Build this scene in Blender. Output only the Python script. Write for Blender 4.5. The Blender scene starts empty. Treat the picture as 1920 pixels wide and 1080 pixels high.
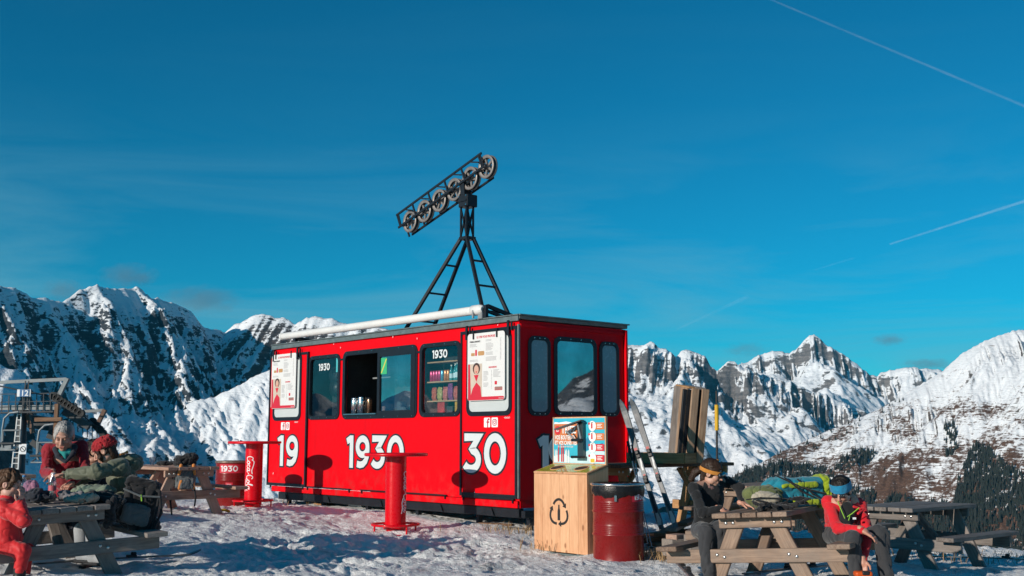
import bpy, bmesh, math, random
import numpy as np
from mathutils import Vector, Matrix, Euler, Quaternion

random.seed(7)
RNG = np.random.default_rng(11)
scene = bpy.context.scene
COL = scene.collection
rad = math.radians

# ------------------------------------------------------------------ camera, sky, sun
EYE = 1.45
FPX = 2082.0                      # focal length in pixels of a 1920 wide frame
PITCH = math.atan((822 - 540) / FPX)
cam_d = bpy.data.cameras.new('camera')
cam = bpy.data.objects.new('camera', cam_d)
COL.objects.link(cam)
cam.location = (0, 0, EYE)
cam.rotation_euler = (math.pi / 2 + PITCH, 0, 0)
cam_d.sensor_width = 36.0
cam_d.lens = FPX / 1920 * 36.0
cam_d.clip_start = 0.1
cam_d.clip_end = 200000
scene.camera = cam

SUN_AZ = 227.0                    # compass bearing of the sun, +Y = 0, clockwise
SUN_EL = 15.5
world = bpy.data.worlds.new('World')
scene.world = world
world.use_nodes = True
wn = world.node_tree
wn.nodes.clear()
w_out = wn.nodes.new('ShaderNodeOutputWorld')
w_bg = wn.nodes.new('ShaderNodeBackground')
w_sky = wn.nodes.new('ShaderNodeTexSky')
w_sky.sky_type = 'NISHITA'
w_sky.sun_disc = False
w_sky.sun_elevation = rad(SUN_EL)
w_sky.sun_rotation = rad(SUN_AZ)
w_sky.altitude = 2300
w_sky.air_density = 1.0
w_sky.dust_density = 0.4
w_sky.ozone_density = 2.2
w_mul = wn.nodes.new('ShaderNodeMix'); w_mul.data_type = 'RGBA'; w_mul.blend_type = 'MULTIPLY'
w_mul.inputs[0].default_value = 1.0
w_mul.inputs[7].default_value = (0.03, 0.735, 0.86, 1)
w_gam = wn.nodes.new('ShaderNodeGamma'); w_gam.inputs[1].default_value = 1.08
wn.links.new(w_sky.outputs[0], w_gam.inputs[0]); wn.links.new(w_gam.outputs[0], w_mul.inputs[6])
# thin cirrus streaks: noise on the view direction, stretched sideways
w_tc = wn.nodes.new('ShaderNodeTexCoord')
w_map = wn.nodes.new('ShaderNodeMapping'); w_map.inputs['Scale'].default_value = (1.2, 1.2, 9.0)
w_map.inputs['Rotation'].default_value = (0.05, 0.03, 0.4)
w_n = wn.nodes.new('ShaderNodeTexNoise'); w_n.inputs['Scale'].default_value = 2.3; w_n.inputs['Detail'].default_value = 7
w_n.inputs['Roughness'].default_value = 0.58; w_n.inputs['Distortion'].default_value = 0.6
w_r = wn.nodes.new('ShaderNodeMapRange'); w_r.inputs[1].default_value = 0.40; w_r.inputs[2].default_value = 0.78
w_r.inputs[3].default_value = 0.0; w_r.inputs[4].default_value = 0.66
w_mix = wn.nodes.new('ShaderNodeMix'); w_mix.data_type = 'RGBA'
w_mix.inputs[7].default_value = (2.0, 4.6, 5.6, 1)
wn.links.new(w_tc.outputs['Generated'], w_map.inputs[0]); wn.links.new(w_map.outputs[0], w_n.inputs['Vector'])
wn.links.new(w_n.outputs[0], w_r.inputs[0]); w_sep = wn.nodes.new('ShaderNodeSeparateXYZ'); wn.links.new(w_tc.outputs['Generated'], w_sep.inputs[0])
w_el = wn.nodes.new('ShaderNodeMapRange'); w_el.interpolation_type = 'SMOOTHSTEP'
for i_, x_ in zip((1, 2, 3, 4), (.30, .07, .03, 1.0)): w_el.inputs[i_].default_value = x_
wn.links.new(w_sep.outputs[2], w_el.inputs[0])
w_mm = wn.nodes.new('ShaderNodeMath'); w_mm.operation = 'MULTIPLY'
wn.links.new(w_r.outputs[0], w_mm.inputs[0]); wn.links.new(w_el.outputs[0], w_mm.inputs[1]); wn.links.new(w_mm.outputs[0], w_mix.inputs[0])
wn.links.new(w_mul.outputs[2], w_mix.inputs[6])
wn.links.new(w_mix.outputs[2], w_bg.inputs[0])
w_bg.inputs[1].default_value = 0.09
wn.links.new(w_bg.outputs[0], w_out.inputs[0])

sun_d = bpy.data.lights.new('sun', 'SUN')
sun_d.energy = 4.5
sun_d.angle = rad(0.5)
sun_d.color = (1.0, 0.90, 0.78)
sun = bpy.data.objects.new('sun', sun_d)
COL.objects.link(sun)
TO_SUN = Vector((math.sin(rad(SUN_AZ)) * math.cos(rad(SUN_EL)), math.cos(rad(SUN_AZ)) * math.cos(rad(SUN_EL)), math.sin(rad(SUN_EL))))
sun.rotation_euler = TO_SUN.to_track_quat('Z', 'Y').to_euler()
sun.location = (-20, -20, 30)

vs = scene.view_settings
vs.view_transform = 'Standard'
vs.look = 'None'
vs.exposure = 0.10
vs.gamma = 1.0
vs.use_curve_mapping = False
scene.render.film_transparent = False
scene.cycles.max_bounces = 6
scene.cycles.transparent_max_bounces = 12

# ------------------------------------------------------------------ survey helpers (photo pixel at a known distance -> place)
_c, _s = math.cos(PITCH), math.sin(PITCH)

def ray(u, v):
    a, b = u - 960.0, 540.0 - v
    y = FPX * _c - b * _s
    return a / y, (FPX * _s + b * _c) / y

def at(u, v, Y):
    rx, rz = ray(u, v)
    return Vector((rx * Y, Y, EYE + rz * Y))

def at_z(u, v, z):
    rx, rz = ray(u, v)
    k = (z - EYE) / rz
    return Vector((rx * k, k, z))

def project(x, y, z):
    z = z - EYE
    f = y * _c + z * _s
    up = -y * _s + z * _c
    return 960 + FPX * x / f, 540 - FPX * up / f

# ------------------------------------------------------------------ numpy noise
def _hash(ix, iy, iz, seed):
    with np.errstate(over='ignore'):
        n = (ix.astype(np.int64) * 374761393 + iy.astype(np.int64) * 668265263 + iz.astype(np.int64) * 1440662683 + seed * 974634777) & 0xFFFFFFFF
        n = ((n ^ (n >> 13)) * 1274126177) & 0xFFFFFFFF
        n = ((n ^ (n >> 16)) * 2246822519) & 0xFFFFFFFF
    return (n ^ (n >> 15)) & 0xFFFFFFFF

def vnoise(x, y, z=None, seed=0):
    """value noise, -1..1"""
    x = np.asarray(x, float); y = np.asarray(y, float)
    if z is None:
        ix, iy = np.floor(x), np.floor(y)
        fx, fy = x - ix, y - iy
        ux = fx * fx * fx * (fx * (fx * 6 - 15) + 10); uy = fy * fy * fy * (fy * (fy * 6 - 15) + 10)
        zz = np.zeros_like(ix)
        g = lambda i, j: _hash(ix + i, iy + j, zz, seed) / 2147483648.0 - 1
        a = g(0, 0) * (1 - ux) + g(1, 0) * ux
        b = g(0, 1) * (1 - ux) + g(1, 1) * ux
        return a * (1 - uy) + b * uy
    z = np.asarray(z, float)
    iz = np.floor(z); fz = z - iz
    ix, iy = np.floor(x), np.floor(y)
    fx, fy = x - ix, y - iy
    ux, uy, uz = [f * f * (3 - 2 * f) for f in (fx, fy, fz)]
    def plane(k):
        g = lambda i, j: _hash(ix + i, iy + j, iz + k, seed) / 2147483648.0 - 1
        a = g(0, 0) * (1 - ux) + g(1, 0) * ux
        b = g(0, 1) * (1 - ux) + g(1, 1) * ux
        return a * (1 - uy) + b * uy
    return plane(0) * (1 - uz) + plane(1) * uz

def fbm(x, y, z=None, octaves=5, seed=0, gain=0.5, lac=2.03):
    t, a, f = 0, 1.0, 1.0
    for o in range(octaves):
        t = t + a * vnoise(x * f + 17.3 * o, y * f - 9.1 * o, None if z is None else z * f + 5.7 * o, seed + o)
        a *= gain; f *= lac
    return t

def gullies(x, y, gx, gy, scale, octaves=5, amp=1.0, seed=0, gain=0.5):
    """ridges and gullies that run down the slope (gx, gy = gradient of the base surface)"""
    h = np.zeros_like(x); ax, ay = gx.copy(), gy.copy()
    f = 1.0 / scale; a = amp
    for o in range(octaves):
        L = np.sqrt(ax * ax + ay * ay) + 1e-6
        dx, dy = -ay / L, ax / L
        px, py = x * f + 31.7 * o, y * f + 11.3 * o
        ix, iy = np.floor(px), np.floor(py)
        num = np.zeros_like(x); dnum = np.zeros_like(x); sw = np.zeros_like(x) + 1e-6
        for i in (-1, 0, 1):
            for j in (-1, 0, 1):
                hh = _hash(ix + i, iy + j, np.zeros_like(ix), seed + 13 * o)
                ox = ix + i + 0.2 + 0.6 * (hh & 0xFFFF) / 65536.0
                oy = iy + j + 0.2 + 0.6 * ((hh >> 16) & 0xFFFF) / 65536.0
                vx, vy = px - ox, py - oy
                w = np.exp(-2.2 * (vx * vx + vy * vy))
                ph = (vx * dx + vy * dy) * 6.2832
                num += np.cos(ph) * w; dnum += -np.sin(ph) * w; sw += w
        c = num / sw; s = dnum / sw
        h += a * c
        k = a * f * 6.2832
        ax = ax + k * s * dx; ay = ay + k * s * dy
        f *= 2.0; a *= gain
    return h

def smooth01(t):
    t = np.clip(t, 0, 1)
    return t * t * (3 - 2 * t)
# ------------------------------------------------------------------ object and material helpers
def tag(o, label=None, cat=None, group=None, kind=None):
    if label: o['label'] = label
    if cat: o['category'] = cat
    if group: o['group'] = group
    if kind: o['kind'] = kind
    return o

def empty(name, loc=(0, 0, 0), rz=0.0, rot=None):
    o = bpy.data.objects.new(name, None)
    COL.objects.link(o)
    o.location = loc
    o.rotation_euler = rot if rot else (0, 0, rz)
    o.empty_display_size = 0.2
    return o

def link_mesh(name, me, parent=None, loc=None, rot=None):
    o = bpy.data.objects.new(name, me)
    COL.objects.link(o)
    if parent is not None: o.parent = parent
    if loc is not None: o.location = loc
    if rot is not None: o.rotation_euler = rot
    return o

def copy_tree(o, parent=None):
    c = o.copy()
    COL.objects.link(c)
    c.parent = parent
    for ch in list(o.children):
        copy_tree(ch, c)
    return c

def np_mesh(name, V, F, mats, smooth=True):
    """mesh from numpy arrays: V (n,3), F (m,4) or (m,3)"""
    me = bpy.data.meshes.new(name)
    V = np.ascontiguousarray(V, dtype=np.float32); F = np.ascontiguousarray(F, dtype=np.int32)
    k = F.shape[1]
    me.vertices.add(len(V)); me.vertices.foreach_set('co', V.ravel())
    me.loops.add(F.size); me.loops.foreach_set('vertex_index', F.ravel())
    me.polygons.add(len(F))
    me.polygons.foreach_set('loop_start', np.arange(0, F.size, k, dtype=np.int32))
    me.polygons.foreach_set('loop_total', np.full(len(F), k, dtype=np.int32))
    me.polygons.foreach_set('use_smooth', np.full(len(F), smooth, dtype=bool))
    me.update(calc_edges=True)
    for m in (mats if isinstance(mats, (list, tuple)) else [mats]): me.materials.append(m)
    return me

class MB:
    """collects simple shapes; build() links them as ONE mesh object"""
    def __init__(self):
        self.v, self.f, self.m, self.s = [], [], [], []
        self.mi = 0
    def add(self, vs, fs, smooth=False, M=None):
        b = len(self.v)
        for p in vs:
            p = Vector(p)
            self.v.append(M @ p if M else p)
        for f in fs:
            self.f.append([b + i for i in f]); self.m.append(self.mi); self.s.append(smooth)
        return self
    def box(self, c, s, M=None, ch=0.0):
        x, y, z = (s[0] / 2, s[1] / 2, s[2] / 2)
        T = Matrix.Translation(c)
        if M is not None: T = T @ M.to_4x4()
        if ch <= 0:
            vs = [(-x, -y, -z), (x, -y, -z), (x, y, -z), (-x, y, -z), (-x, -y, z), (x, -y, z), (x, y, z), (-x, y, z)]
            fs = [(0, 3, 2, 1), (4, 5, 6, 7), (0, 1, 5, 4), (1, 2, 6, 5), (2, 3, 7, 6), (3, 0, 4, 7)]
            return self.add(vs, fs, False, T)
        c_ = min(ch, x * .49, y * .49, z * .49)
        vs, idx = [], {}
        for sx in (-1, 1):
            for sy in (-1, 1):
                for sz in (-1, 1):
                    for ax in range(3):
                        p = [sx * x, sy * y, sz * z]
                        for k in range(3):
                            if k != ax: p[k] -= (sx, sy, sz)[k] * c_
                        idx[(sx, sy, sz, ax)] = len(vs); vs.append(p)
        fs = []
        def face(keys):
            q = [idx[k] for k in keys]
            a, b2, c2 = Vector(vs[q[0]]), Vector(vs[q[1]]), Vector(vs[q[2]])
            n = (b2 - a).cross(c2 - a); ctr = sum((Vector(vs[i]) for i in q), Vector()) / len(q)
            fs.append(q if n.dot(ctr) > 0 else q[::-1])
        for ax in range(3):
            o1, o2 = [k for k in range(3) if k != ax]
            for sg in (-1, 1):
                keys = []
                for s1, s2 in ((-1, -1), (1, -1), (1, 1), (-1, 1)):
                    q = [0, 0, 0]; q[ax] = sg; q[o1] = s1; q[o2] = s2
                    keys.append((q[0], q[1], q[2], ax))
                face(keys)
            for s1 in (-1, 1):
                for s2 in (-1, 1):
                    q = [0, 0, 0]; q[o1] = s1; q[o2] = s2
                    qa, qb = q[:], q[:]; qa[ax] = -1; qb[ax] = 1
                    face([(*qa, o1), (*qb, o1), (*qb, o2), (*qa, o2)])
        for sx in (-1, 1):
            for sy in (-1, 1):
                for sz in (-1, 1):
                    face([(sx, sy, sz, 0), (sx, sy, sz, 1), (sx, sy, sz, 2)])
        return self.add(vs, fs, False, T)
    def beam(self, p0, p1, w, h, up=(0, 0, 1), ch=0.0):
        p0, p1 = Vector(p0), Vector(p1)
        d = p1 - p0
        z = d.normalized(); u = Vector(up)
        if abs(u.dot(z)) > .98: u = Vector((1, 0, 0))
        x = u.cross(z).normalized(); y = z.cross(x)
        M = Matrix((x, y, z)).transposed()
        return self.box((p0 + p1) / 2, (w, h, d.length), M, ch)
    def tube(self, pts, r, n=8, caps=True, closed=False, smooth=True):
        pts = [Vector(p) for p in pts]
        rs = r if isinstance(r, (list, tuple)) else [r] * len(pts)
        m = len(pts); rings = []; prev = None
        for i, p in enumerate(pts):
            a = pts[i - 1] if (i > 0 or closed) else p
            b = pts[(i + 1) % m] if (i < m - 1 or closed) else p
            t = (b - a).normalized()
            if prev is None:
                u = Vector((0, 0, 1)) if abs(t.z) < .9 else Vector((1, 0, 0))
                x = u.cross(t).normalized()
            else:
                x = (prev - t * prev.dot(t)).normalized()
            prev = x; y = t.cross(x)
            rings.append([p + (x * math.cos(k * math.tau / n) + y * math.sin(k * math.tau / n)) * rs[i] for k in range(n)])
        vs = [q for rg in rings for q in rg]; fs = []
        for i in range(m if closed else m - 1):
            j = (i + 1) % m
            for k in range(n):
                fs.append((i * n + k, i * n + (k + 1) % n, j * n + (k + 1) % n, j * n + k))
        self.add(vs, fs, smooth)
        if caps and not closed:
            self.add(rings[0], [tuple(range(n))[::-1]]); self.add(rings[-1], [tuple(range(n))])
        return self
    def lathe(self, prof, n=32, M=None, smooth=True, cap0=False, cap1=False):
        """prof: (r, z) from bottom to top; sharp profile corners need doubled points"""
        vs, fs = [], []
        for r, z in prof:
            for k in range(n):
                a = k * math.tau / n
                vs.append((r * math.cos(a), r * math.sin(a), z))
        for i in range(len(prof) - 1):
            if abs(prof[i][0] - prof[i + 1][0]) + abs(prof[i][1] - prof[i + 1][1]) < 1e-7: continue
            for k in range(n):
                fs.append((i * n + k, i * n + (k + 1) % n, (i + 1) * n + (k + 1) % n, (i + 1) * n + k))
        self.add(vs, fs, smooth, M)
        if cap0: self.add(vs[:n], [tuple(range(n))[::-1]], False, M)
        if cap1: self.add(vs[-n:], [tuple(range(n))], False, M)
        return self
    def prism(self, outline, d0, d1, M=None, holes=None):
        """outline: convex or simple 2-D (x, y) polygon extruded from z=d0 to d1"""
        n = len(outline)
        vs = [(x, y, d0) for x, y in outline] + [(x, y, d1) for x, y in outline]
        fs = [tuple(range(n))[::-1], tuple(range(n, 2 * n))]
        for i in range(n):
            j = (i + 1) % n
            fs.append((i, j, n + j, n + i))
        return self.add(vs, fs, False, M)
    def ring(self, outer, inner, d0, d1, M=None):
        """closed frame between two outlines with the same point count"""
        n = len(outer)
        vs = [(x, y, d0) for x, y in outer] + [(x, y, d0) for x, y in inner] + [(x, y, d1) for x, y in outer] + [(x, y, d1) for x, y in inner]
        fs = []
        for i in range(n):
            j = (i + 1) % n
            fs += [(i, n + i, n + j, j), (2 * n + i, 2 * n + j, 3 * n + j, 3 * n + i), (i, j, 2 * n + j, 2 * n + i), (n + i, 3 * n + i, 3 * n + j, n + j)]
        return self.add(vs, fs, False, M)
    def mesh(self, name, mats):
        me = bpy.data.meshes.new(name)
        me.from_pydata([tuple(p) for p in self.v], [], self.f)
        for m in (mats if isinstance(mats, (list, tuple)) else [mats]): me.materials.append(m)
        me.polygons.foreach_set('material_index', self.m)
        me.polygons.foreach_set('use_smooth', self.s)
        me.update()
        return me
    def build(self, name, mats, parent=None, loc=None, rot=None):
        return link_mesh(name, self.mesh(name, mats), parent, loc, rot)

def rrect(x0, x1, y0, y1, r, n=5):
    """rounded rectangle outline, counter-clockwise"""
    r = min(r, abs(x1 - x0) / 2 * .999, abs(y1 - y0) / 2 * .999)
    out = []
    for cx, cy, a0 in ((x1 - r, y0 + r, -90), (x1 - r, y1 - r, 0), (x0 + r, y1 - r, 90), (x0 + r, y0 + r, 180)):
        for k in range(n + 1):
            a = rad(a0 + 90 * k / n)
            out.append((cx + r * math.cos(a), cy + r * math.sin(a)))
    return out

def ribbon(pts, w, z0, z1, closed=False, ext=0.0):
    """flat thick stroke along a 2-D polyline -> (verts, faces) as a thin solid"""
    P = [Vector((p[0], p[1])) for p in pts]
    if ext and not closed:
        P[0] = P[0] + (P[0] - P[1]).normalized() * ext
        P[-1] = P[-1] + (P[-1] - P[-2]).normalized() * ext
    n = len(P); L, R = [], []
    for i in range(n):
        a = P[i - 1] if (i > 0 or closed) else None
        b = P[(i + 1) % n] if (i < n - 1 or closed) else None
        d0 = (P[i] - a).normalized() if a is not None else None
        d1 = (b - P[i]).normalized() if b is not None else None
        if d0 is None: d0 = d1
        if d1 is None: d1 = d0
        n0, n1 = Vector((-d0.y, d0.x)), Vector((-d1.y, d1.x))
        m = (n0 + n1)
        m = m.normalized() if m.length > 1e-6 else n0
        k = min(1.0 / max(m.dot(n0), .35), 2.2)
        L.append(P[i] + m * k * w / 2); R.append(P[i] - m * k * w / 2)
    vs = [(p.x, p.y, z0) for p in L] + [(p.x, p.y, z0) for p in R] + [(p.x, p.y, z1) for p in L] + [(p.x, p.y, z1) for p in R]
    fs = []
    for i in range(n if closed else n - 1):
        j = (i + 1) % n
        fs += [(2 * n + i, 3 * n + i, 3 * n + j, 2 * n + j), (i, j, n + j, n + i), (i, 2 * n + i, 2 * n + j, j), (n + i, n + j, 3 * n + j, 3 * n + i)]
    if not closed:
        fs += [(0, n, 3 * n, 2 * n), (n - 1, 3 * n - 1, 4 * n - 1, 2 * n - 1)]
    return vs, fs

def arc(cx, cy, rx, ry, a0, a1, n=14):
    return [(cx + rx * math.cos(rad(a0 + (a1 - a0) * k / n)), cy + ry * math.sin(rad(a0 + (a1 - a0) * k / n))) for k in range(n + 1)]

# --- node material helper
def new_mat(name):
    m = bpy.data.materials.new(name)
    m.use_nodes = True
    return m, m.node_tree, m.node_tree.nodes['Principled BSDF']

def N(nt, t, **kw):
    n = nt.nodes.new(t)
    for k, v in kw.items():
        if k in n.inputs: n.inputs[k].default_value = v
        else: setattr(n, k, v)
    return n

def ramp(nt, src, stops, interp='LINEAR'):
    r = nt.nodes.new('ShaderNodeValToRGB')
    cr = r.color_ramp; cr.interpolation = interp
    while len(cr.elements) < len(stops): cr.elements.new(0.5)
    for e, (p, c) in zip(cr.elements, stops):
        e.position = p; e.color = (*c, 1) if len(c) == 3 else c
    if src is not None: nt.links.new(src, r.inputs[0])
    return r

def mixc(nt, fac, a, b, blend='MIX'):
    m = nt.nodes.new('ShaderNodeMix'); m.data_type = 'RGBA'; m.blend_type = blend
    for s, v in ((0, fac), (6, a), (7, b)):
        if hasattr(v, 'is_linked'): nt.links.new(v, m.inputs[s])
        elif isinstance(v, (int, float)): m.inputs[s].default_value = v
        else: m.inputs[s].default_value = (*v, 1) if len(v) == 3 else v
    return m.outputs[2]

def math_n(nt, op, a, b=None, c=None, clamp=False):
    m = nt.nodes.new('ShaderNodeMath'); m.operation = op; m.use_clamp = clamp
    for i, v in enumerate((a, b, c)):
        if v is None: continue
        if hasattr(v, 'is_linked'): nt.links.new(v, m.inputs[i])
        else: m.inputs[i].default_value = v
    return m.outputs[0]

def maprange(nt, v, a, b, c=0.0, d=1.0, smooth=False):
    m = nt.nodes.new('ShaderNodeMapRange')
    if smooth: m.interpolation_type = 'SMOOTHSTEP'
    nt.links.new(v, m.inputs[0])
    for i, x in zip((1, 2, 3, 4), (a, b, c, d)): m.inputs[i].default_value = x
    return m.outputs[0]

def coords(nt, kind='Object', scale=(1, 1, 1), rot=(0, 0, 0), rand=False):
    tc = nt.nodes.new('ShaderNodeTexCoord')
    mp = nt.nodes.new('ShaderNodeMapping')
    mp.inputs['Scale'].default_value = scale; mp.inputs['Rotation'].default_value = rot
    nt.links.new(tc.outputs[kind], mp.inputs[0])
    if rand:
        oi = nt.nodes.new('ShaderNodeObjectInfo')
        cmb = nt.nodes.new('ShaderNodeCombineXYZ')
        r = math_n(nt, 'MULTIPLY', oi.outputs['Random'], 53.0)
        for k in range(3): nt.links.new(r, cmb.inputs[k])
        nt.links.new(cmb.outputs[0], mp.inputs['Location'])
    return mp.outputs[0]

def noise(nt, vec, scale, detail=4, rough=0.5, dist=0.0):
    n = nt.nodes.new('ShaderNodeTexNoise')
    n.inputs['Scale'].default_value = scale; n.inputs['Detail'].default_value = detail
    n.inputs['Roughness'].default_value = rough; n.inputs['Distortion'].default_value = dist
    if vec is not None: nt.links.new(vec, n.inputs['Vector'])
    return n.outputs[0]

def bump(nt, bsdf, h, strength=0.3, dist=0.01):
    b = nt.nodes.new('ShaderNodeBump')
    b.inputs['Strength'].default_value = strength; b.inputs['Distance'].default_value = dist
    nt.links.new(h, b.inputs['Height']); nt.links.new(b.outputs[0], bsdf.inputs['Normal'])
    return b

def paint(name, col, rough=0.4, metal=0.0, var=0.12, scale=6.0, bump_s=0.03, coat=0.0, dirt=None):
    """coloured surface with uneven tone, roughness and faint relief"""
    m, nt, b = new_mat(name)
    v = coords(nt, 'Object', rand=True)
    n1 = noise(nt, v, scale, 6, .6)
    n2 = noise(nt, v, scale * 9, 3, .6)
    lo = tuple(c * (1 - var) for c in col); hi = tuple(min(1, c * (1 + var * .7)) for c in col)
    c = ramp(nt, n1, [(.3, lo), (.7, hi)]).outputs[0]
    if dirt:
        d = maprange(nt, noise(nt, v, scale * 2.3, 8, .7), .55, .75, 0, dirt[1])
        c = mixc(nt, d, c, dirt[0])
    nt.links.new(c, b.inputs['Base Color'])
    nt.links.new(maprange(nt, n2, .3, .7, max(.02, rough * .8), min(1, rough * 1.2)), b.inputs['Roughness'])
    b.inputs['Metallic'].default_value = metal
    b.inputs['Coat Weight'].default_value = coat
    if bump_s: bump(nt, b, n2, bump_s, .004)
    if coat < .2 and metal < .2: b.inputs['Specular IOR Level'].default_value = .3
    return m

def wood(name, dark, light, grain=1.0, rough=.75, weather=None, axis='X'):
    """plank wood: grain runs along the object's local X; each plank differs by its object random"""
    m, nt, b = new_mat(name)
    sc = {'X': (1.0, 14, 14), 'Y': (14, 1.0, 14), 'Z': (14, 14, 1.0)}[axis]
    v = coords(nt, 'Object', sc, rand=True)
    g = noise(nt, v, 2.2 * grain, 7, .62, 1.2)
    v2 = coords(nt, 'Object', tuple(1.0 if s == 1.0 else 3.2 for s in sc), rand=True)
    k = noise(nt, v2, 3.0, 3, .5, 2.0)
    oi = nt.nodes.new('ShaderNodeObjectInfo')
    t = math_n(nt, 'ADD', math_n(nt, 'MULTIPLY', g, .8), math_n(nt, 'MULTIPLY', k, .35))
    t = math_n(nt, 'ADD', t, math_n(nt, 'MULTIPLY', math_n(nt, 'SUBTRACT', oi.outputs['Random'], .5), .22))
    c = ramp(nt, t, [(.34, dark), (.55, tuple((a + b_) / 2 for a, b_ in zip(dark, light))), (.78, light)]).outputs[0]
    if weather:
        wv = coords(nt, 'Object', rand=True)
        wn_ = maprange(nt, noise(nt, wv, 2.5, 6, .65), .42, .62, 0, weather[1])
        c = mixc(nt, wn_, c, weather[0])
    nt.links.new(c, b.inputs['Base Color'])
    b.inputs['Roughness'].default_value = rough
    b.inputs['Specular IOR Level'].default_value = .3
    bump(nt, b, g, .5, .006)
    return m

def flat(name, col, rough=.6, metal=0.0, emit=None):
    m, nt, b = new_mat(name)
    v = coords(nt, 'Object')
    n1 = noise(nt, v, 9, 4, .6)
    c = ramp(nt, n1, [(.3, tuple(x * .93 for x in col)), (.7, tuple(min(1, x * 1.05) for x in col))]).outputs[0]
    nt.links.new(c, b.inputs['Base Color'])
    b.inputs['Roughness'].default_value = rough; b.inputs['Metallic'].default_value = metal
    return m

def glass(name, tint=(.9, .95, .95), rough=.02, mixw=.25):
    """window pane: mostly see-through with a real mirror reflection"""
    m = bpy.data.materials.new(name); m.use_nodes = True
    nt = m.node_tree; nt.nodes.clear()
    out = nt.nodes.new('ShaderNodeOutputMaterial')
    tr = nt.nodes.new('ShaderNodeBsdfTransparent'); tr.inputs[0].default_value = (*tint, 1)
    gl = nt.nodes.new('ShaderNodeBsdfGlossy'); gl.inputs['Roughness'].default_value = rough
    gl.inputs[0].default_value = (.95, .97, 1, 1)
    v = coords(nt, 'Object')
    sm = maprange(nt, noise(nt, v, 1.8, 5, .6), .35, .75, mixw * .75, mixw * 1.25)
    fr = nt.nodes.new('ShaderNodeLayerWeight'); fr.inputs[0].default_value = .5
    f = math_n(nt, 'ADD', math_n(nt, 'MULTIPLY', math_n(nt, 'POWER', fr.outputs['Facing'], 4.0), .7), sm, clamp=True)
    mx = nt.nodes.new('ShaderNodeMixShader')
    nt.links.new(f, mx.inputs[0]); nt.links.new(tr.outputs[0], mx.inputs[1]); nt.links.new(gl.outputs[0], mx.inputs[2])
    nt.links.new(mx.outputs[0], out.inputs[0])
    return m

def text_mesh(name, body, size, mat, parent=None, M=None, depth=.001, bold=0.0, sx=1.0, align='LEFT', shear=0.0):
    """lettering as thin solid mesh; local XY plane, Z out"""
    cu = bpy.data.curves.new(name, 'FONT')
    cu.body = body; cu.size = size; cu.extrude = depth; cu.offset = bold; cu.align_x = align; cu.resolution_u = 3
    cu.shear = shear
    tmp = bpy.data.objects.new('tmp_text', cu)
    COL.objects.link(tmp)
    dg = bpy.context.evaluated_depsgraph_get()
    me = bpy.data.meshes.new_from_object(tmp.evaluated_get(dg))
    bpy.data.objects.remove(tmp); bpy.data.curves.remove(cu)
    me.name = name
    T = M if M is not None else Matrix.Identity(4)
    me.transform(T @ Matrix.Diagonal((sx, 1, 1, 1)))
    me.materials.clear(); me.materials.append(mat)
    return link_mesh(name, me, parent)
# ------------------------------------------------------------------ snow ground on the ridge
_gp = [(700, 1085, 11.4), (742, 1010, 15.74), (475, 948, 18.97), (960, 985, 15.5), (530, 955, 20.5), (1159, 1046, 13.1),
       (1050, 1036, 13.7), (275, 1057, 10.8), (315, 970, 15.6), (392, 952, 16.4), (1335, 1096, 10.5), (1731, 1074, 12.5),
       (1833, 1052, 13.6), (1900, 1046, 15.5), (330, 946, 19.0), (1500, 1082, 11.0), (900, 1050, 12.6), (560, 1030, 13.2),
       (420, 1015, 13.8), (1250, 1035, 14.2), (1500, 1030, 14.5), (20, 1085, 10.0), (120, 960, 15.5), (860, 972, 16.6), (650, 962, 18.5)]
_GP = np.array([[*at(*p)] for p in _gp])
_GP = np.vstack([_GP, [[0, 5, .05], [-4, 6, .15], [4, 6, .0], [0, 0, .0], [-8, 8, .3], [8, 8, -.2], [-9, 16, .35], [9, 14, -.4]]])
_EDGE = [(-60, 6), (-30, 12), (-14, 18.5), (-7.5, 20.6), (-5.6, 21.8), (-3.2, 22.6), (0.5, 20.2), (3.0, 18.4), (6, 16.6), (9.5, 15.6), (16, 12), (40, 4), (60, -6)]

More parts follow.
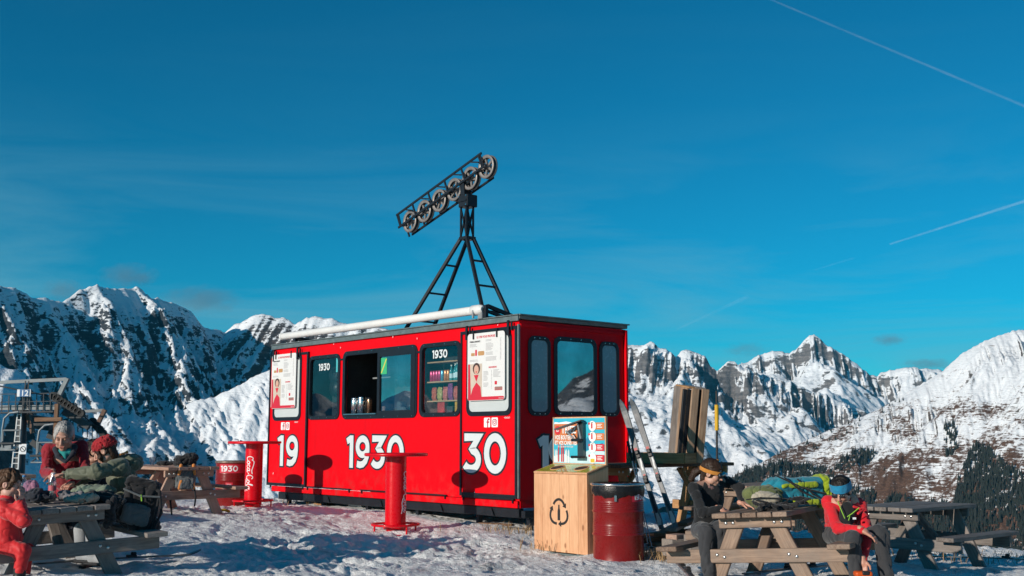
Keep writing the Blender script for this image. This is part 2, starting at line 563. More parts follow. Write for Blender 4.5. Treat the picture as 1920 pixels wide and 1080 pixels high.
def ground_z(x, y, detail=True):
    x = np.asarray(x, float); y = np.asarray(y, float)
    sh = x.shape
    xf, yf = x.ravel(), y.ravel()
    num = np.zeros_like(xf); den = np.full_like(xf, 1e-4)
    for px, py, pz in _GP:
        w = np.exp(-((xf - px) ** 2 + (yf - py) ** 2) / (2 * 1.7 ** 2)) + 1e-5 / (1 + (xf - px) ** 2 + (yf - py) ** 2)
        num += w * pz; den += w
    z = num / den
    ye = np.interp(xf, [p[0] for p in _EDGE], [p[1] for p in _EDGE])
    e = np.clip(yf - ye + 0.5 * vnoise(xf * .5, yf * .5, seed=5), 0, None)
    drop = np.where(e < 6, .05 * e * e, 1.8 + .6 * (e - 6))
    z = z - np.minimum(drop, 900)
    # the ridge also falls away behind and beside the camera
    r = np.hypot(xf, yf)
    z = z - np.minimum(np.clip(np.where(yf < ye, r - 45, 0), 0, None) * .25, 900 - np.minimum(drop, 900))
    if detail:
        near = np.exp(-(r / 60) ** 2)
        wxx = xf + .15 * vnoise(xf * 2, yf * 2, seed=61); wyy = yf + .15 * vnoise(xf * 2 + 7, yf * 2, seed=62)
        rough_ = .45 + .55 * smooth01(vnoise(xf * .45, yf * .45, seed=63) * .9 + .5)
        z = z + near * (.045 * fbm(xf * .5, yf * .5, octaves=2, seed=3)
                        + rough_ * (.040 * (np.abs(fbm(wxx * 3.1 + 3, wyy * 3.1, octaves=3, seed=9)) - .35)
                        + .030 * fbm(wxx * 7.5, wyy * 7.5, octaves=3, seed=21, gain=.6)))
        # boot prints: small oval pits
        hs = vnoise(wxx * 4.3, wyy * 3.0, seed=40)
        z = z - near * rough_ * .045 * smooth01((hs - .42) / .16)
        z = z + (1 - near) * np.clip(r / 60 - 1, 0, 8) * 1.5 * fbm(xf * .02, yf * .02, octaves=5, seed=31)
    return z.reshape(sh)

def gz(x, y):
    return float(ground_z(np.array([x]), np.array([y]), False)[0])

def mat_snow():
    m, nt, b = new_mat('trodden_snow')
    g = nt.nodes.new('ShaderNodeNewGeometry')
    pos = g.outputs['Position']
    n1 = noise(nt, pos, 1.1, 6, .6)
    n2 = noise(nt, pos, 14, 6, .65)
    n3 = noise(nt, pos, 55, 4, .6)
    c = ramp(nt, n1, [(.32, (.74, .74, .74)), (.55, (.85, .85, .84)), (.75, (.90, .90, .89))]).outputs[0]
    # scattered brown dirt and ice
    d = maprange(nt, noise(nt, pos, 2.6, 9, .72), .56, .70, 0, .65)
    c = mixc(nt, d, c, (.33, .29, .26))
    d2 = maprange(nt, n2, .56, .72, 0, .35)
    c = mixc(nt, d2, c, (.60, .60, .60))
    nt.links.new(c, b.inputs['Base Color'])
    nt.links.new(maprange(nt, n2, .35, .65, .42, .75), b.inputs['Roughness'])
    b.inputs['Subsurface Weight'].default_value = 0.0
    h = math_n(nt, 'ADD', math_n(nt, 'MULTIPLY', n2, 1.0), math_n(nt, 'MULTIPLY', n3, .35))
    bump(nt, b, h, .9, .06)
    return m
M_SNOW = mat_snow()

def build_ground():
    az = np.concatenate([np.linspace(-180, -40, 60, endpoint=False), np.linspace(-40, -30, 40, endpoint=False), np.linspace(-30, 30, 760, endpoint=False),
                         np.linspace(30, 40, 40, endpoint=False), np.linspace(40, 180, 60, endpoint=False)])
    r = np.concatenate([np.geomspace(.4, 7.5, 26, endpoint=False), np.linspace(7.5, 24, 300, endpoint=False), np.geomspace(24, 80, 60, endpoint=False),
                        np.geomspace(80, 1800, 50, endpoint=False), np.geomspace(1800, 40000, 10)])
    A, R = np.meshgrid(np.radians(az), r)
    X, Y = R * np.sin(A), R * np.cos(A)
    Z = ground_z(X, Y)
    V = np.stack([X, Y, Z], -1).reshape(-1, 3)
    nr, na = A.shape
    i = np.arange(nr - 1)[:, None] * na; j = np.arange(na)[None, :]; j2 = (j + 1) % na
    F = np.stack([i + j, i + j2, i + na + j2, i + na + j], -1).reshape(-1, 4)
    c0 = len(V)
    V = np.vstack([V, [[0, 0, float(Z[0].mean())]]])
    o = link_mesh('snow_ground', np_mesh('snow_ground', V, F[:, ::-1], M_SNOW))
    o.data.flip_normals() if o.data.polygons[0].normal.z < 0 else None
    tag(o, 'trodden snow on the mountain ridge, bumpy and dirty', kind='structure')
build_ground()

# ------------------------------------------------------------------ mountains
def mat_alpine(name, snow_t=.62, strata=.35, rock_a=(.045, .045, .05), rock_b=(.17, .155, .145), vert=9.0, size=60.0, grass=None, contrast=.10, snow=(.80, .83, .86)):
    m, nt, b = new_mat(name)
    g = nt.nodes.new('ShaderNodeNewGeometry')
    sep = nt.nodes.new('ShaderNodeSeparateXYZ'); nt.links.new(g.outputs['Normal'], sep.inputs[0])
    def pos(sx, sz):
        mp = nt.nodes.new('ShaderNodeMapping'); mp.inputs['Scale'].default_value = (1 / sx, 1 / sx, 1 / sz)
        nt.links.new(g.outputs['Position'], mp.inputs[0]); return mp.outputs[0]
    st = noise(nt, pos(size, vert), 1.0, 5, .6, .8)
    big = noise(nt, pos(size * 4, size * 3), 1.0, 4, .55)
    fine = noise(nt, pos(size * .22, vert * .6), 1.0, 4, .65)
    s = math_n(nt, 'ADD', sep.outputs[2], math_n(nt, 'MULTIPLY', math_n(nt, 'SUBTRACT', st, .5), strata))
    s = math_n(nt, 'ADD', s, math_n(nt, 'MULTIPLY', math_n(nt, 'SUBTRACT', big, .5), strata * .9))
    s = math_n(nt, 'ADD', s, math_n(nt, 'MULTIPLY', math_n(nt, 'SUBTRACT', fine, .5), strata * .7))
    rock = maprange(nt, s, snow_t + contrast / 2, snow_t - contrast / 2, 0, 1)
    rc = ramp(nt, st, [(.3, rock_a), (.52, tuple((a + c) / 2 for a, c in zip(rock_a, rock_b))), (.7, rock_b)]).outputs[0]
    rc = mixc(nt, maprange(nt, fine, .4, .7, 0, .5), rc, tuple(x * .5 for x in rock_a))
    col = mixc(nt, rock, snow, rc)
    if grass:
        # snow-free turf on terraced ground: patches drawn out along the contours
        sp = nt.nodes.new('ShaderNodeSeparateXYZ'); nt.links.new(g.outputs['Position'], sp.inputs[0])
        gs = noise(nt, pos(grass['len'], grass['thick']), 1.0, 6, .62, .6)
        gb = noise(nt, pos(grass['patch'], grass['patch'] * .6), 1.0, 4, .55)
        hgt = maprange(nt, sp.outputs[2], grass['z1'], grass['z0'], -.30, .10)
        gv = noise(nt, pos(9, 70), 1.0, 4, .6, .4)
        k = math_n(nt, 'ADD', math_n(nt, 'ADD', math_n(nt, 'MULTIPLY', gs, .70), math_n(nt, 'MULTIPLY', gb, .75)), hgt)
        k = math_n(nt, 'ADD', k, math_n(nt, 'MULTIPLY', gv, .45))
        gm = maprange(nt, k, grass['t'], grass['t'] + .10, 0, 1)
        gc = ramp(nt, fine, [(.3, (.055, .032, .022)), (.7, (.15, .085, .058))]).outputs[0]
        col = mixc(nt, gm, col, gc)
    nt.links.new(col, b.inputs['Base Color'])
    b.inputs['Roughness'].default_value = .8
    b.inputs['Specular IOR Level'].default_value = .15
    bump(nt, b, math_n(nt, 'ADD', fine, st), .8, size * .10)
    return m

def mountain(name, label, sky, u0, Y0, az, u1, fall, prof, back, ds, dw, mat, gul, seed, extra=None, keep=.22, att=110.0, jag=6.0):
    """a mountain flank: crest line in plan from (u0, Y0) along bearing az until the sight line u1; the flank falls along bearing `fall`
    with the given (distance, drop) profile"""
    su = [p[0] for p in sky]; sv = [p[1] for p in sky]
    rx0 = ray(u0, 700)[0]; p0 = np.array([rx0 * Y0, Y0])
    d = np.array([math.sin(rad(az)), math.cos(rad(az))]); rx1 = ray(u1, 700)[0]
    L = (rx1 * p0[1] - p0[0]) / (d[0] - rx1 * d[1])
    ns = int(abs(L) / ds)
    s = np.linspace(0, L, ns)
    cx, cy = p0[0] + d[0] * s, p0[1] + d[1] * s
    u = 960 + cx / cy * FPX
    for _ in range(4):
        v = np.interp(u, su, sv)
        yy = FPX * _c - (540 - v) * _s
        u = 960 + cx / cy * yy
    v = np.interp(u, su, sv)
    yy = FPX * _c - (540 - v) * _s
    zr = EYE + (FPX * _s + (540 - v) * _c) / yy * cy
    zr = zr + jag * (np.abs(fbm(s / (jag * 9), s * 0, octaves=4, seed=seed)) * 1.6 - .8)
    wmax = prof[-1][0]
    w = np.concatenate([np.linspace(-back, 0, max(6, int(back / dw / 2)), endpoint=False), np.linspace(0, wmax, int(wmax / dw))])
    fd = np.array([math.sin(rad(fall)), math.cos(rad(fall))])
    S, W = np.meshgrid(np.arange(ns), w)
    X = cx[S] + fd[0] * W; Y = cy[S] + fd[1] * W
    dr = np.where(W >= 0, np.interp(W, [p[0] for p in prof], [p[1] for p in prof]), -W * .8)
    Zb = zr[S] - dr
    # smooth version of the crest further down the flank
    k = max(3, int(260 / ds)); ker = np.hanning(2 * k + 1); ker /= ker.sum()
    zs = np.convolve(np.pad(zr, k, mode='edge'), ker, 'valid')
    bl = smooth01(W / 500.0)
    Zb = Zb + (zs[S] - zr[S]) * bl
    slope = np.gradient(dr, axis=0) / np.gradient(W, axis=0)
    gx = -fd[0] * slope; gy = -fd[1] * slope
    gs = np.gradient(zs[S] * bl + zr[S] * (1 - bl), axis=1) / (L / ns)
    gx = gx + d[0] * gs; gy = gy + d[1] * gs
    a = keep + (1 - keep) * smooth01(np.abs(W) / att)
    wx = X + 60 * vnoise(X / 400, Y / 400, seed=seed + 50); wy = Y + 60 * vnoise(X / 400 + 9, Y / 400, seed=seed + 51)
    h = gullies(wx, wy, gx, gy, gul['scale'], gul.get('oct', 5), gul['amp'], seed, gul.get('gain', .5))
    sm = np.clip(np.abs(slope) / .8, gul.get('min', .15), 1.2)
    Z = Zb + h * a * sm + a * gul.get('fbm', 8) * fbm(X / 300, Y / 300, octaves=5, seed=seed + 70)
    if extra is not None: Z = extra(X, Y, Z, W, S / ns)
    V = np.stack([X, Y, Z], -1).reshape(-1, 3)
    nr, na = X.shape
    i = np.arange(nr - 1)[:, None] * na; j = np.arange(na - 1)[None, :]
    F = np.stack([i + j, i + j + 1, i + na + j + 1, i + na + j], -1).reshape(-1, 4)
    me = np_mesh(name, V, F, mat)
    if sum(p.normal.z for p in list(me.polygons)[:200]) < 0: me.flip_normals()
    o = link_mesh(name, me)
    tag(o, label, kind='structure')
    return o, X, Y, Z

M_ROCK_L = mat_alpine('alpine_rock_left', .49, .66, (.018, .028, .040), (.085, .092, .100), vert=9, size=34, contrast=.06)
M_ROCK_S = mat_alpine('alpine_snowy', .53, .50, (.04, .04, .045), (.15, .13, .12), vert=9, size=40, contrast=.06)
M_ROCK_R = mat_alpine('alpine_rock_right', .57, .58, (.075, .075, .08), (.25, .235, .23), vert=24, size=95, contrast=.07)
M_ROCK_P = mat_alpine('alpine_rock_peak', .55, .52, (.085, .08, .08), (.26, .24, .23), vert=26, size=110, contrast=.07)
M_TURF = mat_alpine('alpine_turf', .52, .30, (.05, .045, .04), (.16, .13, .115), vert=5, size=40, contrast=.1,
                    grass=dict(len=26, thick=3.4, patch=100, z0=-190, z1=280, t=.86))

SKY_L = [(-700, 470), (-300, 500), (-120, 528), (-40, 534), (0, 530), (28, 532), (50, 545), (75, 556), (118, 563), (150, 541), (183, 533), (206, 544), (240, 541), (262, 540),
         (285, 556), (322, 567), (345, 574), (362, 590), (380, 608), (425, 621), (470, 640), (520, 670), (600, 700), (700, 760)]
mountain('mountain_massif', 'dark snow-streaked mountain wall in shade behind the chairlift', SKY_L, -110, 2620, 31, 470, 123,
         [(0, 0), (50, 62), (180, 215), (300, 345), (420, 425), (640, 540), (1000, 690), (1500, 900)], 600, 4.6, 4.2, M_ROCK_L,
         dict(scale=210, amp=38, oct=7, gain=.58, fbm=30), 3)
SKY_L2 = [(330, 660), (380, 640), (425, 621), (440, 608), (470, 596), (495, 589), (515, 596), (530, 594), (553, 607), (575, 594), (600, 592), (625, 600), (640, 606), (700, 612), (800, 640), (1000, 660), (1200, 660)]
mountain('snow_mountain', 'sunlit fluted snow mountain left of the red kiosk', SKY_L2, 400, 3385, 90, 900, 201,
         [(0, 0), (45, 50), (170, 185), (290, 290), (430, 375), (700, 520), (1100, 720)], 500, 4.4, 4.0, M_ROCK_S,
         dict(scale=120, amp=17, oct=6, gain=.58, fbm=16, min=.5), 8)
M_APRON = mat_alpine('alpine_apron', .46, .40, (.05, .045, .045), (.16, .13, .115), vert=7, size=26, contrast=.06)
SKY_A = [(330, 790), (348, 762), (361, 754), (405, 744), (447, 723), (478, 706), (509, 692), (600, 655), (700, 640), (900, 660)]
mountain('snow_apron', 'sunlit fluted snow slope just left of the kiosk', SKY_A, 350, 2450, 66, 800, 143,
         [(0, 0), (25, 16), (200, 132), (500, 330), (900, 620)], 15, 3.4, 3.2, M_APRON,
         dict(scale=70, amp=9, oct=6, gain=.58, fbm=9, min=.6), 41, jag=2.0, att=60)
SKY_N = [(-400, 640), (-200, 660), (-60, 676), (0, 684), (30, 690), (48, 712), (62, 752), (84, 792), (120, 838), (170, 872), (260, 905), (360, 950)]
mountain('lift_slope', 'near snow slope behind the chairlift at the left edge', SKY_N, -330, 700, 76, 330, 168,
         [(0, 0), (20, 10), (120, 70), (300, 170), (480, 280)], 30, 1.6, 1.6, M_APRON,
         dict(scale=70, amp=5, oct=5, gain=.5, fbm=5, min=.4), 57, jag=1.0, att=40)
SKY_R = [(1000, 700), (1120, 672), (1175, 652), (1190, 649), (1205, 648), (1219, 645), (1236, 655), (1255, 664), (1268, 670), (1280, 658), (1292, 654), (1305, 660), (1322, 662), (1333, 684),
         (1345, 690), (1362, 674), (1378, 676), (1392, 690), (1420, 700), (1470, 715), (1540, 740), (1600, 765), (1700, 800)]
mountain('rocky_range', 'nearer jagged grey and white range right of the kiosk', SKY_R, 1000, 6600, 84, 1650, 195,
         [(0, 0), (60, 70), (200, 190), (420, 310), (800, 470), (1300, 660), (2100, 880)], 500, 8, 8, M_ROCK_R,
         dict(scale=600, amp=85, oct=6, gain=.53, fbm=50), 15, jag=8)
SKY_P = [(1150, 720), (1300, 720), (1362, 705), (1385, 684), (1402, 681), (1425, 668), (1448, 657), (1462, 660), (1480, 664), (1496, 654), (1508, 638), (1518, 629), (1526, 626), (1540, 635), (1556, 652),
         (1570, 658), (1592, 672), (1612, 688), (1640, 705), (1660, 700), (1680, 694), (1700, 692), (1740, 691), (1770, 696), (1850, 700), (2100, 720)]
mountain('pyramid_peak', 'far pointed snow peak with grey summit rocks', SKY_P, 1150, 9400, 88, 2000, 190,
         [(0, 0), (70, 75), (230, 200), (560, 360), (1100, 560), (1900, 800), (2800, 960)], 700, 10, 10, M_ROCK_P,
         dict(scale=760, amp=82, oct=6, gain=.52, fbm=60), 22, jag=8)
SKY_H = [(1100, 1010), (1300, 925), (1380, 888), (1440, 862), (1500, 832), (1560, 803), (1640, 768), (1700, 736), (1740, 712), (1770, 692), (1790, 674), (1805, 660), (1822, 650), (1840, 641), (1862, 632),
         (1880, 626), (1900, 620), (1920, 617), (2000, 604), (2300, 590)]
HILL, HX, HY, HZ = mountain('grassy_hill', 'rounded snowy hill with brown turf bands at right', SKY_H, 2250, 3300, 276, 1180, 196,
         [(0, 0), (120, 52), (300, 160), (520, 310), (760, 470), (1000, 620), (1300, 800)], 500, 3.6, 3.6, M_TURF,
         dict(scale=230, amp=30, oct=5, gain=.52, fbm=16, min=.4), 29, jag=1.5)
# ------------------------------------------------------------------ red kiosk cabin
M_RED = paint('kiosk_red_paint', (.70, .0, .006), .55, var=.03, scale=1.2, bump_s=.02, coat=.0, dirt=((.52, .002, .008), .2))
def _weather(m):
    nt = m.node_tree; b = nt.nodes['Principled BSDF']; src = b.inputs['Base Color'].links[0].from_socket
    st = noise(nt, coords(nt, 'Object', (7, 7, .35)), 1.0, 5, .6)
    lo = nt.nodes.new('ShaderNodeSeparateXYZ'); tc = nt.nodes.new('ShaderNodeTexCoord'); nt.links.new(tc.outputs['Object'], lo.inputs[0])
    spl = math_n(nt, 'MULTIPLY', maprange(nt, noise(nt, coords(nt, 'Object', (3, 3, 3)), 1.6, 7, .7), .48, .66), maprange(nt, lo.outputs[2], .55, .05, 0, .55))
    c = mixc(nt, maprange(nt, st, .55, .72, 0, .28), src, (.42, .003, .008))
    c = mixc(nt, spl, c, (.34, .05, .045))
    nt.links.new(c, b.inputs['Base Color'])
_weather(M_RED)
M_RED.node_tree.nodes['Principled BSDF'].inputs['Specular IOR Level'].default_value = .12
M_REDT = paint('table_red_lacquer', (.64, .0005, .008), .30, var=.05, scale=3, bump_s=.015, coat=.15)
M_BLACK = paint('black_steel', (.012, .015, .02), .42, var=.3, scale=8, bump_s=.05)
M_FRAME = paint('window_frame_rubber', (.010, .014, .020), .38, var=.2, scale=10, bump_s=.03)
M_ZINC = paint('grey_zinc_trim', (.16, .20, .20), .45, metal=.4, var=.25, scale=9, bump_s=.06)
M_ROOF = paint('roof_felt', (.20, .20, .19), .8, var=.25, scale=7, bump_s=.1)
M_WHITE = paint('white_casing', (.68, .68, .66), .35, var=.06, scale=3, bump_s=.02, dirt=((.45, .42, .38), .35))
M_PALE = paint('pale_blank_panel', (.50, .54, .54), .35, var=.05, scale=2, bump_s=.01)
M_NUM = paint('number_white', (.60, .65, .66), .45, var=.04, scale=3, bump_s=.01)
M_NUMK = paint('number_outline', (.012, .022, .032), .5, var=.1, scale=5, bump_s=.01)
M_DARKIN = paint('dark_interior', (.035, .032, .03), .8, var=.3, scale=3)
M_CHROME = paint('steel_brushed', (.62, .60, .57), .22, metal=1.0, var=.1, scale=9, bump_s=.02)
M_GREY = paint('grey_plastic', (.22, .24, .25), .5, var=.12)
M_GLASS = glass('window_glass', (.80, .88, .90), .01, .10)
M_GLASS_R = glass('sliding_pane_glass', (.45, .55, .58), .01, .42)
M_GLASS_D = glass('dark_window_glass', (.20, .26, .28), .015, .42)
M_FROST = paint('frosted_film', (.20, .24, .27), .25, var=.06, scale=2, bump_s=.01, coat=.6)

KX, KY, KZ = 0.1046, 15.822, 0.4805
KROT = rad(-48.797)
kiosk = empty('food_kiosk', (KX, KY, KZ), KROT)
tag(kiosk, 'bright red cabin kiosk with numbers 1930 on its side, standing on the snow', 'kiosk')
FM = Matrix(((1, 0, 0, 0), (0, 0, -1, 0), (0, 1, 0, 0), (0, 0, 0, 1)))      # (x, up, out) on the long front wall
SM = Matrix(((0, 0, 1, 0), (1, 0, 0, 0), (0, 1, 0, 0), (0, 0, 0, 1)))       # (along, up, out) on the short side wall
KM = Matrix.Translation((KX, KY, KZ)) @ Matrix.Rotation(KROT, 4, 'Z')
def kpt(x, y, z): return KM @ Vector((x, y, z))
L_, W_, H_ = 7.02, 2.22, 2.65
TH = .05
m = MB()
def fw(x0, x1, z0, z1): m.box(((x0 + x1) / 2, TH / 2, (z0 + z1) / 2), (x1 - x0, TH, z1 - z0))
op = [(-5.71, -4.72, 1.36, 2.40), (-4.55, -2.48, 1.36, 2.40), (-2.31, -1.39, 1.36, 2.40)]
fw(-L_, 0, .10, 1.36); fw(-L_, 0, 2.40, H_)
xs = [-L_] + [q for o_ in op for q in o_[:2]] + [0]
for i in range(0, len(xs), 2): fw(xs[i], xs[i + 1], 1.36, 2.40)
m.build('front_wall', M_RED, kiosk)
m = MB(); m.box((-TH / 2, W_ / 2 + .001, H_ / 2 + .05), (TH, W_ - TH * 2, H_ - .10)); m.build('side_wall', M_RED, kiosk)
m = MB(); m.box((-L_ + TH / 2, W_ / 2, H_ / 2 + .05), (TH, W_ - TH * 2, H_ - .10)); m.build('side_wall', M_RED, kiosk)
m = MB(); m.box((-L_ / 2, W_ - TH / 2, H_ / 2 + .05), (L_, TH, H_ - .10)); m.build('rear_wall', M_RED, kiosk)
m = MB(); m.box((-L_ / 2, W_ / 2, .13), (L_ - .12, W_ - .12, .04)); m.build('floor', M_DARKIN, kiosk)
m = MB(); m.box((-L_ / 2, W_ / 2, 2.62), (L_ - .12, W_ - .12, .03)); m.build('ceiling_board', M_DARKIN, kiosk)
m = MB(); m.box((-L_ / 2, W_ - .09, 1.4), (L_ - .14, .05, 2.4)); m.build('interior_back_panel', M_DARKIN, kiosk)
for x in (-5.85, -4.63, -2.38, -1.28):
    m = MB(); m.box((x, W_ / 2 - .1, 1.4), (.03, W_ - .4, 2.4)); m.build('interior_partition', M_DARKIN, kiosk)
m = MB(); m.box((-L_ / 2 + .02, -.004, .046), (L_ - .09, .03, .098), ch=.006); m.box((-.03, W_ / 2, .046), (.03, W_ - .06, .098)); m.build('base_strip', M_RED, kiosk)
m = MB(); m.box((.028, W_ - .03, 1.38), (.05, .05, 2.52), ch=.008); m.build('corner_pilaster', M_RED, kiosk)
m = MB(); m.box((.006, -.018, 1.36), (.03, .04, 2.46), ch=.006); m.build('corner_trim', M_ZINC, kiosk)
m = MB(); m.box((.012, W_ / 2, 2.58), (.03, W_ - .02, .035)); m.build('cornice', M_RED, kiosk)
# roof: deck, front fascia, side edge strip
roof = MB(); roof.box((-L_ / 2, W_ / 2, 2.695), (L_ + .05, W_ + .05, .06), ch=.01); roof = roof.build('roof', M_ROOF, kiosk)
m = MB(); m.box((-L_ / 2 - .01, -.036, 2.675), (L_ + .06, .022, .075), ch=.004); m.build('fascia', M_ZINC, roof)
m = MB(); m.box((-L_ / 2 - .01, -.03, 2.727), (L_ + .08, .055, .018), ch=.004); m.box((.036, W_ / 2, 2.727), (.05, W_ + .07, .018)); m.build('edge_flashing', M_ZINC, roof)
# steel skid frame and feet
m = MB(); m.box((-L_ / 2 + .12, .06, -.075), (L_ - .3, .10, .13), ch=.008); m.build('skid_beam', M_BLACK, kiosk)
m = MB(); m.box((-L_ / 2 + .12, W_ - .12, -.075), (L_ - .3, .10, .13), ch=.008); m.build('skid_beam', M_BLACK, kiosk)
m = MB(); m.box((.13, W_ / 2 - .1, -.08), (.08, W_ - .1, .10), ch=.006); m.build('end_beam', M_BLACK, kiosk)
for x in (-6.5, -5.3, -3.9, -2.5, -1.0, .11):
    p = kpt(x, .10, 0); g_ = gz(p.x, p.y) - KZ - .25
    m = MB(); m.box((x, .10, (g_ - .14) / 2), (.07, .07, -.14 - g_)); m.build('foot_post', M_BLACK, kiosk)
for x in (-6.3, -3.2, -.2):
    p = kpt(x, W_ - .15, 0); g_ = min(gz(p.x, p.y) - KZ - .5, -.6)
    m = MB(); m.box((x, W_ - .15, (g_ - .14) / 2), (.12, .12, -.14 - g_)); m.build('foot_post', M_BLACK, kiosk)
for x in (-6.45, -5.0, -3.4, -1.8, -.6):
    m = MB(); m.prism([(x - .07, -.13), (x + .07, -.13), (x, -.01)], .012, .02, FM); m.build('gusset', M_BLACK, kiosk)
# thin black rails along the base
for x0, x1 in ((-7.0, -5.78), (-5.68, -4.27), (-3.95, -2.9), (-2.75, -1.63), (-1.25, -.08)):
    r_ = MB(); r_.box(((x0 + x1) / 2, -.035, .118), (x1 - x0, .018, .02)); r_ = r_.build('base_rail', M_BLACK, kiosk)
    for x in (x0 + .03, x1 - .03):
        q = MB(); q.box((x, -.030, .085), (.022, .022, .045)); q.build('bracket', M_BLACK, r_)

def win_frame(parent, name, M, x0, x1, z0, z1, t=.065, r=.12, d0=-.03, d1=.018, mat=None):
    f = MB(); f.ring(rrect(x0, x1, z0, z1, r), rrect(x0 + t, x1 - t, z0 + t, z1 - t, r * .62), d0, d1, M)
    return f.build(name, mat or M_FRAME, parent)
def bolts(parent, M, x0, x1, z0, z1, n=4):
    b_ = MB()
    for k in range(n):
        x = x0 + .12 + (x1 - x0 - .24) * k / (n - 1)
        for z in (z0 + .03, z1 - .03): b_.prism(arc(x, z, .008, .008, 0, 315, 7), .018, .022, M)
    tag(b_.build('rivets', M_CHROME, parent), kind='stuff')
def pane(parent, M, x0, x1, z0, z1, d, mat, r=.07, name='pane'):
    ol = rrect(x0, x1, z0, z1, r); g_ = MB(); g_.add([(x, y, d + .006) for x, y in ol], [tuple(range(len(ol)))], False, M)
    return g_.build(name, mat, parent)

def window(M, x0, x1, z0, z1, gmat, t=.065, d=-.02, nb=4, name='window'):
    w_ = win_frame(kiosk, name, M, x0, x1, z0, z1, t)
    pane(w_, M, x0 + t - .01, x1 - t + .01, z0 + t - .01, z1 - t + .01, d, gmat)
    bolts(w_, M, x0, x1, z0, z1, nb)
    return w_
window(FM, -5.74, -4.69, 1.30, 2.44, M_GLASS)
sv = win_frame(kiosk, 'serving_window', FM, -4.60, -2.43, 1.295, 2.46, .075)
bolts(sv, FM, -4.60, -2.43, 1.295, 2.46, 6)
f = MB(); f.ring([(-3.53, 1.345), (-2.475, 1.345), (-2.475, 2.385), (-3.53, 2.385)], [(-3.46, 1.42), (-2.59, 1.42), (-2.59, 2.31), (-3.46, 2.31)], -.012, .024, FM)
sl = f.build('sliding_sash', M_FRAME, sv)
pane(sl, FM, -3.47, -2.58, 1.41, 2.32, -.004, M_GLASS_R, r=.004)
f = MB(); f.box((-4.0, .0, 1.375), (.98, .12, .02)); f.build('sill', M_CHROME, sv)
window(FM, -2.37, -1.33, 1.30, 2.45, M_GLASS)
window(SM, .16, .60, 1.29, 2.44, M_FROST, .06, d=.003, nb=3)
window(SM, .67, 1.56, 1.30, 2.46, M_GLASS_D, .065, d=.004)
window(SM, 1.62, 2.05, 1.30, 2.44, M_FROST, .06, d=.003, nb=3)
m = MB(); m.box((.0015, 1.115, 1.88), (.003, .86, 1.1)); m.build('dark_backing', M_DARKIN, kiosk)  # dark sheet on the closed wall, coloured as the unlit room behind the glass
m = MB(); m.box((-4.645, -.006, 2.33), (.10, .02, .03)); m.box((-2.40, -.006, 2.33), (.08, .02, .03)); m.build('frame_link', M_FRAME, kiosk)
# doors with blank pale window panels
def door(x0, x1, z0, z1, wx0, wx1, hinge_left):
    d_ = MB(); d_.box(((x0 + x1) / 2, -.012, (z0 + z1) / 2), (x1 - x0 - .03, .022, z1 - z0 - .03)); d_ = d_.build('door', M_RED, kiosk)
    f_ = MB(); f_.ring([(x0, z0), (x1, z0), (x1, z1), (x0, z1)], [(x0 + .035, z0 + .05), (x1 - .045, z0 + .05), (x1 - .045, z1 - .045), (x0 + .035, z1 - .045)], .004, .042, FM)
    f_.build('door_frame', M_FRAME, d_)
    w_ = MB(); w_.ring(rrect(wx0, wx1, 1.295, 2.53, .12), rrect(wx0 + .065, wx1 - .065, 1.36, 2.465, .08), .02, .036, FM); w_.build('window_frame', M_FRAME, d_)
    pane(d_, FM, wx0 + .055, wx1 - .055, 1.35, 2.475, .0235, M_PALE, name='window_panel')
    return d_
door(-7.11, -5.72, .105, 2.53, -6.97, -5.95, True)
door(-1.30, -.012, .13, 2.57, -1.16, -.13, False)
# hooks the boards hang from
for x, z in ((-6.93, 2.60), (-6.06, 2.60), (-1.12, 2.62), (-.17, 2.63)):
    h_ = MB(); h_.box((x, -.065, z - .09), (.045, .02, .20)); h_.box((x, -.05, z + .015), (.03, .05, .02)); h_.box((x + .06, -.05, z - .06), (.03, .015, .12)); h_.build('hook', M_BLACK, kiosk)
# awning cassette
aw = MB()
Mx = Matrix.Translation((0, 0, 0)) @ Matrix(((0, 0, 1, 0), (1, 0, 0, 0), (0, 1, 0, 0), (0, 0, 0, 1)))
aw.lathe([(.062, -6.62), (.066, -6.61), (.066, -.98), (.062, -.97)], 18, Matrix.Translation((0, -.05, 2.865)) @ Mx, cap0=True, cap1=True)
aw = aw.build('awning_cassette', M_WHITE, kiosk)
e_ = MB(); e_.lathe([(.058, -1.0), (.08, -.985), (.08, -.84), (.07, -.78), (.045, -.75)], 18, Matrix.Translation((0, -.05, 2.865)) @ Mx, cap0=True, cap1=True); e_.build('end_cap', M_WHITE, aw)
e_ = MB(); e_.lathe([(.07, -6.66), (.072, -6.60)], 18, Matrix.Translation((0, -.05, 2.865)) @ Mx, cap0=True, cap1=True); e_.build('end_cap', M_WHITE, aw)
e_ = MB(); e_.box((-.90, -.12, 2.80), (.03, .02, .12)); e_.box((-.80, -.03, 2.81), (.10, .10, .17), ch=.01); e_.build('mounting_plate', M_GREY, aw)
b_ = MB(); b_.beam((-.72, -.02, 2.74), (-.72, -.02, 2.93), .05, .05); b_.beam((-.72, 0, 2.92), (-.72, .75, 2.74), .06, .05); b_.beam((-.72, 0, 2.84), (-.72, .5, 2.735), .05, .04); b_.beam((-.72, 0, 2.75), (-.72, .7, 2.75), .05, .03); b_.build('awning_bracket', M_BLACK, aw)
b_ = MB(); b_.beam((-6.2, -.02, 2.74), (-6.2, -.02, 2.84), .06, .05); b_.beam((-6.2, 0, 2.80), (-6.2, .5, 2.74), .25, .04); b_.build('awning_bracket', M_BLACK, aw)

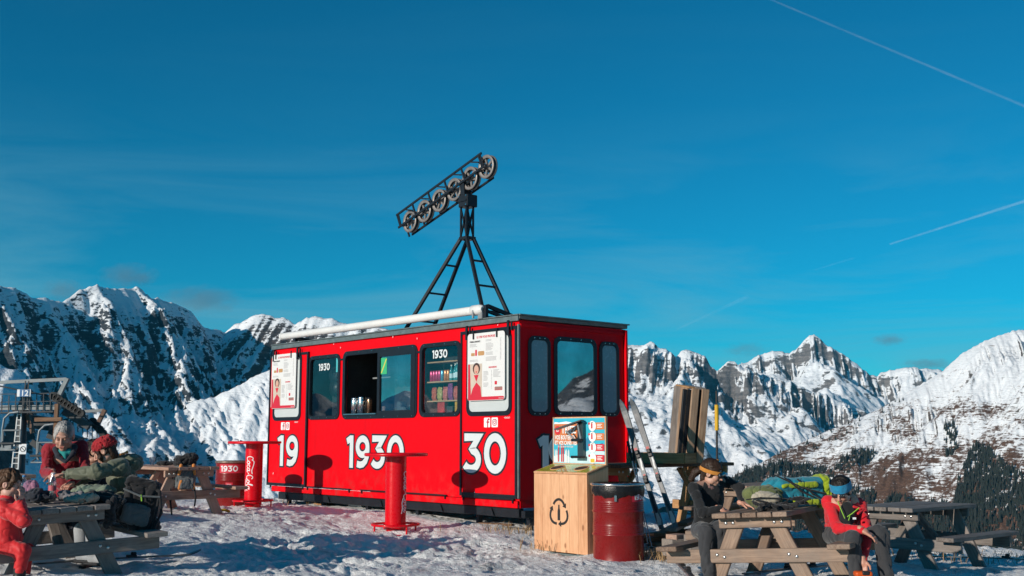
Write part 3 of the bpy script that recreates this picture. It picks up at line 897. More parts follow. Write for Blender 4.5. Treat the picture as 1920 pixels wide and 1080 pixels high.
# number lettering
def glyph(ch):
    if ch == '0': return [(arc(.425, .5, .325, .40, 0, 345, 23), True)], .85
    if ch == '1': return [([(.30, 1.0), (.30, 0.0)], False), ([(.28, .92), (.04, .815)], False)], .44
    if ch == '3': return [([(.03, .90), (.60, .90), (.335, .605)] + arc(.30, .335, .30, .235, 75, -148, 16), False)], .72
    if ch == '9': return [(arc(.375, .655, .275, .245, 0, 342, 19), True), ([(.652, .66), (.655, .52), (.63, .36), (.55, .22), (.41, .125), (.25, .10), (.08, .13)], False)], .77
def numbers(txt, x0, z0, h, adv, M, parent, sw=.20, out=.05, d=.0, name='number', width=1.0):
    a = MB(); b = MB(); x = x0; k = 0
    for c in txt:
        st, w = glyph(c)
        for pts, cl in st:
            P_ = [(x + px * h * width, z0 + pz * h) for px, pz in pts]
            vs, fs = ribbon(P_, (sw + out * 2) * h, d, d + .0020 + k * .0004, cl, ext=out * h); a.add(vs, fs, M=M)
            vs, fs = ribbon(P_, sw * h, d + .001, d + .0062 + k * .0004, cl); b.add(vs, fs, M=M)
            k = (k + 1) % 4
        x += (w * width + adv) * h
    o_ = b.build(name, M_NUM, parent)
    if out > 0: a.build('outline', M_NUMK, o_)
    return o_
numbers('1930', -4.45, .475, .545, .10, FM, kiosk, d=.002, width=1.0)
numbers('19', -6.76, .465, .56, .14, FM, kiosk, d=.002 + .022)
numbers('30', -1.22, .465, .58, .10, FM, kiosk, d=.002 + .022)
numbers('1930', .35, .43, .58, .0, SM, kiosk, d=.002, width=.86)
numbers('1930', -5.42, 2.165, .125, .10, FM, kiosk, sw=.2, out=0, d=-.010, name='window_number', width=.95)
numbers('1930', -2.06, 2.205, .13, .10, FM, kiosk, sw=.2, out=0, d=-.010, name='window_number', width=.95)
# social media plates
M_PLATE = flat('plate_white', (.78, .78, .78)); M_MARK = flat('plate_mark', (.42, .01, .03))
M_INKR = flat('print_red', (.55, .012, .035)); M_INKK = flat('print_black', (.05, .05, .055)); M_INKG = flat('print_grey', (.33, .33, .34))
def plates(x, z, d):
    q = MB(); q.prism(rrect(x, x + .14, z, z + .14, .015), d, d + .002, FM); q = q.build('plate', M_PLATE, kiosk)
    s_ = MB(); vs, fs = ribbon([(x + .125, z + .115), (x + .10, z + .118), (x + .085, z + .10), (x + .085, z)], .022, d + .002, d + .004); s_.add(vs, fs, M=FM)
    vs, fs = ribbon([(x + .06, z + .075), (x + .12, z + .075)], .02, d + .002, d + .0046); s_.add(vs, fs, M=FM); s_.build('letter_mark', M_MARK, q)
    x += .17
    q = MB(); q.prism(rrect(x, x + .14, z, z + .14, .015), d, d + .002, FM); q = q.build('plate', M_PLATE, kiosk)
    s_ = MB()
    vs, fs = ribbon(rrect(x + .028, x + .112, z + .028, z + .112, .025, 3), .011, d + .002, d + .004, True); s_.add(vs, fs, M=FM)
    vs, fs = ribbon(arc(x + .07, z + .07, .021, .021, 0, 330, 11), .010, d + .002, d + .004, True); s_.add(vs, fs, M=FM)
    s_.prism(arc(x + .096, z + .096, .006, .006, 0, 300, 5), d + .002, d + .004, FM); s_.build('camera_mark', M_MARK, q)
plates(-.75, 1.13, .025)
plates(-6.65, 1.125, .025)
text_mesh('small_print', 'VISION7', .035, M_PLATE, kiosk, FM @ Matrix.Translation((-.30, 1.252, .0255)))
text_mesh('small_print', 'VISION7', .035, M_PLATE, kiosk, FM @ Matrix.Translation((-6.17, 1.252, .0255)))
# scraped paint chips
ch_ = MB()
for x, z in ((-.97, .17), (-.07, .27), (-.06, 2.28), (-4.67, 2.52), (-2.43, 2.53), (-.45, 2.60), (-3.1, 2.6), (-4.9, 2.6), (-6.9, .3)):
    a = random.uniform(-.5, .5); k = random.uniform(.02, .045)
    ch_.prism([(x, z), (x + .012, z + k * .3), (x + .02 + a * .02, z + k), (x + .004, z + k * .8)], .026, .0275, FM)
tag(ch_.build('paint_chips', M_PLATE, kiosk), kind='stuff')

# ------------------------------------------------------------------ menu boards
M_BOARD = paint('menu_board_white', (.66, .66, .65), .3, var=.02, scale=2, bump_s=.005)
M_SKINP = flat('print_skin', (.55, .33, .25)); M_HAIRP = flat('print_dark_hair', (.05, .025, .02)); M_BEIGE = flat('print_beige', (.52, .44, .36))
def menu_board(x0, x1, z0, z1, label, d=.060):
    root = empty('menu_board', kpt(0, 0, 0), KROT); tag(root, label, 'menu board', 'menu boards on the kiosk doors')
    w, h = x1 - x0, z1 - z0
    b_ = MB(); b_.prism(rrect(x0, x1, z0, z1, .05), d, d + .008, FM); b_.build('panel', M_BOARD, root)
    e = d + .008
    X = lambda t: x0 + t * w
    Z = lambda t: z1 - t * h
    f_ = MB(); f_.prism(rrect(X(.015), X(.985), z0 + .006, z0 + .055, .024), e, e + .002, FM)
    f_.build('red_footer', M_INKR, root)
    text_mesh('lettering', 'LE 1930 VOUS PROPOSE', .046, M_INKR, root, FM @ Matrix.Translation((X(.50), Z(.075), e + .001)), bold=.0012, align='CENTER', sx=.86)
    text_mesh('lettering', 'FORMULE BEIGNETS', .034, M_INKK, root, FM @ Matrix.Translation((X(.06), Z(.135), e + .001)), bold=.0012, sx=.8)
    text_mesh('lettering', 'NOS BOISSONS', .032, M_INKR, root, FM @ Matrix.Translation((X(.58), Z(.53), e + .001)), bold=.001, sx=.8)
    text_mesh('lettering', 'Coca-Cola', .026, M_BOARD, root, FM @ Matrix.Translation((X(.84), z0 + .02, e + .003)), shear=.4)
    t_ = MB(); rr = random.Random(4)
    for x_, z_, n, wd in ((.06, .165, 3, .28), (.50, .115, 2, .24), (.50, .165, 2, .2), (.50, .20, 5, .22), (.50, .30, 3, .3), (.50, .37, 4, .3), (.06, .40, 2, .34), (.44, .58, 5, .14), (.44, .75, 4, .16), (.70, .565, 7, .2), (.44, .66, 4, .12)):
        for k in range(n):
            zz = Z(z_ + k * .0165); ww = wd * (.55 + .45 * rr.random())
            t_.prism([(X(x_), zz), (X(x_ + ww), zz), (X(x_ + ww), zz + .0065), (X(x_), zz + .0065)], e, e + .0016, FM)
    for k in range(17): t_.prism([(X(.88), Z(.11 + k * .019)), (X(.91), Z(.11 + k * .019)), (X(.91), Z(.11 + k * .019) + .008), (X(.88), Z(.11 + k * .019) + .008)], e, e + .0016, FM)
    for k in range(14): t_.prism([(X(.645), Z(.57 + k * .02)), (X(.665), Z(.57 + k * .02)), (X(.665), Z(.57 + k * .02) + .008), (X(.645), Z(.57 + k * .02) + .008)], e, e + .0016, FM)
    tag(t_.build('small_print', M_INKG, root), kind='stuff')
    # little food pictures
    M_BUN = flat('print_bun', (.45, .25, .10))
    for ol in (rrect(X(.10), X(.20), Z(.335), Z(.29), .01), rrect(X(.29), X(.46), Z(.335), Z(.27), .02)):
        fp = MB(); fp.prism(ol, e, e + .002, FM); fp.build('food_picture', M_BUN, root)
    fp = MB(); fp.prism(rrect(X(.215), X(.26), Z(.335), Z(.245), .008), e, e + .0026, FM); fp.prism(rrect(X(.74), X(.80), Z(.775), Z(.725), .004), e, e + .0026, FM); fp.prism(rrect(X(.74), X(.94), Z(.86), Z(.81), .004), e, e + .002, FM); fp.build('drink_picture', M_INKR, root)
    fp = MB()
    for k in range(6): fp.prism(rrect(X(.76 + k * .03), X(.775 + k * .03), Z(.855), Z(.805), .003), e + .001, e + .003, FM)
    fp.build('bottle_picture', flat('print_green', (.10, .28, .22)), root)
    # photo print: somebody in a pale coat and red knitwear
    p_ = MB(); p_.prism([(X(.02), Z(.955)), (X(.40), Z(.955)), (X(.40), Z(.455)), (X(.02), Z(.455))], e, e + .0015, FM); p_ = p_.build('photo_print', M_BEIGE, root)
    q = MB(); q.prism([(X(.02), Z(.955)), (X(.10), Z(.955)), (X(.07), Z(.455)), (X(.02), Z(.455))], e + .0015, e + .003, FM); q.prism([(X(.08), Z(.955)), (X(.39), Z(.955)), (X(.36), Z(.80)), (X(.25), Z(.73)), (X(.15), Z(.82))], e + .0015, e + .0034, FM)
    q.prism([(X(.18), Z(.62)), (X(.31), Z(.62)), (X(.25), Z(.72))], e + .0015, e + .0034, FM); q.build('red_knit', M_INKR, p_)
    q = MB(); q.prism(arc(X(.25), Z(.525), .085, .085, 0, 340, 17), e + .0015, e + .0035, FM); q.build('dark_hair', M_HAIRP, p_)
    q = MB(); q.prism(arc(X(.25), Z(.542), .055, .068, 0, 340, 17), e + .0035, e + .0045, FM); q.build('face_print', M_SKINP, p_)
    q = MB(); q.prism(arc(X(.25), Z(.575), .016, .010, 0, 330, 11), e + .0045, e + .0055, FM); q.build('lips_print', M_INKR, p_)
    for t in (.17, .80):
        q = MB(); q.box((X(t), -(d + .015), Z(.02)), (.028, .012, .13)); q.build('hanger_strap', M_BLACK, root)
    return root
menu_board(-1.09, -.24, 1.52, 2.515, 'white menu board with red footer on the door next to the number 30')
menu_board(-6.98, -6.09, 1.52, 2.53, 'white menu board with red footer on the left door above the number 19')

# ------------------------------------------------------------------ sheave tower on the roof
tower = empty('sheave_tower', kpt(-2.0, .5, 2.726), KROT)
tag(tower, 'black steel tower with tilted cableway wheel train on the kiosk roof', 'tower')
TO = Vector((-2.0, .5, 2.726))
def tl(x, y, z): return Vector((x, y, z)) - TO
top_z = 4.16
feet = [(-3.08, .2), (-3.14, .8), (-1.0, .2), (-1.05, .8)]
tops = [(-1.965, .50), (-1.965, .63), (-1.835, .50), (-1.835, .63)]
for (fx, fy), (tx, ty) in zip(feet, tops):
    q = MB(); q.beam(tl(fx, fy, 2.728), tl(tx, ty, top_z + .02), .052, .052, ch=.005); q.build('leg', M_BLACK, tower)
    q = MB(); q.box(tl(fx, fy, 2.735), (.16, .16, .014)); q.build('foot_plate', M_BLACK, tower)
for a, b in ((0, 1), (2, 3)):
    for t in (.12, .42, .72):
        pa = Vector((*feet[a], 2.726)).lerp(Vector((*tops[a], top_z)), t); pb = Vector((*feet[b], 2.726)).lerp(Vector((*tops[b], top_z)), t)
        q = MB(); q.beam(tl(*pa), tl(*pb), .03, .03); q.build('rung', M_BLACK, tower)
q = MB(); q.box(tl(-1.895, .565, top_z), (.20, .20, .05), ch=.006); q.build('collar', M_BLACK, tower)
lat = MB()
cs = [(-1.97, .49), (-1.83, .49), (-1.83, .63), (-1.97, .63)]
for x, y in cs: lat.beam(tl(x, y, top_z), tl(x, y, 4.68), .026, .026)
for i in range(4):
    (xa, ya), (xb, yb) = cs[i], cs[(i + 1) % 4]
    lat.beam(tl(xa, ya, top_z + .03), tl(xb, yb, 4.66), .018, .018); lat.beam(tl(xb, yb, top_z + .03), tl(xa, ya, 4.66), .018, .018)
lat.build('lattice_column', M_BLACK, tower)
hb = MB(); hb.box(tl(-1.88, .56, 4.765), (.23, .22, .20), ch=.012); hb.box(tl(-1.88, .445, 4.765), (.20, .02, .03)); hb = hb.build('head_box', M_BLACK, tower)
q = MB()
for x in (-1.97, -1.79):
    for z in (4.69, 4.84): q.lathe([(.012, 0), (.012, .012)], 8, Matrix.Translation(tl(x, .449, z)) @ Matrix.Rotation(math.pi / 2, 4, 'X'), cap1=True)
q.build('bolt', M_CHROME, hb)
ang = math.atan2(.58, 2.04)
cw = (-2.39, 4.95)
def bp(s, n, y):      # along the beam, across it
    return tl(cw[0] + s * math.cos(ang) - n * math.sin(ang), y, cw[1] + s * math.sin(ang) + n * math.cos(ang))
YF, YR = .47, .63
for y, ns in ((YF, (.235, .0)), (YR, (.03, -.175))):
    for n_ in ns:
        q = MB(); q.beam(bp(-1.34 if y == YF else -1.2, n_, y), bp(1.06, n_, y), .022, .034); q.build('beam_rail', M_BLACK, tower)
    for k in range(6):
        s0 = -1.34 + k * .46
        q = MB(); q.beam(bp(s0 + .02, ns[0], y), bp(s0 + .06, ns[1], y), .02, .03); q.build('beam_post', M_BLACK, tower)
        if k < 5:
            q = MB(); q.beam(bp(s0 + .24, ns[0], y), bp(s0 + .46, ns[0] - .115, y), .016, .022); q.build('beam_brace', M_BLACK, tower)
q = MB(); q.beam(bp(-1.28, .235, YF), bp(-1.26, .0, YF), .016, .022); q.build('end_post', M_BLACK, tower)
q = MB(); q.beam(bp(1.02, .235, YF), bp(1.05, .02, YF), .016, .022); q.build('end_post', M_BLACK, tower)
for k in range(6):
    q = MB(); s0 = -1.34 + k * .46
    q.beam(bp(s0 + .05, .012, YF), bp(s0 + .05, .02, YR), .02, .02); q.build('cross_tie', M_BLACK, tower)
q = MB(); q.beam(tl(-1.92, .56, 4.86), bp(.46, .0, .56), .16, .10); q.build('saddle', M_BLACK, tower)
M_TYRE = paint('sheave_rubber', (.03, .03, .03), .7)
M_ALU = paint('cast_aluminium', (.27, .24, .22), .45, metal=.5, var=.15, scale=12, bump_s=.06)
MW = Matrix.Rotation(math.pi / 2, 4, 'X')      # lathe axis -> local -Y.. Y
rim = MB()
for sgn in (1, -1):
    rim.lathe([(.142, sgn * .036), (.168, sgn * .048), (.192, sgn * .044), (.192, sgn * .030), (.178, sgn * .018), (.144, sgn * .015), (.142, sgn * .036)], 30, MW)
rim.lathe([(.042, -.04), (.042, .04)], 16, MW)
for k in range(5):
    a = k * math.tau / 5
    rim.beam((.045 * math.cos(a), 0, .045 * math.sin(a)), (.15 * math.cos(a), 0, .15 * math.sin(a)), .034, .030, up=(0, 1, 0))
rim_me = rim.mesh('rim', M_ALU)
ty = MB(); ty.lathe([(.174, -.028), (.179, -.02), (.179, .02), (.174, .028)], 30, MW); tyre_me = ty.mesh('tyre', M_TYRE)
hb_ = MB(); hb_.lathe([(.0, -.085), (.028, -.085), (.028, -.06), (.04, -.055), (.04, .055), (.028, .06), (.028, .085), (0, .085)], 14, MW); hub_me = hb_.mesh('hub', M_BLACK)
for k in range(6):
    s = (k - 2.5) * .4243
    p = bp(s, 0, .55)
    w_ = link_mesh('wheel', rim_me, tower, p, (0, k * .37, 0))
    link_mesh('tyre', tyre_me, w_); link_mesh('hub', hub_me, w_)
# ------------------------------------------------------------------ wood planks as parts
W_GREY = wood('weathered_grey_wood', (.075, .062, .055), (.27, .235, .21), weather=((.16, .15, .145), .5))
W_TAN = wood('tan_table_wood', (.10, .060, .042), (.34, .235, .17), weather=((.20, .165, .14), .55))
W_PINK = wood('reddish_table_wood', (.20, .105, .072), (.48, .31, .23), weather=((.34, .27, .23), .4))
W_ORANGE = wood('fresh_orange_wood', (.24, .11, .04), (.52, .30, .14))
W_BROWN = wood('brown_stained_wood', (.075, .038, .022), (.24, .135, .08))
W_SILVER = wood('silvered_board', (.10, .085, .075), (.31, .26, .22), weather=((.22, .20, .19), .5))
M_BOLT = paint('galvanised_bolt', (.62, .62, .60), .3, metal=1.0)
_pk = {}
def plank(name, parent, p0, p1, w, t, mat, up=(0, 0, 1), ch=.006):
    """one board from p0 to p1 (w across, t thick along `up`); local X along the grain"""
    p0, p1 = Vector(p0), Vector(p1); d = p1 - p0
    key = (round(d.length, 3), round(w, 3), round(t, 3), mat.name)
    if key not in _pk:
        q = MB(); q.box((0, 0, 0), (d.length, w, t), ch=ch); _pk[key] = q.mesh(name, mat)
    x = d.normalized(); u = Vector(up); y = u.cross(x)
    if y.length < 1e-3: y = Vector((0, 1, 0))
    y.normalize(); z = x.cross(y)
    o = link_mesh(name, _pk[key], parent)
    M = Matrix((x, y, z)).transposed().to_4x4(); M.translation = (p0 + p1) / 2
    o.matrix_basis = M
    return o
_bolt = MB(); _bolt.lathe([(.016, 0), (.016, .004), (.010, .009), (0, .010)], 10); _bolt_me = _bolt.mesh('bolt', M_BOLT)

def picnic_table(loc, az, mat, label, length=1.7, width=.74, height=.75, span=1.72, seat_h=.46, n_top=5, n_seat=1, legw=.14, splay=.40, tilt=(0, 0), seats=(1, 1), mat2=None, seat_over=.12, top_over=.16, name='picnic_table', seat_w=.20):
    """local X runs along the boards, +X is the far end"""
    mat2 = mat2 or mat
    root = empty(name, loc, rot=(rad(tilt[0]), rad(tilt[1]), rad(90 - az)))
    tag(root, label, 'picnic table', 'wooden picnic tables')
    T = .045; pw = width / n_top
    for k in range(n_top):
        y = -width / 2 + pw * (k + .5)
        dx = random.uniform(-.012, .012)
        plank('top_plank', root, (-length / 2 + dx, y, height - T / 2), (length / 2 + dx, y, height - T / 2 + random.uniform(-.004, .004)), pw - .012, T, mat)
    for sx in (-1, 1):
        x = sx * (length / 2 - top_over)
        plank('cleat', root, (x, -width / 2 + .02, height - T - .05), (x, width / 2 - .02, height - T - .05), .045, .095, mat2)
        xs_ = x - sx * .047
        for sy in (-1, 1):
            plank('leg', root, (xs_, sy * (width / 2 - .20), height - T - .01), (xs_, sy * (width / 2 - .20 + splay), -.16), .045, legw, mat2, up=(0, 1, .6 * sy))
        plank('seat_support', root, (x, -span / 2, seat_h - .105), (x, span / 2, seat_h - .105), .045, .125, mat2)
        for sy in (-1, 1):
            for dy in (-.03, .04):
                b_ = link_mesh('bolt', _bolt_me, root, (x + sx * .023, sy * (width / 2 - .20 + splay * .45) + dy, seat_h - .105 + dy * .3), (0, sx * math.pi / 2, 0))
                b_ = link_mesh('bolt', _bolt_me, root, (x + sx * .023, sy * (width / 2 - .13) + dy, height - T - .05), (0, sx * math.pi / 2, 0))
        plank('brace', root, (x - sx * .09, 0, seat_h - .12), (x - sx * .55, 0, height - T - .03), .09, .045, mat2)
    for sy, on in zip((-1, 1), seats):
        if not on: continue
        for k in range(n_seat):
            y = sy * (span / 2 - seat_w / 2 - k * (seat_w + .012) + .01)
            plank('seat_plank', root, (-length / 2 - seat_over + .05, y, seat_h - .02), (length / 2 + seat_over - .05, y, seat_h - .02), seat_w, T, mat)
    return root

TA = picnic_table((-4.50, 10.95, .08), -36, W_GREY, 'weathered grey picnic table with the people and clothes at the left', length=1.75, width=.76, span=1.75, tilt=(-2.5, 0), n_top=5)
TB = picnic_table((-5.12, 16.62, .30), -41.2, W_PINK, 'reddish picnic table with a plastic cup on it, left of the kiosk', length=1.9, width=.78, span=1.6)
TC = picnic_table((2.58, 10.95, .03), 30, W_TAN, 'brown picnic table in the foreground where the person in black leans', length=1.55, width=.72, span=1.78, tilt=(-3.5, 0), n_top=5)
TD = picnic_table((4.66, 13.10, -.06), 49, W_GREY, 'empty grey picnic table at the right edge of the ridge', length=1.45, width=.78, span=1.7, n_top=5, seat_over=.08)
TG = picnic_table((3.42, 14.6, .12), 49, W_TAN, 'brown picnic table half hidden behind the piled backpacks', length=1.8, width=.74, span=1.6)
TF = picnic_table((-6.75, 14.3, .26), -41, W_PINK, 'picnic table seen behind the person in the red fleece', length=1.9, width=.76, span=1.6)

# ------------------------------------------------------------------ red bar tables
def script_word():
    """flowing handwritten word as centre-line strokes (x along, y up)"""
    S = []
    def C(x, big=1.0):
        return [(x + .30 * big, .80), (x + .26 * big, .95), (x + .12 * big, .98), (x + .0, .80), (x - .05, .45), (x + .02, .12), (x + .16, .02), (x + .34 * big, .14), (x + .44 * big, .34)]
    def o(x): return [(x + .14, .52), (x + .03, .42), (x + .0, .20), (x + .08, .03), (x + .20, .08), (x + .26, .30), (x + .19, .50), (x + .14, .52), (x + .22, .40), (x + .36, .44)]
    def c(x): return [(x + .24, .42), (x + .15, .52), (x + .03, .40), (x + .01, .18), (x + .10, .03), (x + .24, .10), (x + .36, .30)]
    def a(x): return [(x + .24, .44), (x + .12, .52), (x + .0, .34), (x + .03, .08), (x + .14, .06), (x + .26, .40), (x + .27, .50), (x + .25, .12), (x + .32, .03), (x + .44, .22)]
    def l(x): return [(x, .2), (x + .14, .75), (x + .20, .98), (x + .12, .96), (x + .06, .60), (x + .08, .10), (x + .18, .04), (x + .30, .22)]
    S.append(C(0)); S.append(o(.42)); S.append(c(.80)); S.append(a(1.14)); S.append([(1.62, .30), (1.78, .32)])
    S.append(C(1.92, 1.1)); S.append(o(2.38)); S.append(l(2.74)); S.append(a(3.02))
    S.append([(.28, .80), (.50, 1.12), (.95, 1.02), (1.40, .84), (1.75, .92)])
    S.append([(2.2, -.02), (2.6, -.22), (3.1, -.16), (3.55, -.30)])
    return [[(x, y) for x, y in st] for st in S], 3.5
def smooth_poly(pts, n=4):
    out = []
    P = [Vector((p[0], p[1])) for p in pts]
    for i in range(len(P) - 1):
        p0, p1, p2, p3 = P[max(i - 1, 0)], P[i], P[i + 1], P[min(i + 2, len(P) - 1)]
        for k in range(n):
            t = k / n
            out.append(.5 * ((2 * p1) + (-p0 + p2) * t + (2 * p0 - 5 * p1 + 4 * p2 - p3) * t * t + (-p0 + 3 * p1 - 3 * p2 + p3) * t ** 3))
    out.append(P[-1])
    return [(p.x, p.y) for p in out]

def bar_table(loc, face, label):
    root = empty('bar_table', loc, 0); tag(root, label, 'bar table', 'tall red bar tables')
    q = MB(); q.lathe([(0, 1.098), (.425, 1.098), (.440, 1.104), (.446, 1.122), (.440, 1.142), (.425, 1.144), (.418, 1.136), (.0, 1.134)], 56); q.build('table_top', M_REDT, root)
    q = MB(); q.lathe([(.145, .10), (.145, 1.097)], 40); q.lathe([(.10, .05), (.145, .10)], 40); q.build('column', M_REDT, root)
    for z, r in ((.16, .325), (.03, .30)):
        q = MB(); q.tube([(r * math.cos(a * math.tau / 40), r * math.sin(a * math.tau / 40), z) for a in range(40)], .016, 8, closed=True); q.build('base_ring', M_REDT, root)
    for k in range(4):
        a = k * math.tau / 4 + .6
        q = MB(); q.tube([(.325 * math.cos(a), .325 * math.sin(a), .16), (.318 * math.cos(a), .318 * math.sin(a), -.03)], .013, 8); q.build('base_post', M_REDT, root)
        q = MB(); q.beam((.13 * math.cos(a), .13 * math.sin(a), .13), (.32 * math.cos(a), .32 * math.sin(a), .16), .03, .012); q.build('base_spoke', M_REDT, root)
    st, wd = script_word(); s = .56 / wd
    L = MB(); k = 0
    for line in st:
        pts = smooth_poly([(x * s, y * .115) for x, y in line], 4)
        vs, fs = ribbon(pts, .0125, 0, .0015 + .0004 * (k % 3)); k += 1
        vv = []
        for x, y, z in vs:
            th = face + y / .145; r = .1455 + z
            vv.append((r * math.cos(th), r * math.sin(th), .88 - x))
        L.add(vv, fs)
    L.build('script_lettering', M_PLATE, root)
    return root
# bearing of the lettering: angle from +X, counter-clockwise; the viewer looks along +Y
bar_table((-1.62, 15.72, .105), rad(-36), 'tall red round bar table with white script, in front of the kiosk middle')
bar_table((-4.35, 18.95, .26), rad(-128), 'tall red round bar table with white script, at the left end of the kiosk')

# ------------------------------------------------------------------ red oil drums
M_DRUM = paint('dark_red_drum', (.20, .009, .009), .30, var=.15, scale=4, bump_s=.05, coat=.12, dirt=((.08, .012, .010), .4))
M_BAG = paint('black_bin_bag', (.012, .012, .013), .25, var=.3, scale=20, bump_s=.6)
M_LID = paint('smoked_lid', (.22, .13, .085), .06, var=.2, scale=5, bump_s=.0, coat=1.0)
DR = .292
def drum_profile():
    pr = [(.27, 0), (DR - .004, .0), (DR + .004, .012), (DR, .025)]
    def ribs(z0, n, pitch, amp):
        for k in range(n):
            for j in range(5):
                t = j / 4
                pr.append((DR + amp * math.sin(t * math.pi), z0 + (k + t) * pitch))
    ribs(.30, 1, .04, .012); ribs(.345, 4, .022, .004); pr.append((DR, .44))
    ribs(.56, 1, .04, .012); ribs(.605, 4, .022, .004); pr.append((DR, .70))
    pr += [(DR, .85), (DR + .006, .862), (DR + .008, .875), (DR + .004, .888), (DR - .02, .888), (DR - .03, .86)]
    return pr
def drum(loc, label, rz):
    root = empty('oil_drum', loc, rz); tag(root, label, 'oil drum', 'dark red oil drums')
    q = MB(); q.lathe(drum_profile(), 56); q.build('drum_body', M_DRUM, root)
    return root
d1 = drum((1.229, 13.1, .04), 'dark red ribbed oil drum with black bin bag beside the recycling box', 0)
q = MB()
n_ = 72; vs = []
for k in range(n_):
    a = k * math.tau / n_
    j = .5 + .5 * math.sin(3 * a + 1) + .3 * math.sin(11 * a) + .2 * math.sin(23 * a + 2)
    for r, z in ((DR + .010, .872), (DR + .016 + .004 * math.sin(17 * a), .845), (DR + .014 + .006 * math.sin(29 * a), .81), (DR + .011, .775 - .03 * j), (DR + .004, .768 - .03 * j)):
        vs.append((r * math.cos(a), r * math.sin(a), z))
q.add(vs, [(k * 5 + i, ((k + 1) % n_) * 5 + i, ((k + 1) % n_) * 5 + i + 1, k * 5 + i + 1) for k in range(n_) for i in range(4)], True)
q.build('bin_bag', M_BAG, d1)
q = MB(); q.lathe([(DR + .006, .868), (DR + .024, .872), (DR + .028, .884), (DR + .024, .898), (DR - .01, .902)], 56); q.build('clamp_ring', M_CHROME, d1)
q = MB(); q.lathe([(DR - .006, .893), (0, .897)], 48); q.build('lid', M_LID, d1)
q = MB(); q.box((-.055, -DR - .012, .735), (.03, .02, .075), ch=.004); q.box((-.055, -DR - .02, .75), (.014, .02, .03)); q.build('latch', M_CHROME, d1)
def curved_label(root, a0, a1, z0, z1, mat, name, r=DR + .0015, n=10):
    q = MB(); vs = []
    for k in range(n + 1):
        a = a0 + (a1 - a0) * k / n
        vs += [(r * math.cos(a), r * math.sin(a), z0), (r * math.cos(a), r * math.sin(a), z1)]
    q.add(vs, [(2 * k, 2 * k + 2, 2 * k + 3, 2 * k + 1) for k in range(n)], True)
    return q.build(name, mat, root)
def curved_number(root, txt, a0, z0, h, name='number', r=DR + .0025):
    b = MB(); x = 0; k = 0
    for c in txt:
        st, w = glyph(c)
        for pts, cl in st:
            v_, f_ = ribbon([(x + px * h, z0 + pz * h) for px, pz in pts], .2 * h, 0, .001 + k * .0004, cl); k = (k + 1) % 4
            b.add([((r + z) * math.cos(a0 + X_ / r), (r + z) * math.sin(a0 + X_ / r), Y_) for X_, Y_, z in v_], f_)
        x += (w + .10) * h
    return b.build(name, M_PLATE, root)
lb = curved_label(d1, rad(-62), rad(-20), .695, .80, M_INKR, 'red_label')
curved_number(d1, '1930', rad(-57), .713, .068)
d2 = drum((-4.86, 19.6, .16), 'dark red oil drum with a red 1930 label left of the tall table', rad(-8))
q = MB(); q.lathe([(DR + .006, .868), (DR + .018, .874), (DR + .018, .90), (DR - .01, .905)], 56); q.build('rim', paint('rusty_rim', (.28, .22, .18), .5, metal=.6, var=.5, scale=14), d2)
q = MB(); q.lathe([(DR - .006, .893), (0, .897)], 48); q.build('lid', M_LID, d2)
lb = curved_label(d2, rad(-118), rad(-30), .70, .85, M_INKR, 'red_label')
curved_number(d2, '1930', rad(-112), .725, .10)
curved_label(d2, rad(-92), rad(-68), .42, .54, M_INKR, 'sticker'); curved_label(d2, rad(-88), rad(-72), .44, .52, flat('sticker_pink', (.55, .20, .22)), 'sticker_print', r=DR + .003)

# ------------------------------------------------------------------ recycling box
W_PINE = wood('knotty_pine', (.50, .235, .115), (.72, .42, .24), grain=.7, axis='Z')
_n = W_PINE.node_tree
rb = empty('recycling_box', (.274, 14.0, .06), KROT)
tag(rb, 'pine recycling box with bottle sorting sign and a black recycling mark', 'recycling bin')
BW, BD, BH = .93, .36, .955
def _knots(m):
    nt = m.node_tree; b = nt.nodes['Principled BSDF']; src = b.inputs['Base Color'].links[0].from_socket
    vo = nt.nodes.new('ShaderNodeTexVoronoi'); vo.inputs['Scale'].default_value = 7.0; nt.links.new(coords(nt, 'Object', (1, 1, .55), rand=True), vo.inputs['Vector'])
    nt.links.new(mixc(nt, maprange(nt, vo.outputs['Distance'], .10, .17, .75, 0), src, (.22, .085, .035)), b.inputs['Base Color'])
_knots(W_PINE)
for k in range(6):
    q = MB(); q.box((0, 0, 0), (BW / 6 - .0016, .022, BH - .03), ch=.0015); q.build('front_board', W_PINE, rb, loc=(BW / 6 * (k + .5), .011, BH / 2 + .02))
RISE = .10; LT = math.atan2(RISE, BD)
SIDE = [(.023, .035), (BD - .001, .035), (BD - .001, BH + .002 + RISE * .97), (.023, BH + .002 + RISE * .06)]
for x in (0.0, BW - .022):
    q = MB(); q.prism(SIDE, 0, .022, Matrix(((0, 0, 1, x), (1, 0, 0, 0), (0, 1, 0, 0), (0, 0, 0, 1)))); q.build('side_panel', W_PINE, rb)
q = MB(); q.box((BW / 2, BD - .012, BH / 2 + .06), (BW - .046, .02, BH + .05), ch=.003); q.build('back_panel', W_PINE, rb)
q = MB(); q.box((BW / 2, .02, .012), (BW, .03, .022)); q.build('bottom_rail', M_ZINC, rb)
M_YEL = paint('yellow_print_top', (.42, .38, .03), .25, var=.35, scale=4, bump_s=.0, coat=.5)
LM = Matrix.Translation((0, 0, BH + .008)) @ Matrix.Rotation(LT, 4, 'X'); BL = math.hypot(BD, RISE)
def lid_part(o_):
    o_.data.transform(LM); return o_
tp = MB(); tp.box((BW / 2, BL / 2, .011), (BW + .004, BL + .004, .022), ch=.003); tp = lid_part(tp.build('top_board', W_PINE, rb))
q = MB(); q.prism([(.02, .02), (BW - .02, .02), (BW - .02, BL - .05), (.02, BL - .05)], .0225, .0245); lid_part(q.build('yellow_sheet', M_YEL, tp))
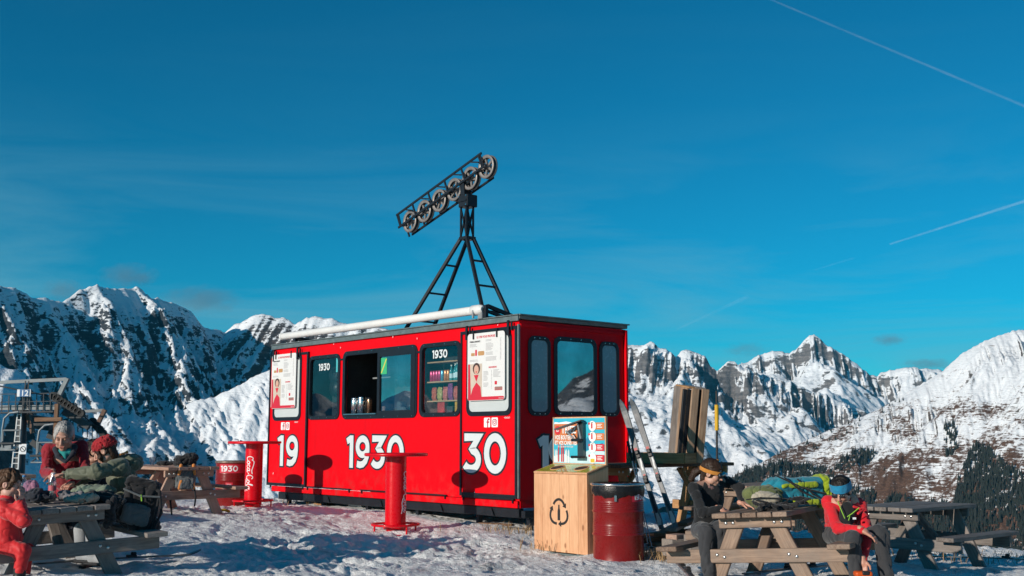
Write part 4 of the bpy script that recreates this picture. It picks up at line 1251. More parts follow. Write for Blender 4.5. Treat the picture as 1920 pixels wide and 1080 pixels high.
for cx in (.26, .68):
    q = MB(); q.prism(arc(cx, .17, .085, .085, 0, 345, 23), .0245, .0265); q = lid_part(q.build('throw_hole', paint('dark_hole', (.06, .03, .02), .8), tp))
    r_ = MB(); r_.ring(arc(cx, .17, .098, .098, 0, 345, 23), arc(cx, .17, .085, .085, 0, 345, 23), .0245, .030); lid_part(r_.build('hole_rim', W_PINE, q))
M_MARKK = flat('mark_black', (.015, .013, .012), .7)
# recycling mark: three bent arrows round a bottle
cx, cz = BW * .48, .50; R_ = .145
mk = Matrix.Translation((0, 0, 0)) @ FM
arrows = MB()
for k in range(3):
    a0 = 90 + k * 120
    pts = []
    for t in range(11):
        a = rad(a0 + 44 - 88 * t / 10); rr = R_ * (1.0 + .10 * math.cos(3 * (a - rad(a0))))
        pts.append((cx + rr * math.cos(a), cz + rr * math.sin(a)))
    ar = MB(); vs, fs = ribbon(pts, .030, .001, .004); ar.add(vs, fs, M=FM)
    p = Vector(pts[-1]); d = (Vector(pts[-1]) - Vector(pts[-2])).normalized(); nrm = Vector((-d.y, d.x))
    tri = [p + nrm * .036, p - nrm * .036, p + d * .05]
    ar.prism([(t_.x, t_.y) for t_ in tri], .001, .0046, FM); ar.build('arrow_mark', M_MARKK, rb)
bt = [(-.022, -.09), (.022, -.09), (.022, .02), (.011, .055), (.010, .095), (-.010, .095), (-.011, .055), (-.022, .02)]
q = MB(); q.prism([(cx + x, cz + z) for x, z in bt], .001, .004, FM); q.build('bottle_mark', M_MARKK, rb)
# sign
SGN = FM
sy0, sy1, sz0, sz1 = .0, BW, BH + .115, BH + .70
YB = -(BD - .035)
sg = MB(); sg.prism([(sy0, sz0), (sy1, sz0), (sy1, sz1), (sy0, sz1)], YB - .03, YB, SGN); sg = sg.build('sign_board', W_PINE, rb)
M_SIGNB = flat('sign_blue', (.035, .42, .55), .45)
def sp_(outl, k, mat, name):
    s_ = MB(); s_.prism(outl, YB + .0015 * k, YB + .0015 * (k + 1), SGN); return s_.build(name, mat, sg)
sp_(rrect(.015, BW - .015, sz0 + .015, sz1 - .015, .004), 0, M_SIGNB, 'sign_sheet')
M_ORG = flat('sign_orange', (.58, .17, .05)); M_SGW = flat('sign_white', (.80, .80, .78)); M_SGR = flat('sign_red', (.55, .02, .03)); M_SGD = flat('sign_deep_blue', (.02, .20, .34))
sp_([(.02, sz0 + .02), (BW - .02, sz0 + .02), (BW - .02, sz0 + .16), (.70, sz0 + .20), (.52, sz0 + .13), (.36, sz0 + .07), (.2, sz0 + .13), (.02, sz0 + .10)], 1, flat('sign_snow', (.50, .70, .74)), 'snow_slope_print')
sp_([(.50, sz0 + .15), (.62, sz0 + .34), (.74, sz0 + .22), (.88, sz0 + .27), (BW - .02, sz0 + .20), (.70, sz0 + .20)], 1, M_SGD, 'mountain_print')
sp_(rrect(.03, .47, sz0 + .25, sz1 - .08, .01), 2, M_ORG, 'orange_print')
sp_([(.03, sz1 - .085), (.47, sz1 - .085), (.46, sz1 - .06), (.36, sz1 - .07), (.25, sz1 - .055), (.12, sz1 - .068), (.04, sz1 - .06)], 3, M_SGW, 'snow_cap_print')
q = sp_(arc(.095, sz1 - .165, .056, .056, 0, 345, 23), 3, M_SGR, 'round_badge')
def st_(txt, x, z, size, mat, sx=.8, bold=.001, k=4, align='LEFT'):
    return text_mesh('lettering', txt, size, mat, sg, SGN @ Matrix.Translation((x, z, YB + .0015 * k + .001)), bold=bold, sx=sx, align=align)
st_('ici', .095, sz1 - .182, .065, M_SGW, align='CENTER', k=5)
st_('TRIEZ', .165, sz1 - .20, .125, M_SGW, sx=.80, bold=.004)
st_('VOS BOUTEILLES', .05, sz1 - .277, .072, M_SGW, sx=.66, bold=.002)
st_('ET VOS CANETTES', .05, sz1 - .345, .072, M_SGW, sx=.645, bold=.002)
st_('ET ELLES SERONT RECYCLÉES', .10, sz1 - .376, .026, M_SGW, sx=.8, bold=.0004)
for x in (.10, .155, .185):
    sp_([(x, sz0 + .03), (x + .018, sz0 + .03), (x + .022, sz0 + .24), (x + .008, sz0 + .25), (x + .002, sz0 + .2)], 4, M_SGR, 'ski_print')
for x in (.04, .07, .225, .25, .285):
    sp_([(x, sz0 + .02), (x + .02, sz0 + .02), (x + .018, sz0 + .16), (x + .004, sz0 + .19)], 4, M_SGW, 'ski_print')
for k, z in enumerate((sz1 - .115, sz1 - .245, sz1 - .375, sz1 - .505)):
    sp_(rrect(.735, BW - .02, z - .042, z + .042, .01), 3, M_ORG if k < 2 else M_SGR, 'caption_print')
    sp_(arc(.71, z, .062, .062, 0, 345, 23), 4, M_SGW, 'step_disc')
    sp_(arc(.655, z + .03, .016, .016, 0, 330, 11), 5, M_SGR, 'step_number_dot')
    if k < 3: sp_(rrect(.69, .715, z - .03, z + .035, .006), 5, M_SGR, 'can_print'); sp_([(.685, z + .035), (.73, z + .045), (.73, z + .052), (.685, z + .042)], 5, M_INKK, 'press_print')
    else: sp_(rrect(.675, .745, z - .05, z - .005, .01), 5, flat('sign_yellow', (.62, .42, .03)), 'bin_print')
    for j in range(3): tag(sp_([(.79, z - .02 + j * .018), (.79 + .085 - .02 * (j % 2), z - .02 + j * .018), (.79 + .085 - .02 * (j % 2), z - .012 + j * .018), (.79, z - .012 + j * .018)], 4, M_SGW, 'small_print'), kind='stuff')
# can crusher mounted on the sign
cr = MB(); cr.box((.545, -YB - .035, sz0 + .30), (.10, .05, .44), ch=.008); cr.build('crusher_body', paint('smoky_plastic', (.03, .045, .05), .15, coat=.8), rb)
cr = MB(); cr.beam((.60, -YB - .07, sz1 - .045), (.27, -YB - .20, sz1 - .155), .11, .016); cr.build('crusher_handle', M_BLACK, rb)
cr = MB(); cr.beam((.53, -YB - .075, sz1 - .09), (.58, -YB - .075, sz1 - .27), .02, .02); cr.beam((.38, -YB - .14, sz1 - .17), (.49, -YB - .08, sz1 - .29), .018, .018); cr.build('crusher_link', M_GREY, rb)
cr = MB(); cr.box((.52, -YB - .08, sz1 - .285), (.15, .09, .035), ch=.01); cr.build('crusher_plate', M_BLACK, rb)
cr = MB(); cr.box((.53, -YB - .08, sz0 + .095), (.17, .10, .03), ch=.01); cr.build('crusher_base', M_BLACK, rb)
# folded board leaning between the box and the cabin
lbd = MB(); lbd.box((0, 0, .55), (.30, .03, 1.1), ch=.004); lbd = lbd.build('folded_board', M_BLACK, None, loc=(.80, 15.15, .10), rot=(rad(-9), 0, KROT + .35))
tag(lbd, 'dark folded board leaning on the kiosk behind the recycling box', 'board')
# ------------------------------------------------------------------ soft shapes: distance fields turned into meshes
def surface_nets(F, org, h):
    S = F < 0
    nx, ny, nz = F.shape
    c = [(i, j, k) for i in (0, 1) for j in (0, 1) for k in (0, 1)]
    sl = lambda A, i, j, k: A[i:nx - 1 + i, j:ny - 1 + j, k:nz - 1 + k]
    tot = sum(sl(S, *q).astype(np.int8) for q in c)
    act = (tot > 0) & (tot < 8)
    idx = np.full(act.shape, -1, np.int64)
    n = int(act.sum()); idx[act] = np.arange(n)
    I, J, K = np.nonzero(act)
    acc = np.zeros((n, 3)); cnt = np.zeros(n)
    for a in c:
        for ax in range(3):
            if a[ax] == 1: continue
            b = list(a); b[ax] = 1
            fa = F[I + a[0], J + a[1], K + a[2]]; fb = F[I + b[0], J + b[1], K + b[2]]
            m = (fa < 0) != (fb < 0)
            t = np.where(m, fa / np.where(np.abs(fa - fb) < 1e-12, 1, fa - fb), 0)
            p = np.zeros((n, 3)); p[:] = a; p[:, ax] += t
            acc[m] += p[m]; cnt[m] += 1
    V = (np.stack([I, J, K], 1) + acc / cnt[:, None]) * h + org
    Q = []
    for ax in range(3):
        u, w = [(1, 2), (2, 0), (0, 1)][ax]
        sh = [slice(None)] * 3; sh2 = [slice(None)] * 3
        sh[ax] = slice(0, -1); sh2[ax] = slice(1, None)
        A, B = S[tuple(sh)], S[tuple(sh2)]
        E = np.argwhere(A != B)
        ok = (E[:, u] > 0) & (E[:, w] > 0) & (E[:, u] < F.shape[u] - 1) & (E[:, w] < F.shape[w] - 1)
        E = E[ok]
        def cell(du, dw):
            q = E.copy(); q[:, u] -= du; q[:, w] -= dw
            return idx[q[:, 0], q[:, 1], q[:, 2]]
        q = np.stack([cell(1, 1), cell(0, 1), cell(0, 0), cell(1, 0)], 1)
        fl = A[E[:, 0], E[:, 1], E[:, 2]]
        q[~fl] = q[~fl][:, ::-1]
        Q.append(q)
    Q = np.vstack(Q)
    return V, Q[(Q >= 0).all(1)]

class SDF:
    def __init__(self): self.p = []
    def cap(self, a, b, ra, rb=None, k=.02, op='+'):
        a, b = np.array(a, float), np.array(b, float); rb = ra if rb is None else rb
        m = max(ra, rb)
        self.p.append(('c', a, b, ra, rb, k, op, np.minimum(a, b) - m, np.maximum(a, b) + m)); return self
    def chain(self, pts, rs, k=.02):
        for i in range(len(pts) - 1): self.cap(pts[i], pts[i + 1], rs[i], rs[i + 1], k)
        return self
    def ell(self, c, r, R=None, k=.02, op='+'):
        c = np.array(c, float); r = np.array(r, float); R = np.eye(3) if R is None else np.array(R, float)
        m = r.max(); self.p.append(('e', c, r, R, None, k, op, c - m, c + m)); return self
    def rbox(self, c, s, R=None, rr=.02, k=.02, op='+'):
        c = np.array(c, float); s = np.array(s, float) / 2; R = np.eye(3) if R is None else np.array(R, float)
        m = np.linalg.norm(s); self.p.append(('b', c, s, R, rr, k, op, c - m, c + m)); return self
    def mesh(self, h, disp=None):
        lo = np.min([q[7] for q in self.p if q[6] == '+'], 0) - 4 * h; hi = np.max([q[8] for q in self.p if q[6] == '+'], 0) + 4 * h
        n = np.ceil((hi - lo) / h).astype(int) + 1
        F = np.full(n, .3, np.float32)
        ax = [lo[i] + h * np.arange(n[i]) for i in range(3)]
        for t, a, b, c, d, k, op, l0, h0 in self.p:
            mg = .06 + k * 2
            s0 = np.clip(((l0 - mg - lo) / h).astype(int), 0, n - 1); s1 = np.clip(((h0 + mg - lo) / h).astype(int) + 2, 1, n)
            X = ax[0][s0[0]:s1[0], None, None]; Y = ax[1][None, s0[1]:s1[1], None]; Z = ax[2][None, None, s0[2]:s1[2]]
            if t == 'c':
                dv = b - a; L2 = dv @ dv + 1e-12
                tt = np.clip(((X - a[0]) * dv[0] + (Y - a[1]) * dv[1] + (Z - a[2]) * dv[2]) / L2, 0, 1)
                D = np.sqrt((X - a[0] - tt * dv[0]) ** 2 + (Y - a[1] - tt * dv[1]) ** 2 + (Z - a[2] - tt * dv[2]) ** 2) - (c + (d - c) * tt)
            else:
                dx, dy, dz = X - a[0], Y - a[1], Z - a[2]
                q = [dx * c[i][0] + dy * c[i][1] + dz * c[i][2] for i in range(3)]      # rows of c = local axes
                if t == 'e':
                    k0 = np.sqrt(sum((q[i] / b[i]) ** 2 for i in range(3))); k1 = np.sqrt(sum((q[i] / b[i] ** 2) ** 2 for i in range(3))) + 1e-9
                    D = k0 * (k0 - 1) / k1
                else:
                    e = [np.abs(q[i]) - b[i] + d for i in range(3)]
                    D = np.sqrt(sum(np.maximum(x, 0) ** 2 for x in e)) + np.minimum(np.maximum(np.maximum(e[0], e[1]), e[2]), 0) - d
            G = F[s0[0]:s1[0], s0[1]:s1[1], s0[2]:s1[2]]
            if op == '+':
                hh = np.clip(.5 + .5 * (G - D) / k, 0, 1)
                G[...] = G * (1 - hh) + D * hh - k * hh * (1 - hh)
            else:
                D = -D
                hh = np.clip(.5 - .5 * (G - D) / k, 0, 1)
                G[...] = G * (1 - hh) + D * hh + k * hh * (1 - hh)
        V, Q = surface_nets(F, lo, h)
        if disp is not None and len(V):
            Nn = vert_normals(V, Q)
            V = V + Nn * disp(V)[:, None]
        return V, Q

def vert_normals(V, Q):
    fn = np.cross(V[Q[:, 2]] - V[Q[:, 0]], V[Q[:, 3]] - V[Q[:, 1]])
    Nn = np.zeros_like(V)
    for k in range(4): np.add.at(Nn, Q[:, k], fn)
    return Nn / (np.linalg.norm(Nn, axis=1)[:, None] + 1e-12)

def folds(amp, freq, seed=0, stretch=(1, 1, 1)):
    def f(V):
        x, y, z = V[:, 0] * freq * stretch[0], V[:, 1] * freq * stretch[1], V[:, 2] * freq * stretch[2]
        wx = x + .6 * vnoise(x * .7, y * .7, z * .7, seed + 8); wz = z + .6 * vnoise(x * .7 + 3, y * .7, z * .7, seed + 9)
        a = vnoise(wx, y, wz, seed); b = vnoise(wx * 2.1 + 5, y * 2.1, wz * 2.1, seed + 3); c = vnoise(wx * 4.3 + 5, y * 4.3, wz * 4.3, seed + 4)
        return amp * (.35 - 1.5 * (1 - np.minimum(1, np.abs(a) * 2.2)) ** 2 + .5 * a - .8 * (1 - np.minimum(1, np.abs(b) * 2.4)) ** 2 + .25 * c)
    return f

def soft(name, sdf, h, mat, parent, root_loc, disp=None, name_obj=None):
    V, Q = sdf.mesh(h, disp)
    me = np_mesh(name, V - np.array(root_loc), Q, mat)
    return link_mesh(name, me, parent)

def fabric(name, col, var=.18, scale=30, rough=.85, bump_s=.25, sheen=.2, col2=None):
    m, nt, b = new_mat(name)
    v = coords(nt, 'Object')
    n1 = noise(nt, v, 7, 5, .6); n2 = noise(nt, v, scale * 4, 3, .6)
    c = ramp(nt, n1, [(.3, tuple(x * (1 - var) for x in col)), (.7, tuple(min(1, x * (1 + var)) for x in (col2 or col)))]).outputs[0]
    nt.links.new(c, b.inputs['Base Color'])
    b.inputs['Roughness'].default_value = rough; b.inputs['Sheen Weight'].default_value = sheen
    b.inputs['Specular IOR Level'].default_value = .25
    bump(nt, b, n2, bump_s, .004)
    return m

def mat_skin():
    m, nt, b = new_mat('skin')
    at_ = nt.nodes.new('ShaderNodeAttribute'); at_.attribute_name = 'tone'
    v = coords(nt, 'Object'); n1 = noise(nt, v, 40, 4, .6)
    c = mixc(nt, 1.0, at_.outputs['Color'], ramp(nt, n1, [(.3, (.88, .88, .88)), (.7, (1.0, 1.0, 1.0))]).outputs[0], 'MULTIPLY')
    nt.links.new(c, b.inputs['Base Color']); b.inputs['Roughness'].default_value = .5
    b.inputs['Subsurface Weight'].default_value = .06; b.inputs['Subsurface Radius'].default_value = (.02, .008, .004)
    bump(nt, b, n1, .1, .002)
    return m
M_SKIN = mat_skin()

def basis(yaw, pitch=0.0, roll=0.0):
    """rows: right, forward, up.  yaw = compass bearing faced (0 = away from camera, 90 = right), pitch up positive"""
    a, p = rad(yaw), rad(pitch)
    f = Vector((math.sin(a) * math.cos(p), math.cos(a) * math.cos(p), math.sin(p)))
    r = Vector((math.cos(a), -math.sin(a), 0))
    u = r.cross(f)
    if roll:
        q = Quaternion(f, rad(roll)); r = q @ r; u = q @ u
    return np.array([r, f, u])

def head_sdf(c, B, neck, s=1.0, ears=True):
    c = np.array(c)
    w = lambda x, y, z: c + s * (x * B[0] + y * B[1] + z * B[2])
    e = lambda p, r, k=.02, op='+': S.ell(w(*p), np.array(r) * s, B, k, op)
    S = SDF()
    e((0, -.012, .035), (.076, .096, .086)); e((0, .022, -.040), (.058, .070, .078), .025)
    e((0, .064, -.098), (.024, .020, .018), .02)
    for sg in (-1, 1):
        e((sg * .036, .058, -.028), (.026, .030, .026), .02)
        e((sg * .048, .020, -.075), (.018, .035, .022), .02)
    S.cap(w(-.034, .082, .026), w(.034, .082, .026), .011 * s, k=.012)
    for sg in (-1, 1): e((sg * .031, .101, .006), (.017, .016, .011), .010, '-')
    for sg in (-1, 1): e((sg * .031, .0785, .006), (.0135, .0125, .0125), .003)
    S.cap(w(0, .090, .014), w(0, .113, -.030), .008 * s, .0125 * s, .008)
    for sg in (-1, 1): e((sg * .012, .098, -.036), (.009, .010, .007), .005)
    S.cap(w(-.019, .086, -.060), w(.019, .086, -.060), .0075 * s, k=.004); S.cap(w(-.015, .085, -.072), w(.015, .085, -.072), .0085 * s, k=.004)
    S.cap(w(-.02, .096, -.066), w(.02, .096, -.066), .0025 * s, k=.003, op='-')
    if ears:
        for sg in (-1, 1): e((sg * .079, -.004, -.004), (.011, .023, .033), .008); e((sg * .088, .004, -.002), (.006, .012, .018), .004, '-')
    S.cap(w(0, -.022, -.05), neck, .053 * s, .060 * s, .03)
    return S, w

def head_tone(V, w, B, s, skin, lips=(.42, .13, .10), brow=(.06, .04, .03), eye=(.02, .02, .02)):
    T = np.tile(np.array(skin), (len(V), 1))
    L = (V - w(0, 0, 0)) @ B.T / s
    def put(p, r, col, soft_=.6):
        d = np.sqrt((((L - np.array(p)) / np.array(r)) ** 2).sum(1))
        k = np.clip((1 - d) / (1 - soft_), 0, 1)[:, None]
        return T * (1 - k) + np.array(col) * k
    T = put((0, .09, -.066), (.024, .02, .013), lips)
    for sg in (-1, 1):
        T = put((sg * .033, .09, .026), (.020, .02, .006), brow)
        T = put((sg * .031, .093, .006), (.011, .008, .006), eye, .5)
        T = put((sg * .038, .07, -.03), (.028, .03, .028), tuple(a * b for a, b in zip(skin, (1.05, .80, .78))), .2)
    T = put((0, .112, -.03), (.02, .02, .02), tuple(a * b for a, b in zip(skin, (1.05, .78, .74))), .2)
    return T

def hand_sdf(S, wrist, fdir, palm, thumb_side, curl=.35, s=1.0, spread=0.06):
    """wrist point, finger direction, palm normal (the way the palm faces), thumb side +1/-1 along palm x fdir"""
    f = Vector(fdir).normalized(); n = Vector(palm); n = (n - f * n.dot(f)).normalized(); t = n.cross(f) * thumb_side
    P = lambda x, y, z: np.array(Vector(wrist) + (f * x + t * y + n * z) * s)
    S.rbox(P(.048, 0, 0), np.array((.092, .078, .026)) * s, np.array([f, t, n]), .012 * s, .012)
    S.cap(P(-.03, 0, 0), P(.02, 0, 0), .026 * s, .028 * s, .02)
    tips = []
    for y, L in ((.030, .070), (.010, .078), (-.010, .072), (-.029, .056)):
        a = 0.0; p = (.086, y, 0.0); yy = y * spread * 6
        for j, fr in enumerate((.42, .32, .26)):
            a += curl * (1.0 if j else .6)
            q = (p[0] + L * fr * math.cos(a), p[1] + yy * L * fr * 2, p[2] + L * fr * math.sin(a))
            S.cap(P(*p), P(*q), (.0092 - .0008 * j) * s, (.0086 - .0010 * j) * s, .003); p = q
        tips.append(P(*p))
    p = (.018, .036, .004); d = Vector((.72, .62, .30)).normalized()
    q = tuple(p[i] + d[i] * .042 for i in range(3)); S.cap(P(*p), P(*q), .0125 * s, .0105 * s, .008)
    d2 = Vector((.90, .22, .36)).normalized(); q2 = tuple(q[i] + d2[i] * .032 for i in range(3)); S.cap(P(*q), P(*q2), .0105 * s, .0085 * s, .004)
    return S

def cat_mesh(parts):
    Vs, Qs, Ts, n = [], [], [], 0
    for V, Q, T in parts:
        Vs.append(V); Qs.append(Q + n); Ts.append(T); n += len(V)
    return np.vstack(Vs), np.vstack(Qs), np.vstack(Ts)

def person(label, J, yaw_body, head, skin=(.50, .27, .19), top=None, legs=None, boots=None, hands=None, hair=None, size=1.0, collar=.0, group=None, seed=0, bulk=0.0, hs=1.0, fold=.007):
    """J: joints in the world. head = (centre, yaw, pitch, roll)"""
    A = {k: np.array(v, float) for k, v in J.items()}
    base = A['pelvis'].copy(); base[2] = gz(base[0], base[1])
    root = empty('person', tuple(base)); tag(root, label, 'person', group)
    B = basis(head[1], head[2], head[3]); hc = np.array(head[0])
    up = A['neck'] - A['pelvis']; up /= np.linalg.norm(up)
    rt = A['sr'] - A['sl']; rt -= up * (rt @ up); rt /= np.linalg.norm(rt); fw_ = np.cross(up, rt)
    R = np.array([rt, fw_, up]); z = size
    mid = lambda t: A['pelvis'] * (1 - t) + A['neck'] * t
    # body: head, neck, torso, limbs and hands as one mesh
    core = SDF()
    core.ell(mid(.70), np.array((.150, .095, .17)) * z, R, .04).ell(mid(.32), np.array((.130, .090, .16)) * z, R, .04).ell(mid(.02), np.array((.145, .10, .11)) * z, R, .04)
    core.cap(A['sl'], A['sr'], .045 * z, k=.03)
    for s_ in 'lr':
        core.chain([A['s' + s_], A['e' + s_], A['w' + s_]], [.045 * z, .036 * z, .026 * z], .02)
        if 'k' + s_ in A: core.chain([A['h' + s_], A['k' + s_], A['a' + s_]], [.075 * z, .05 * z, .036 * z], .02)
    V, Q = core.mesh(.014)
    parts = [(V, Q, np.tile(np.array(skin), (len(V), 1)))]
    nk = A['neck'] - up * .02
    H, w = head_sdf(hc, B, nk, hs)
    V, Q = H.mesh(.0048); parts.append((V, Q, head_tone(V, w, B, hs, skin)))
    for s_, spec in (hands or {}).items():
        S = SDF(); hand_sdf(S, A['w' + s_], spec[0], spec[1], spec[2], spec[3] if len(spec) > 3 else .35, z * 1.0)
        V, Q = S.mesh(.0045); parts.append((V, Q, np.tile(np.array([skin[0] * 1.02, skin[1] * .92, skin[2] * .9]), (len(V), 1))))
    V, Q, T = cat_mesh(parts)
    me = np_mesh('body', V - base, Q, M_SKIN)
    ca = me.color_attributes.new('tone', 'FLOAT_COLOR', 'POINT'); ca.data.foreach_set('color', np.hstack([T, np.ones((len(T), 1))]).astype(np.float32).ravel())
    link_mesh('body', me, root)
    if top:
        S = SDF(); b_ = bulk
        S.ell(mid(.64), np.array((.172 + b_, .118 + b_, .17)) * z, R, .05).ell(mid(.34), np.array((.158 + b_, .112 + b_, .19)) * z, R, .05).ell(mid(.04), np.array((.166 + b_, .122 + b_, .10)) * z, R, .05)
        S.cap(A['sl'] - up * .012, A['sr'] - up * .012, (.052 + b_) * z, k=.04)
        S.cap(mid(.90), nk + up * collar, (.070 + b_ * .5) * z, (.064 + b_ * .4) * z, .03)
        if collar: S.cap(nk + up * (collar - .01), nk + up * (collar + .06), (.054 + b_ * .4) * z, .058 * z, .004, '-')
        for s_ in 'lr':
            wr = A['w' + s_] + (A['e' + s_] - A['w' + s_]) * .04
            S.chain([A['s' + s_], A['e' + s_], wr], [(.054 + b_) * z, (.047 + b_ * .8) * z, (.037 + b_ * .5) * z], .03)
        soft(top[0], S, .0085, top[1], root, base, folds(fold, 9 if b_ > .01 else 11, seed))
    if legs and 'kl' in A:
        S = SDF(); S.ell(mid(-.01), np.array((.170, .128, .115)) * z, R, .05)
        for s_ in 'lr':
            S.chain([A['h' + s_], A['k' + s_], A['a' + s_] + (A['k' + s_] - A['a' + s_]) * .03], [.098 * z, .074 * z, .062 * z], .035)
        soft(legs[0], S, .010, legs[1], root, base, folds(.010, 8, seed + 5, (1, 1, .7)))
    if boots and 'al' in A:
        for s_ in 'lr':
            t = A.get('t' + s_)
            if t is None: t = A['a' + s_] + np.array([0, -.17, -.06])
            S = SDF(); an = A['a' + s_]
            S.cap(an + np.array([0, 0, .06]), an, .052, .050, .03).cap(an + np.array([0, 0, -.03]), t, .046, .040, .03)
            soft(boots[0], S, .009, boots[1], root, base)
    if hair: hair(root, base, w, B, hs, seed)
    return root

def hair_cap(mat, low=-.02, back=.0, name='hair', thick=.012, fringe=.062, rough=.006, freq=26, sides=True):
    def f(root, base, w, B, s, seed):
        S = SDF(); S.ell(w(0, -.016, .040), np.array((.078 + thick, .096 + thick, .086 + thick)) * s, B, .01)
        if back: S.ell(w(0, -.060, -.03 - back * .3), np.array((.066, .045, .06 + back * .5)) * s, B, .03)
        if sides:
            for sg in (-1, 1): S.ell(w(sg * .068, -.005, .0), np.array((.018, .045, .045)) * s, B, .015)
        S.ell(w(0, .115, fringe - .165), np.array((.10, .085, .17)) * s, B, .012, '-')
        S.ell(w(0, .02, -.15 + low), np.array((.14, .14, .105)) * s, B, .012, '-') if not back else None
        for sg in (-1, 1): S.ell(w(sg * .092, .005, -.008), np.array((.03, .03, .036)) * s, B, .006, '-')
        soft(name, S, .0052, mat, root, base, folds(rough, freq, seed + 9, (1, 1, .45)))
    return f
def band(w, B, s, mat, root, base, z0=.045, tilt=.18, hgt=.045, rx=.090, ry=.112, name='headband', thick=.006, seed=3, cy=-.014):
    """cloth band wrapped round the head"""
    n = 64; m_ = 6; V, Q = [], []
    for k in range(n):
        a = k * math.tau / n
        x, y = rx * math.cos(a), ry * math.sin(a)
        for j in range(m_ + 1):
            t = j / m_
            bul = math.sin(t * math.pi) * thick
            zz = z0 + (y) * tilt + (t - .5) * hgt
            V.append(w(x * (1 + bul * 4), y * (1 + bul * 4) + cy, zz))
    for k in range(n):
        for j in range(m_):
            a, b = k * (m_ + 1) + j, ((k + 1) % n) * (m_ + 1) + j
            Q.append((a, b, b + 1, a + 1))
    V = np.array(V); Q = np.array(Q)
    V = V + vert_normals(V, Q) * (folds(.003, 40, seed, (1, 1, 2))(V))[:, None]
    return link_mesh(name, np_mesh(name, V - base, Q, mat), root)
# ------------------------------------------------------------------ the people
def pt(u, v, Y): return np.array(at(u, v, Y))
F_BLACK = fabric('black_knit', (.012, .013, .015), scale=40); F_CHAR = fabric('charcoal_trousers', (.038, .039, .043), scale=22, bump_s=.15)
F_RED = fabric('bright_red_fleece', (.58, .012, .022), .1); F_DRED = fabric('dark_red_fleece', (.26, .010, .020), .15, bump_s=.5)
F_OLIVE = fabric('olive_parka', (.115, .125, .085), .22, bump_s=.12, rough=.6); F_SUIT = fabric('red_ski_suit', (.56, .018, .022), .1, rough=.55)
F_NAVY = fabric('navy_jacket', (.02, .024, .035)); F_TEAL = fabric('teal_undershirt', (.02, .26, .25)); F_BLUE = fabric('blue_headband_cloth', (.012, .20, .36), .2)
F_WOOL = fabric('red_wool', (.30, .012, .018), .25, bump_s=.8, scale=18); F_SCARF = fabric('patterned_scarf', (.22, .12, .11), .5, scale=12); F_ORANGE = fabric('orange_goggle_strap', (.50, .20, .035), .15)
F_GREY = fabric('grey_boot_lining', (.30, .32, .34)); M_BOOT = paint('boot_black', (.02, .02, .022), .45); M_LENS = paint('dark_lens', (.01, .012, .015), .08, coat=1.0, bump_s=0)
F_STRIPE = fabric('white_stripe', (.60, .60, .60), .1); F_LIME = fabric('lime_piping', (.22, .45, .04), .1); F_KHAKI = fabric('khaki_trim', (.20, .17, .12))
def hairm(name, c, var=.5): return fabric(name, c, var, scale=30, rough=.5, bump_s=.6, sheen=0)
H_BROWN = hairm('dark_brown_hair', (.030, .016, .010)); H_GREY = hairm('grey_hair', (.27, .26, .25), .7); H_KID = hairm('light_brown_hair', (.075, .038, .020)); H_BLACK = hairm('black_hair', (.012, .010, .009))

# woman in black on the bench
J = dict(pelvis=pt(1326, 988, 11.25), neck=pt(1332, 903, 11.18), sl=pt(1362, 902, 11.30), sr=pt(1300, 914, 11.05), el=pt(1386, 914, 11.22), wl=pt(1392, 944, 11.05),
         er=pt(1318, 962, 10.86), wr=pt(1350, 954, 10.84), hl=pt(1343, 992, 11.20), hr=pt(1314, 994, 11.18), kl=pt(1350, 992, 10.76), kr=pt(1322, 996, 10.72), al=pt(1352, 1080, 10.74), ar=pt(1330, 1084, 10.66))
def hair_w(root, base, w, B, s, seed):
    hair_cap(H_BROWN, back=.06, fringe=.066, rough=.004)(root, base, w, B, s, seed)
    S = SDF(); S.chain([w(0, -.10, .0), w(.0, -.16, -.06), w(.02, -.175, -.13), w(.01, -.15, -.19)], [.034, .036, .030, .014], .02)
    soft('ponytail', S, .006, H_BROWN, root, base, folds(.008, 30, 4, (1, 1, .5)))
    band(w, B, s, F_ORANGE, root, base, z0=.022, tilt=.05, hgt=.036, rx=.092, ry=.114, name='goggle_strap')
    G = SDF(); G.rbox(w(0, .100, .012), (.135, .05, .052), B, .022, .01); soft('goggle_lens', G, .006, M_LENS, root, base)
    N_ = SDF(); c0 = w(0, -.01, -.145)
    for k in range(14):
        a = k * math.tau / 14; a2 = (k + 1) * math.tau / 14
        N_.cap(c0 + .074 * (math.cos(a) * B[0] + math.sin(a) * B[1]) + B[2] * .012 * math.sin(3 * a), c0 + .074 * (math.cos(a2) * B[0] + math.sin(a2) * B[1]), .026, k=.01)
    soft('neck_scarf', N_, .007, F_SCARF, root, base, folds(.010, 26, 2))
person('person in a black top with orange goggles on the forehead, leaning on the picnic table', J, 180, (pt(1335, 886, 11.14), 118, -20, 8), (.52, .29, .21), ('sweater', F_BLACK), ('trousers', F_CHAR), ('boot', M_BOOT),
       dict(l=(Vector((.75, -.45, -.25)), Vector((.1, -.2, -1)), 1, .30), r=(Vector((.85, -.1, -.35)), Vector((.2, .25, -1)), -1, .25)), hair_w, seed=1, hs=1.02, fold=.006)

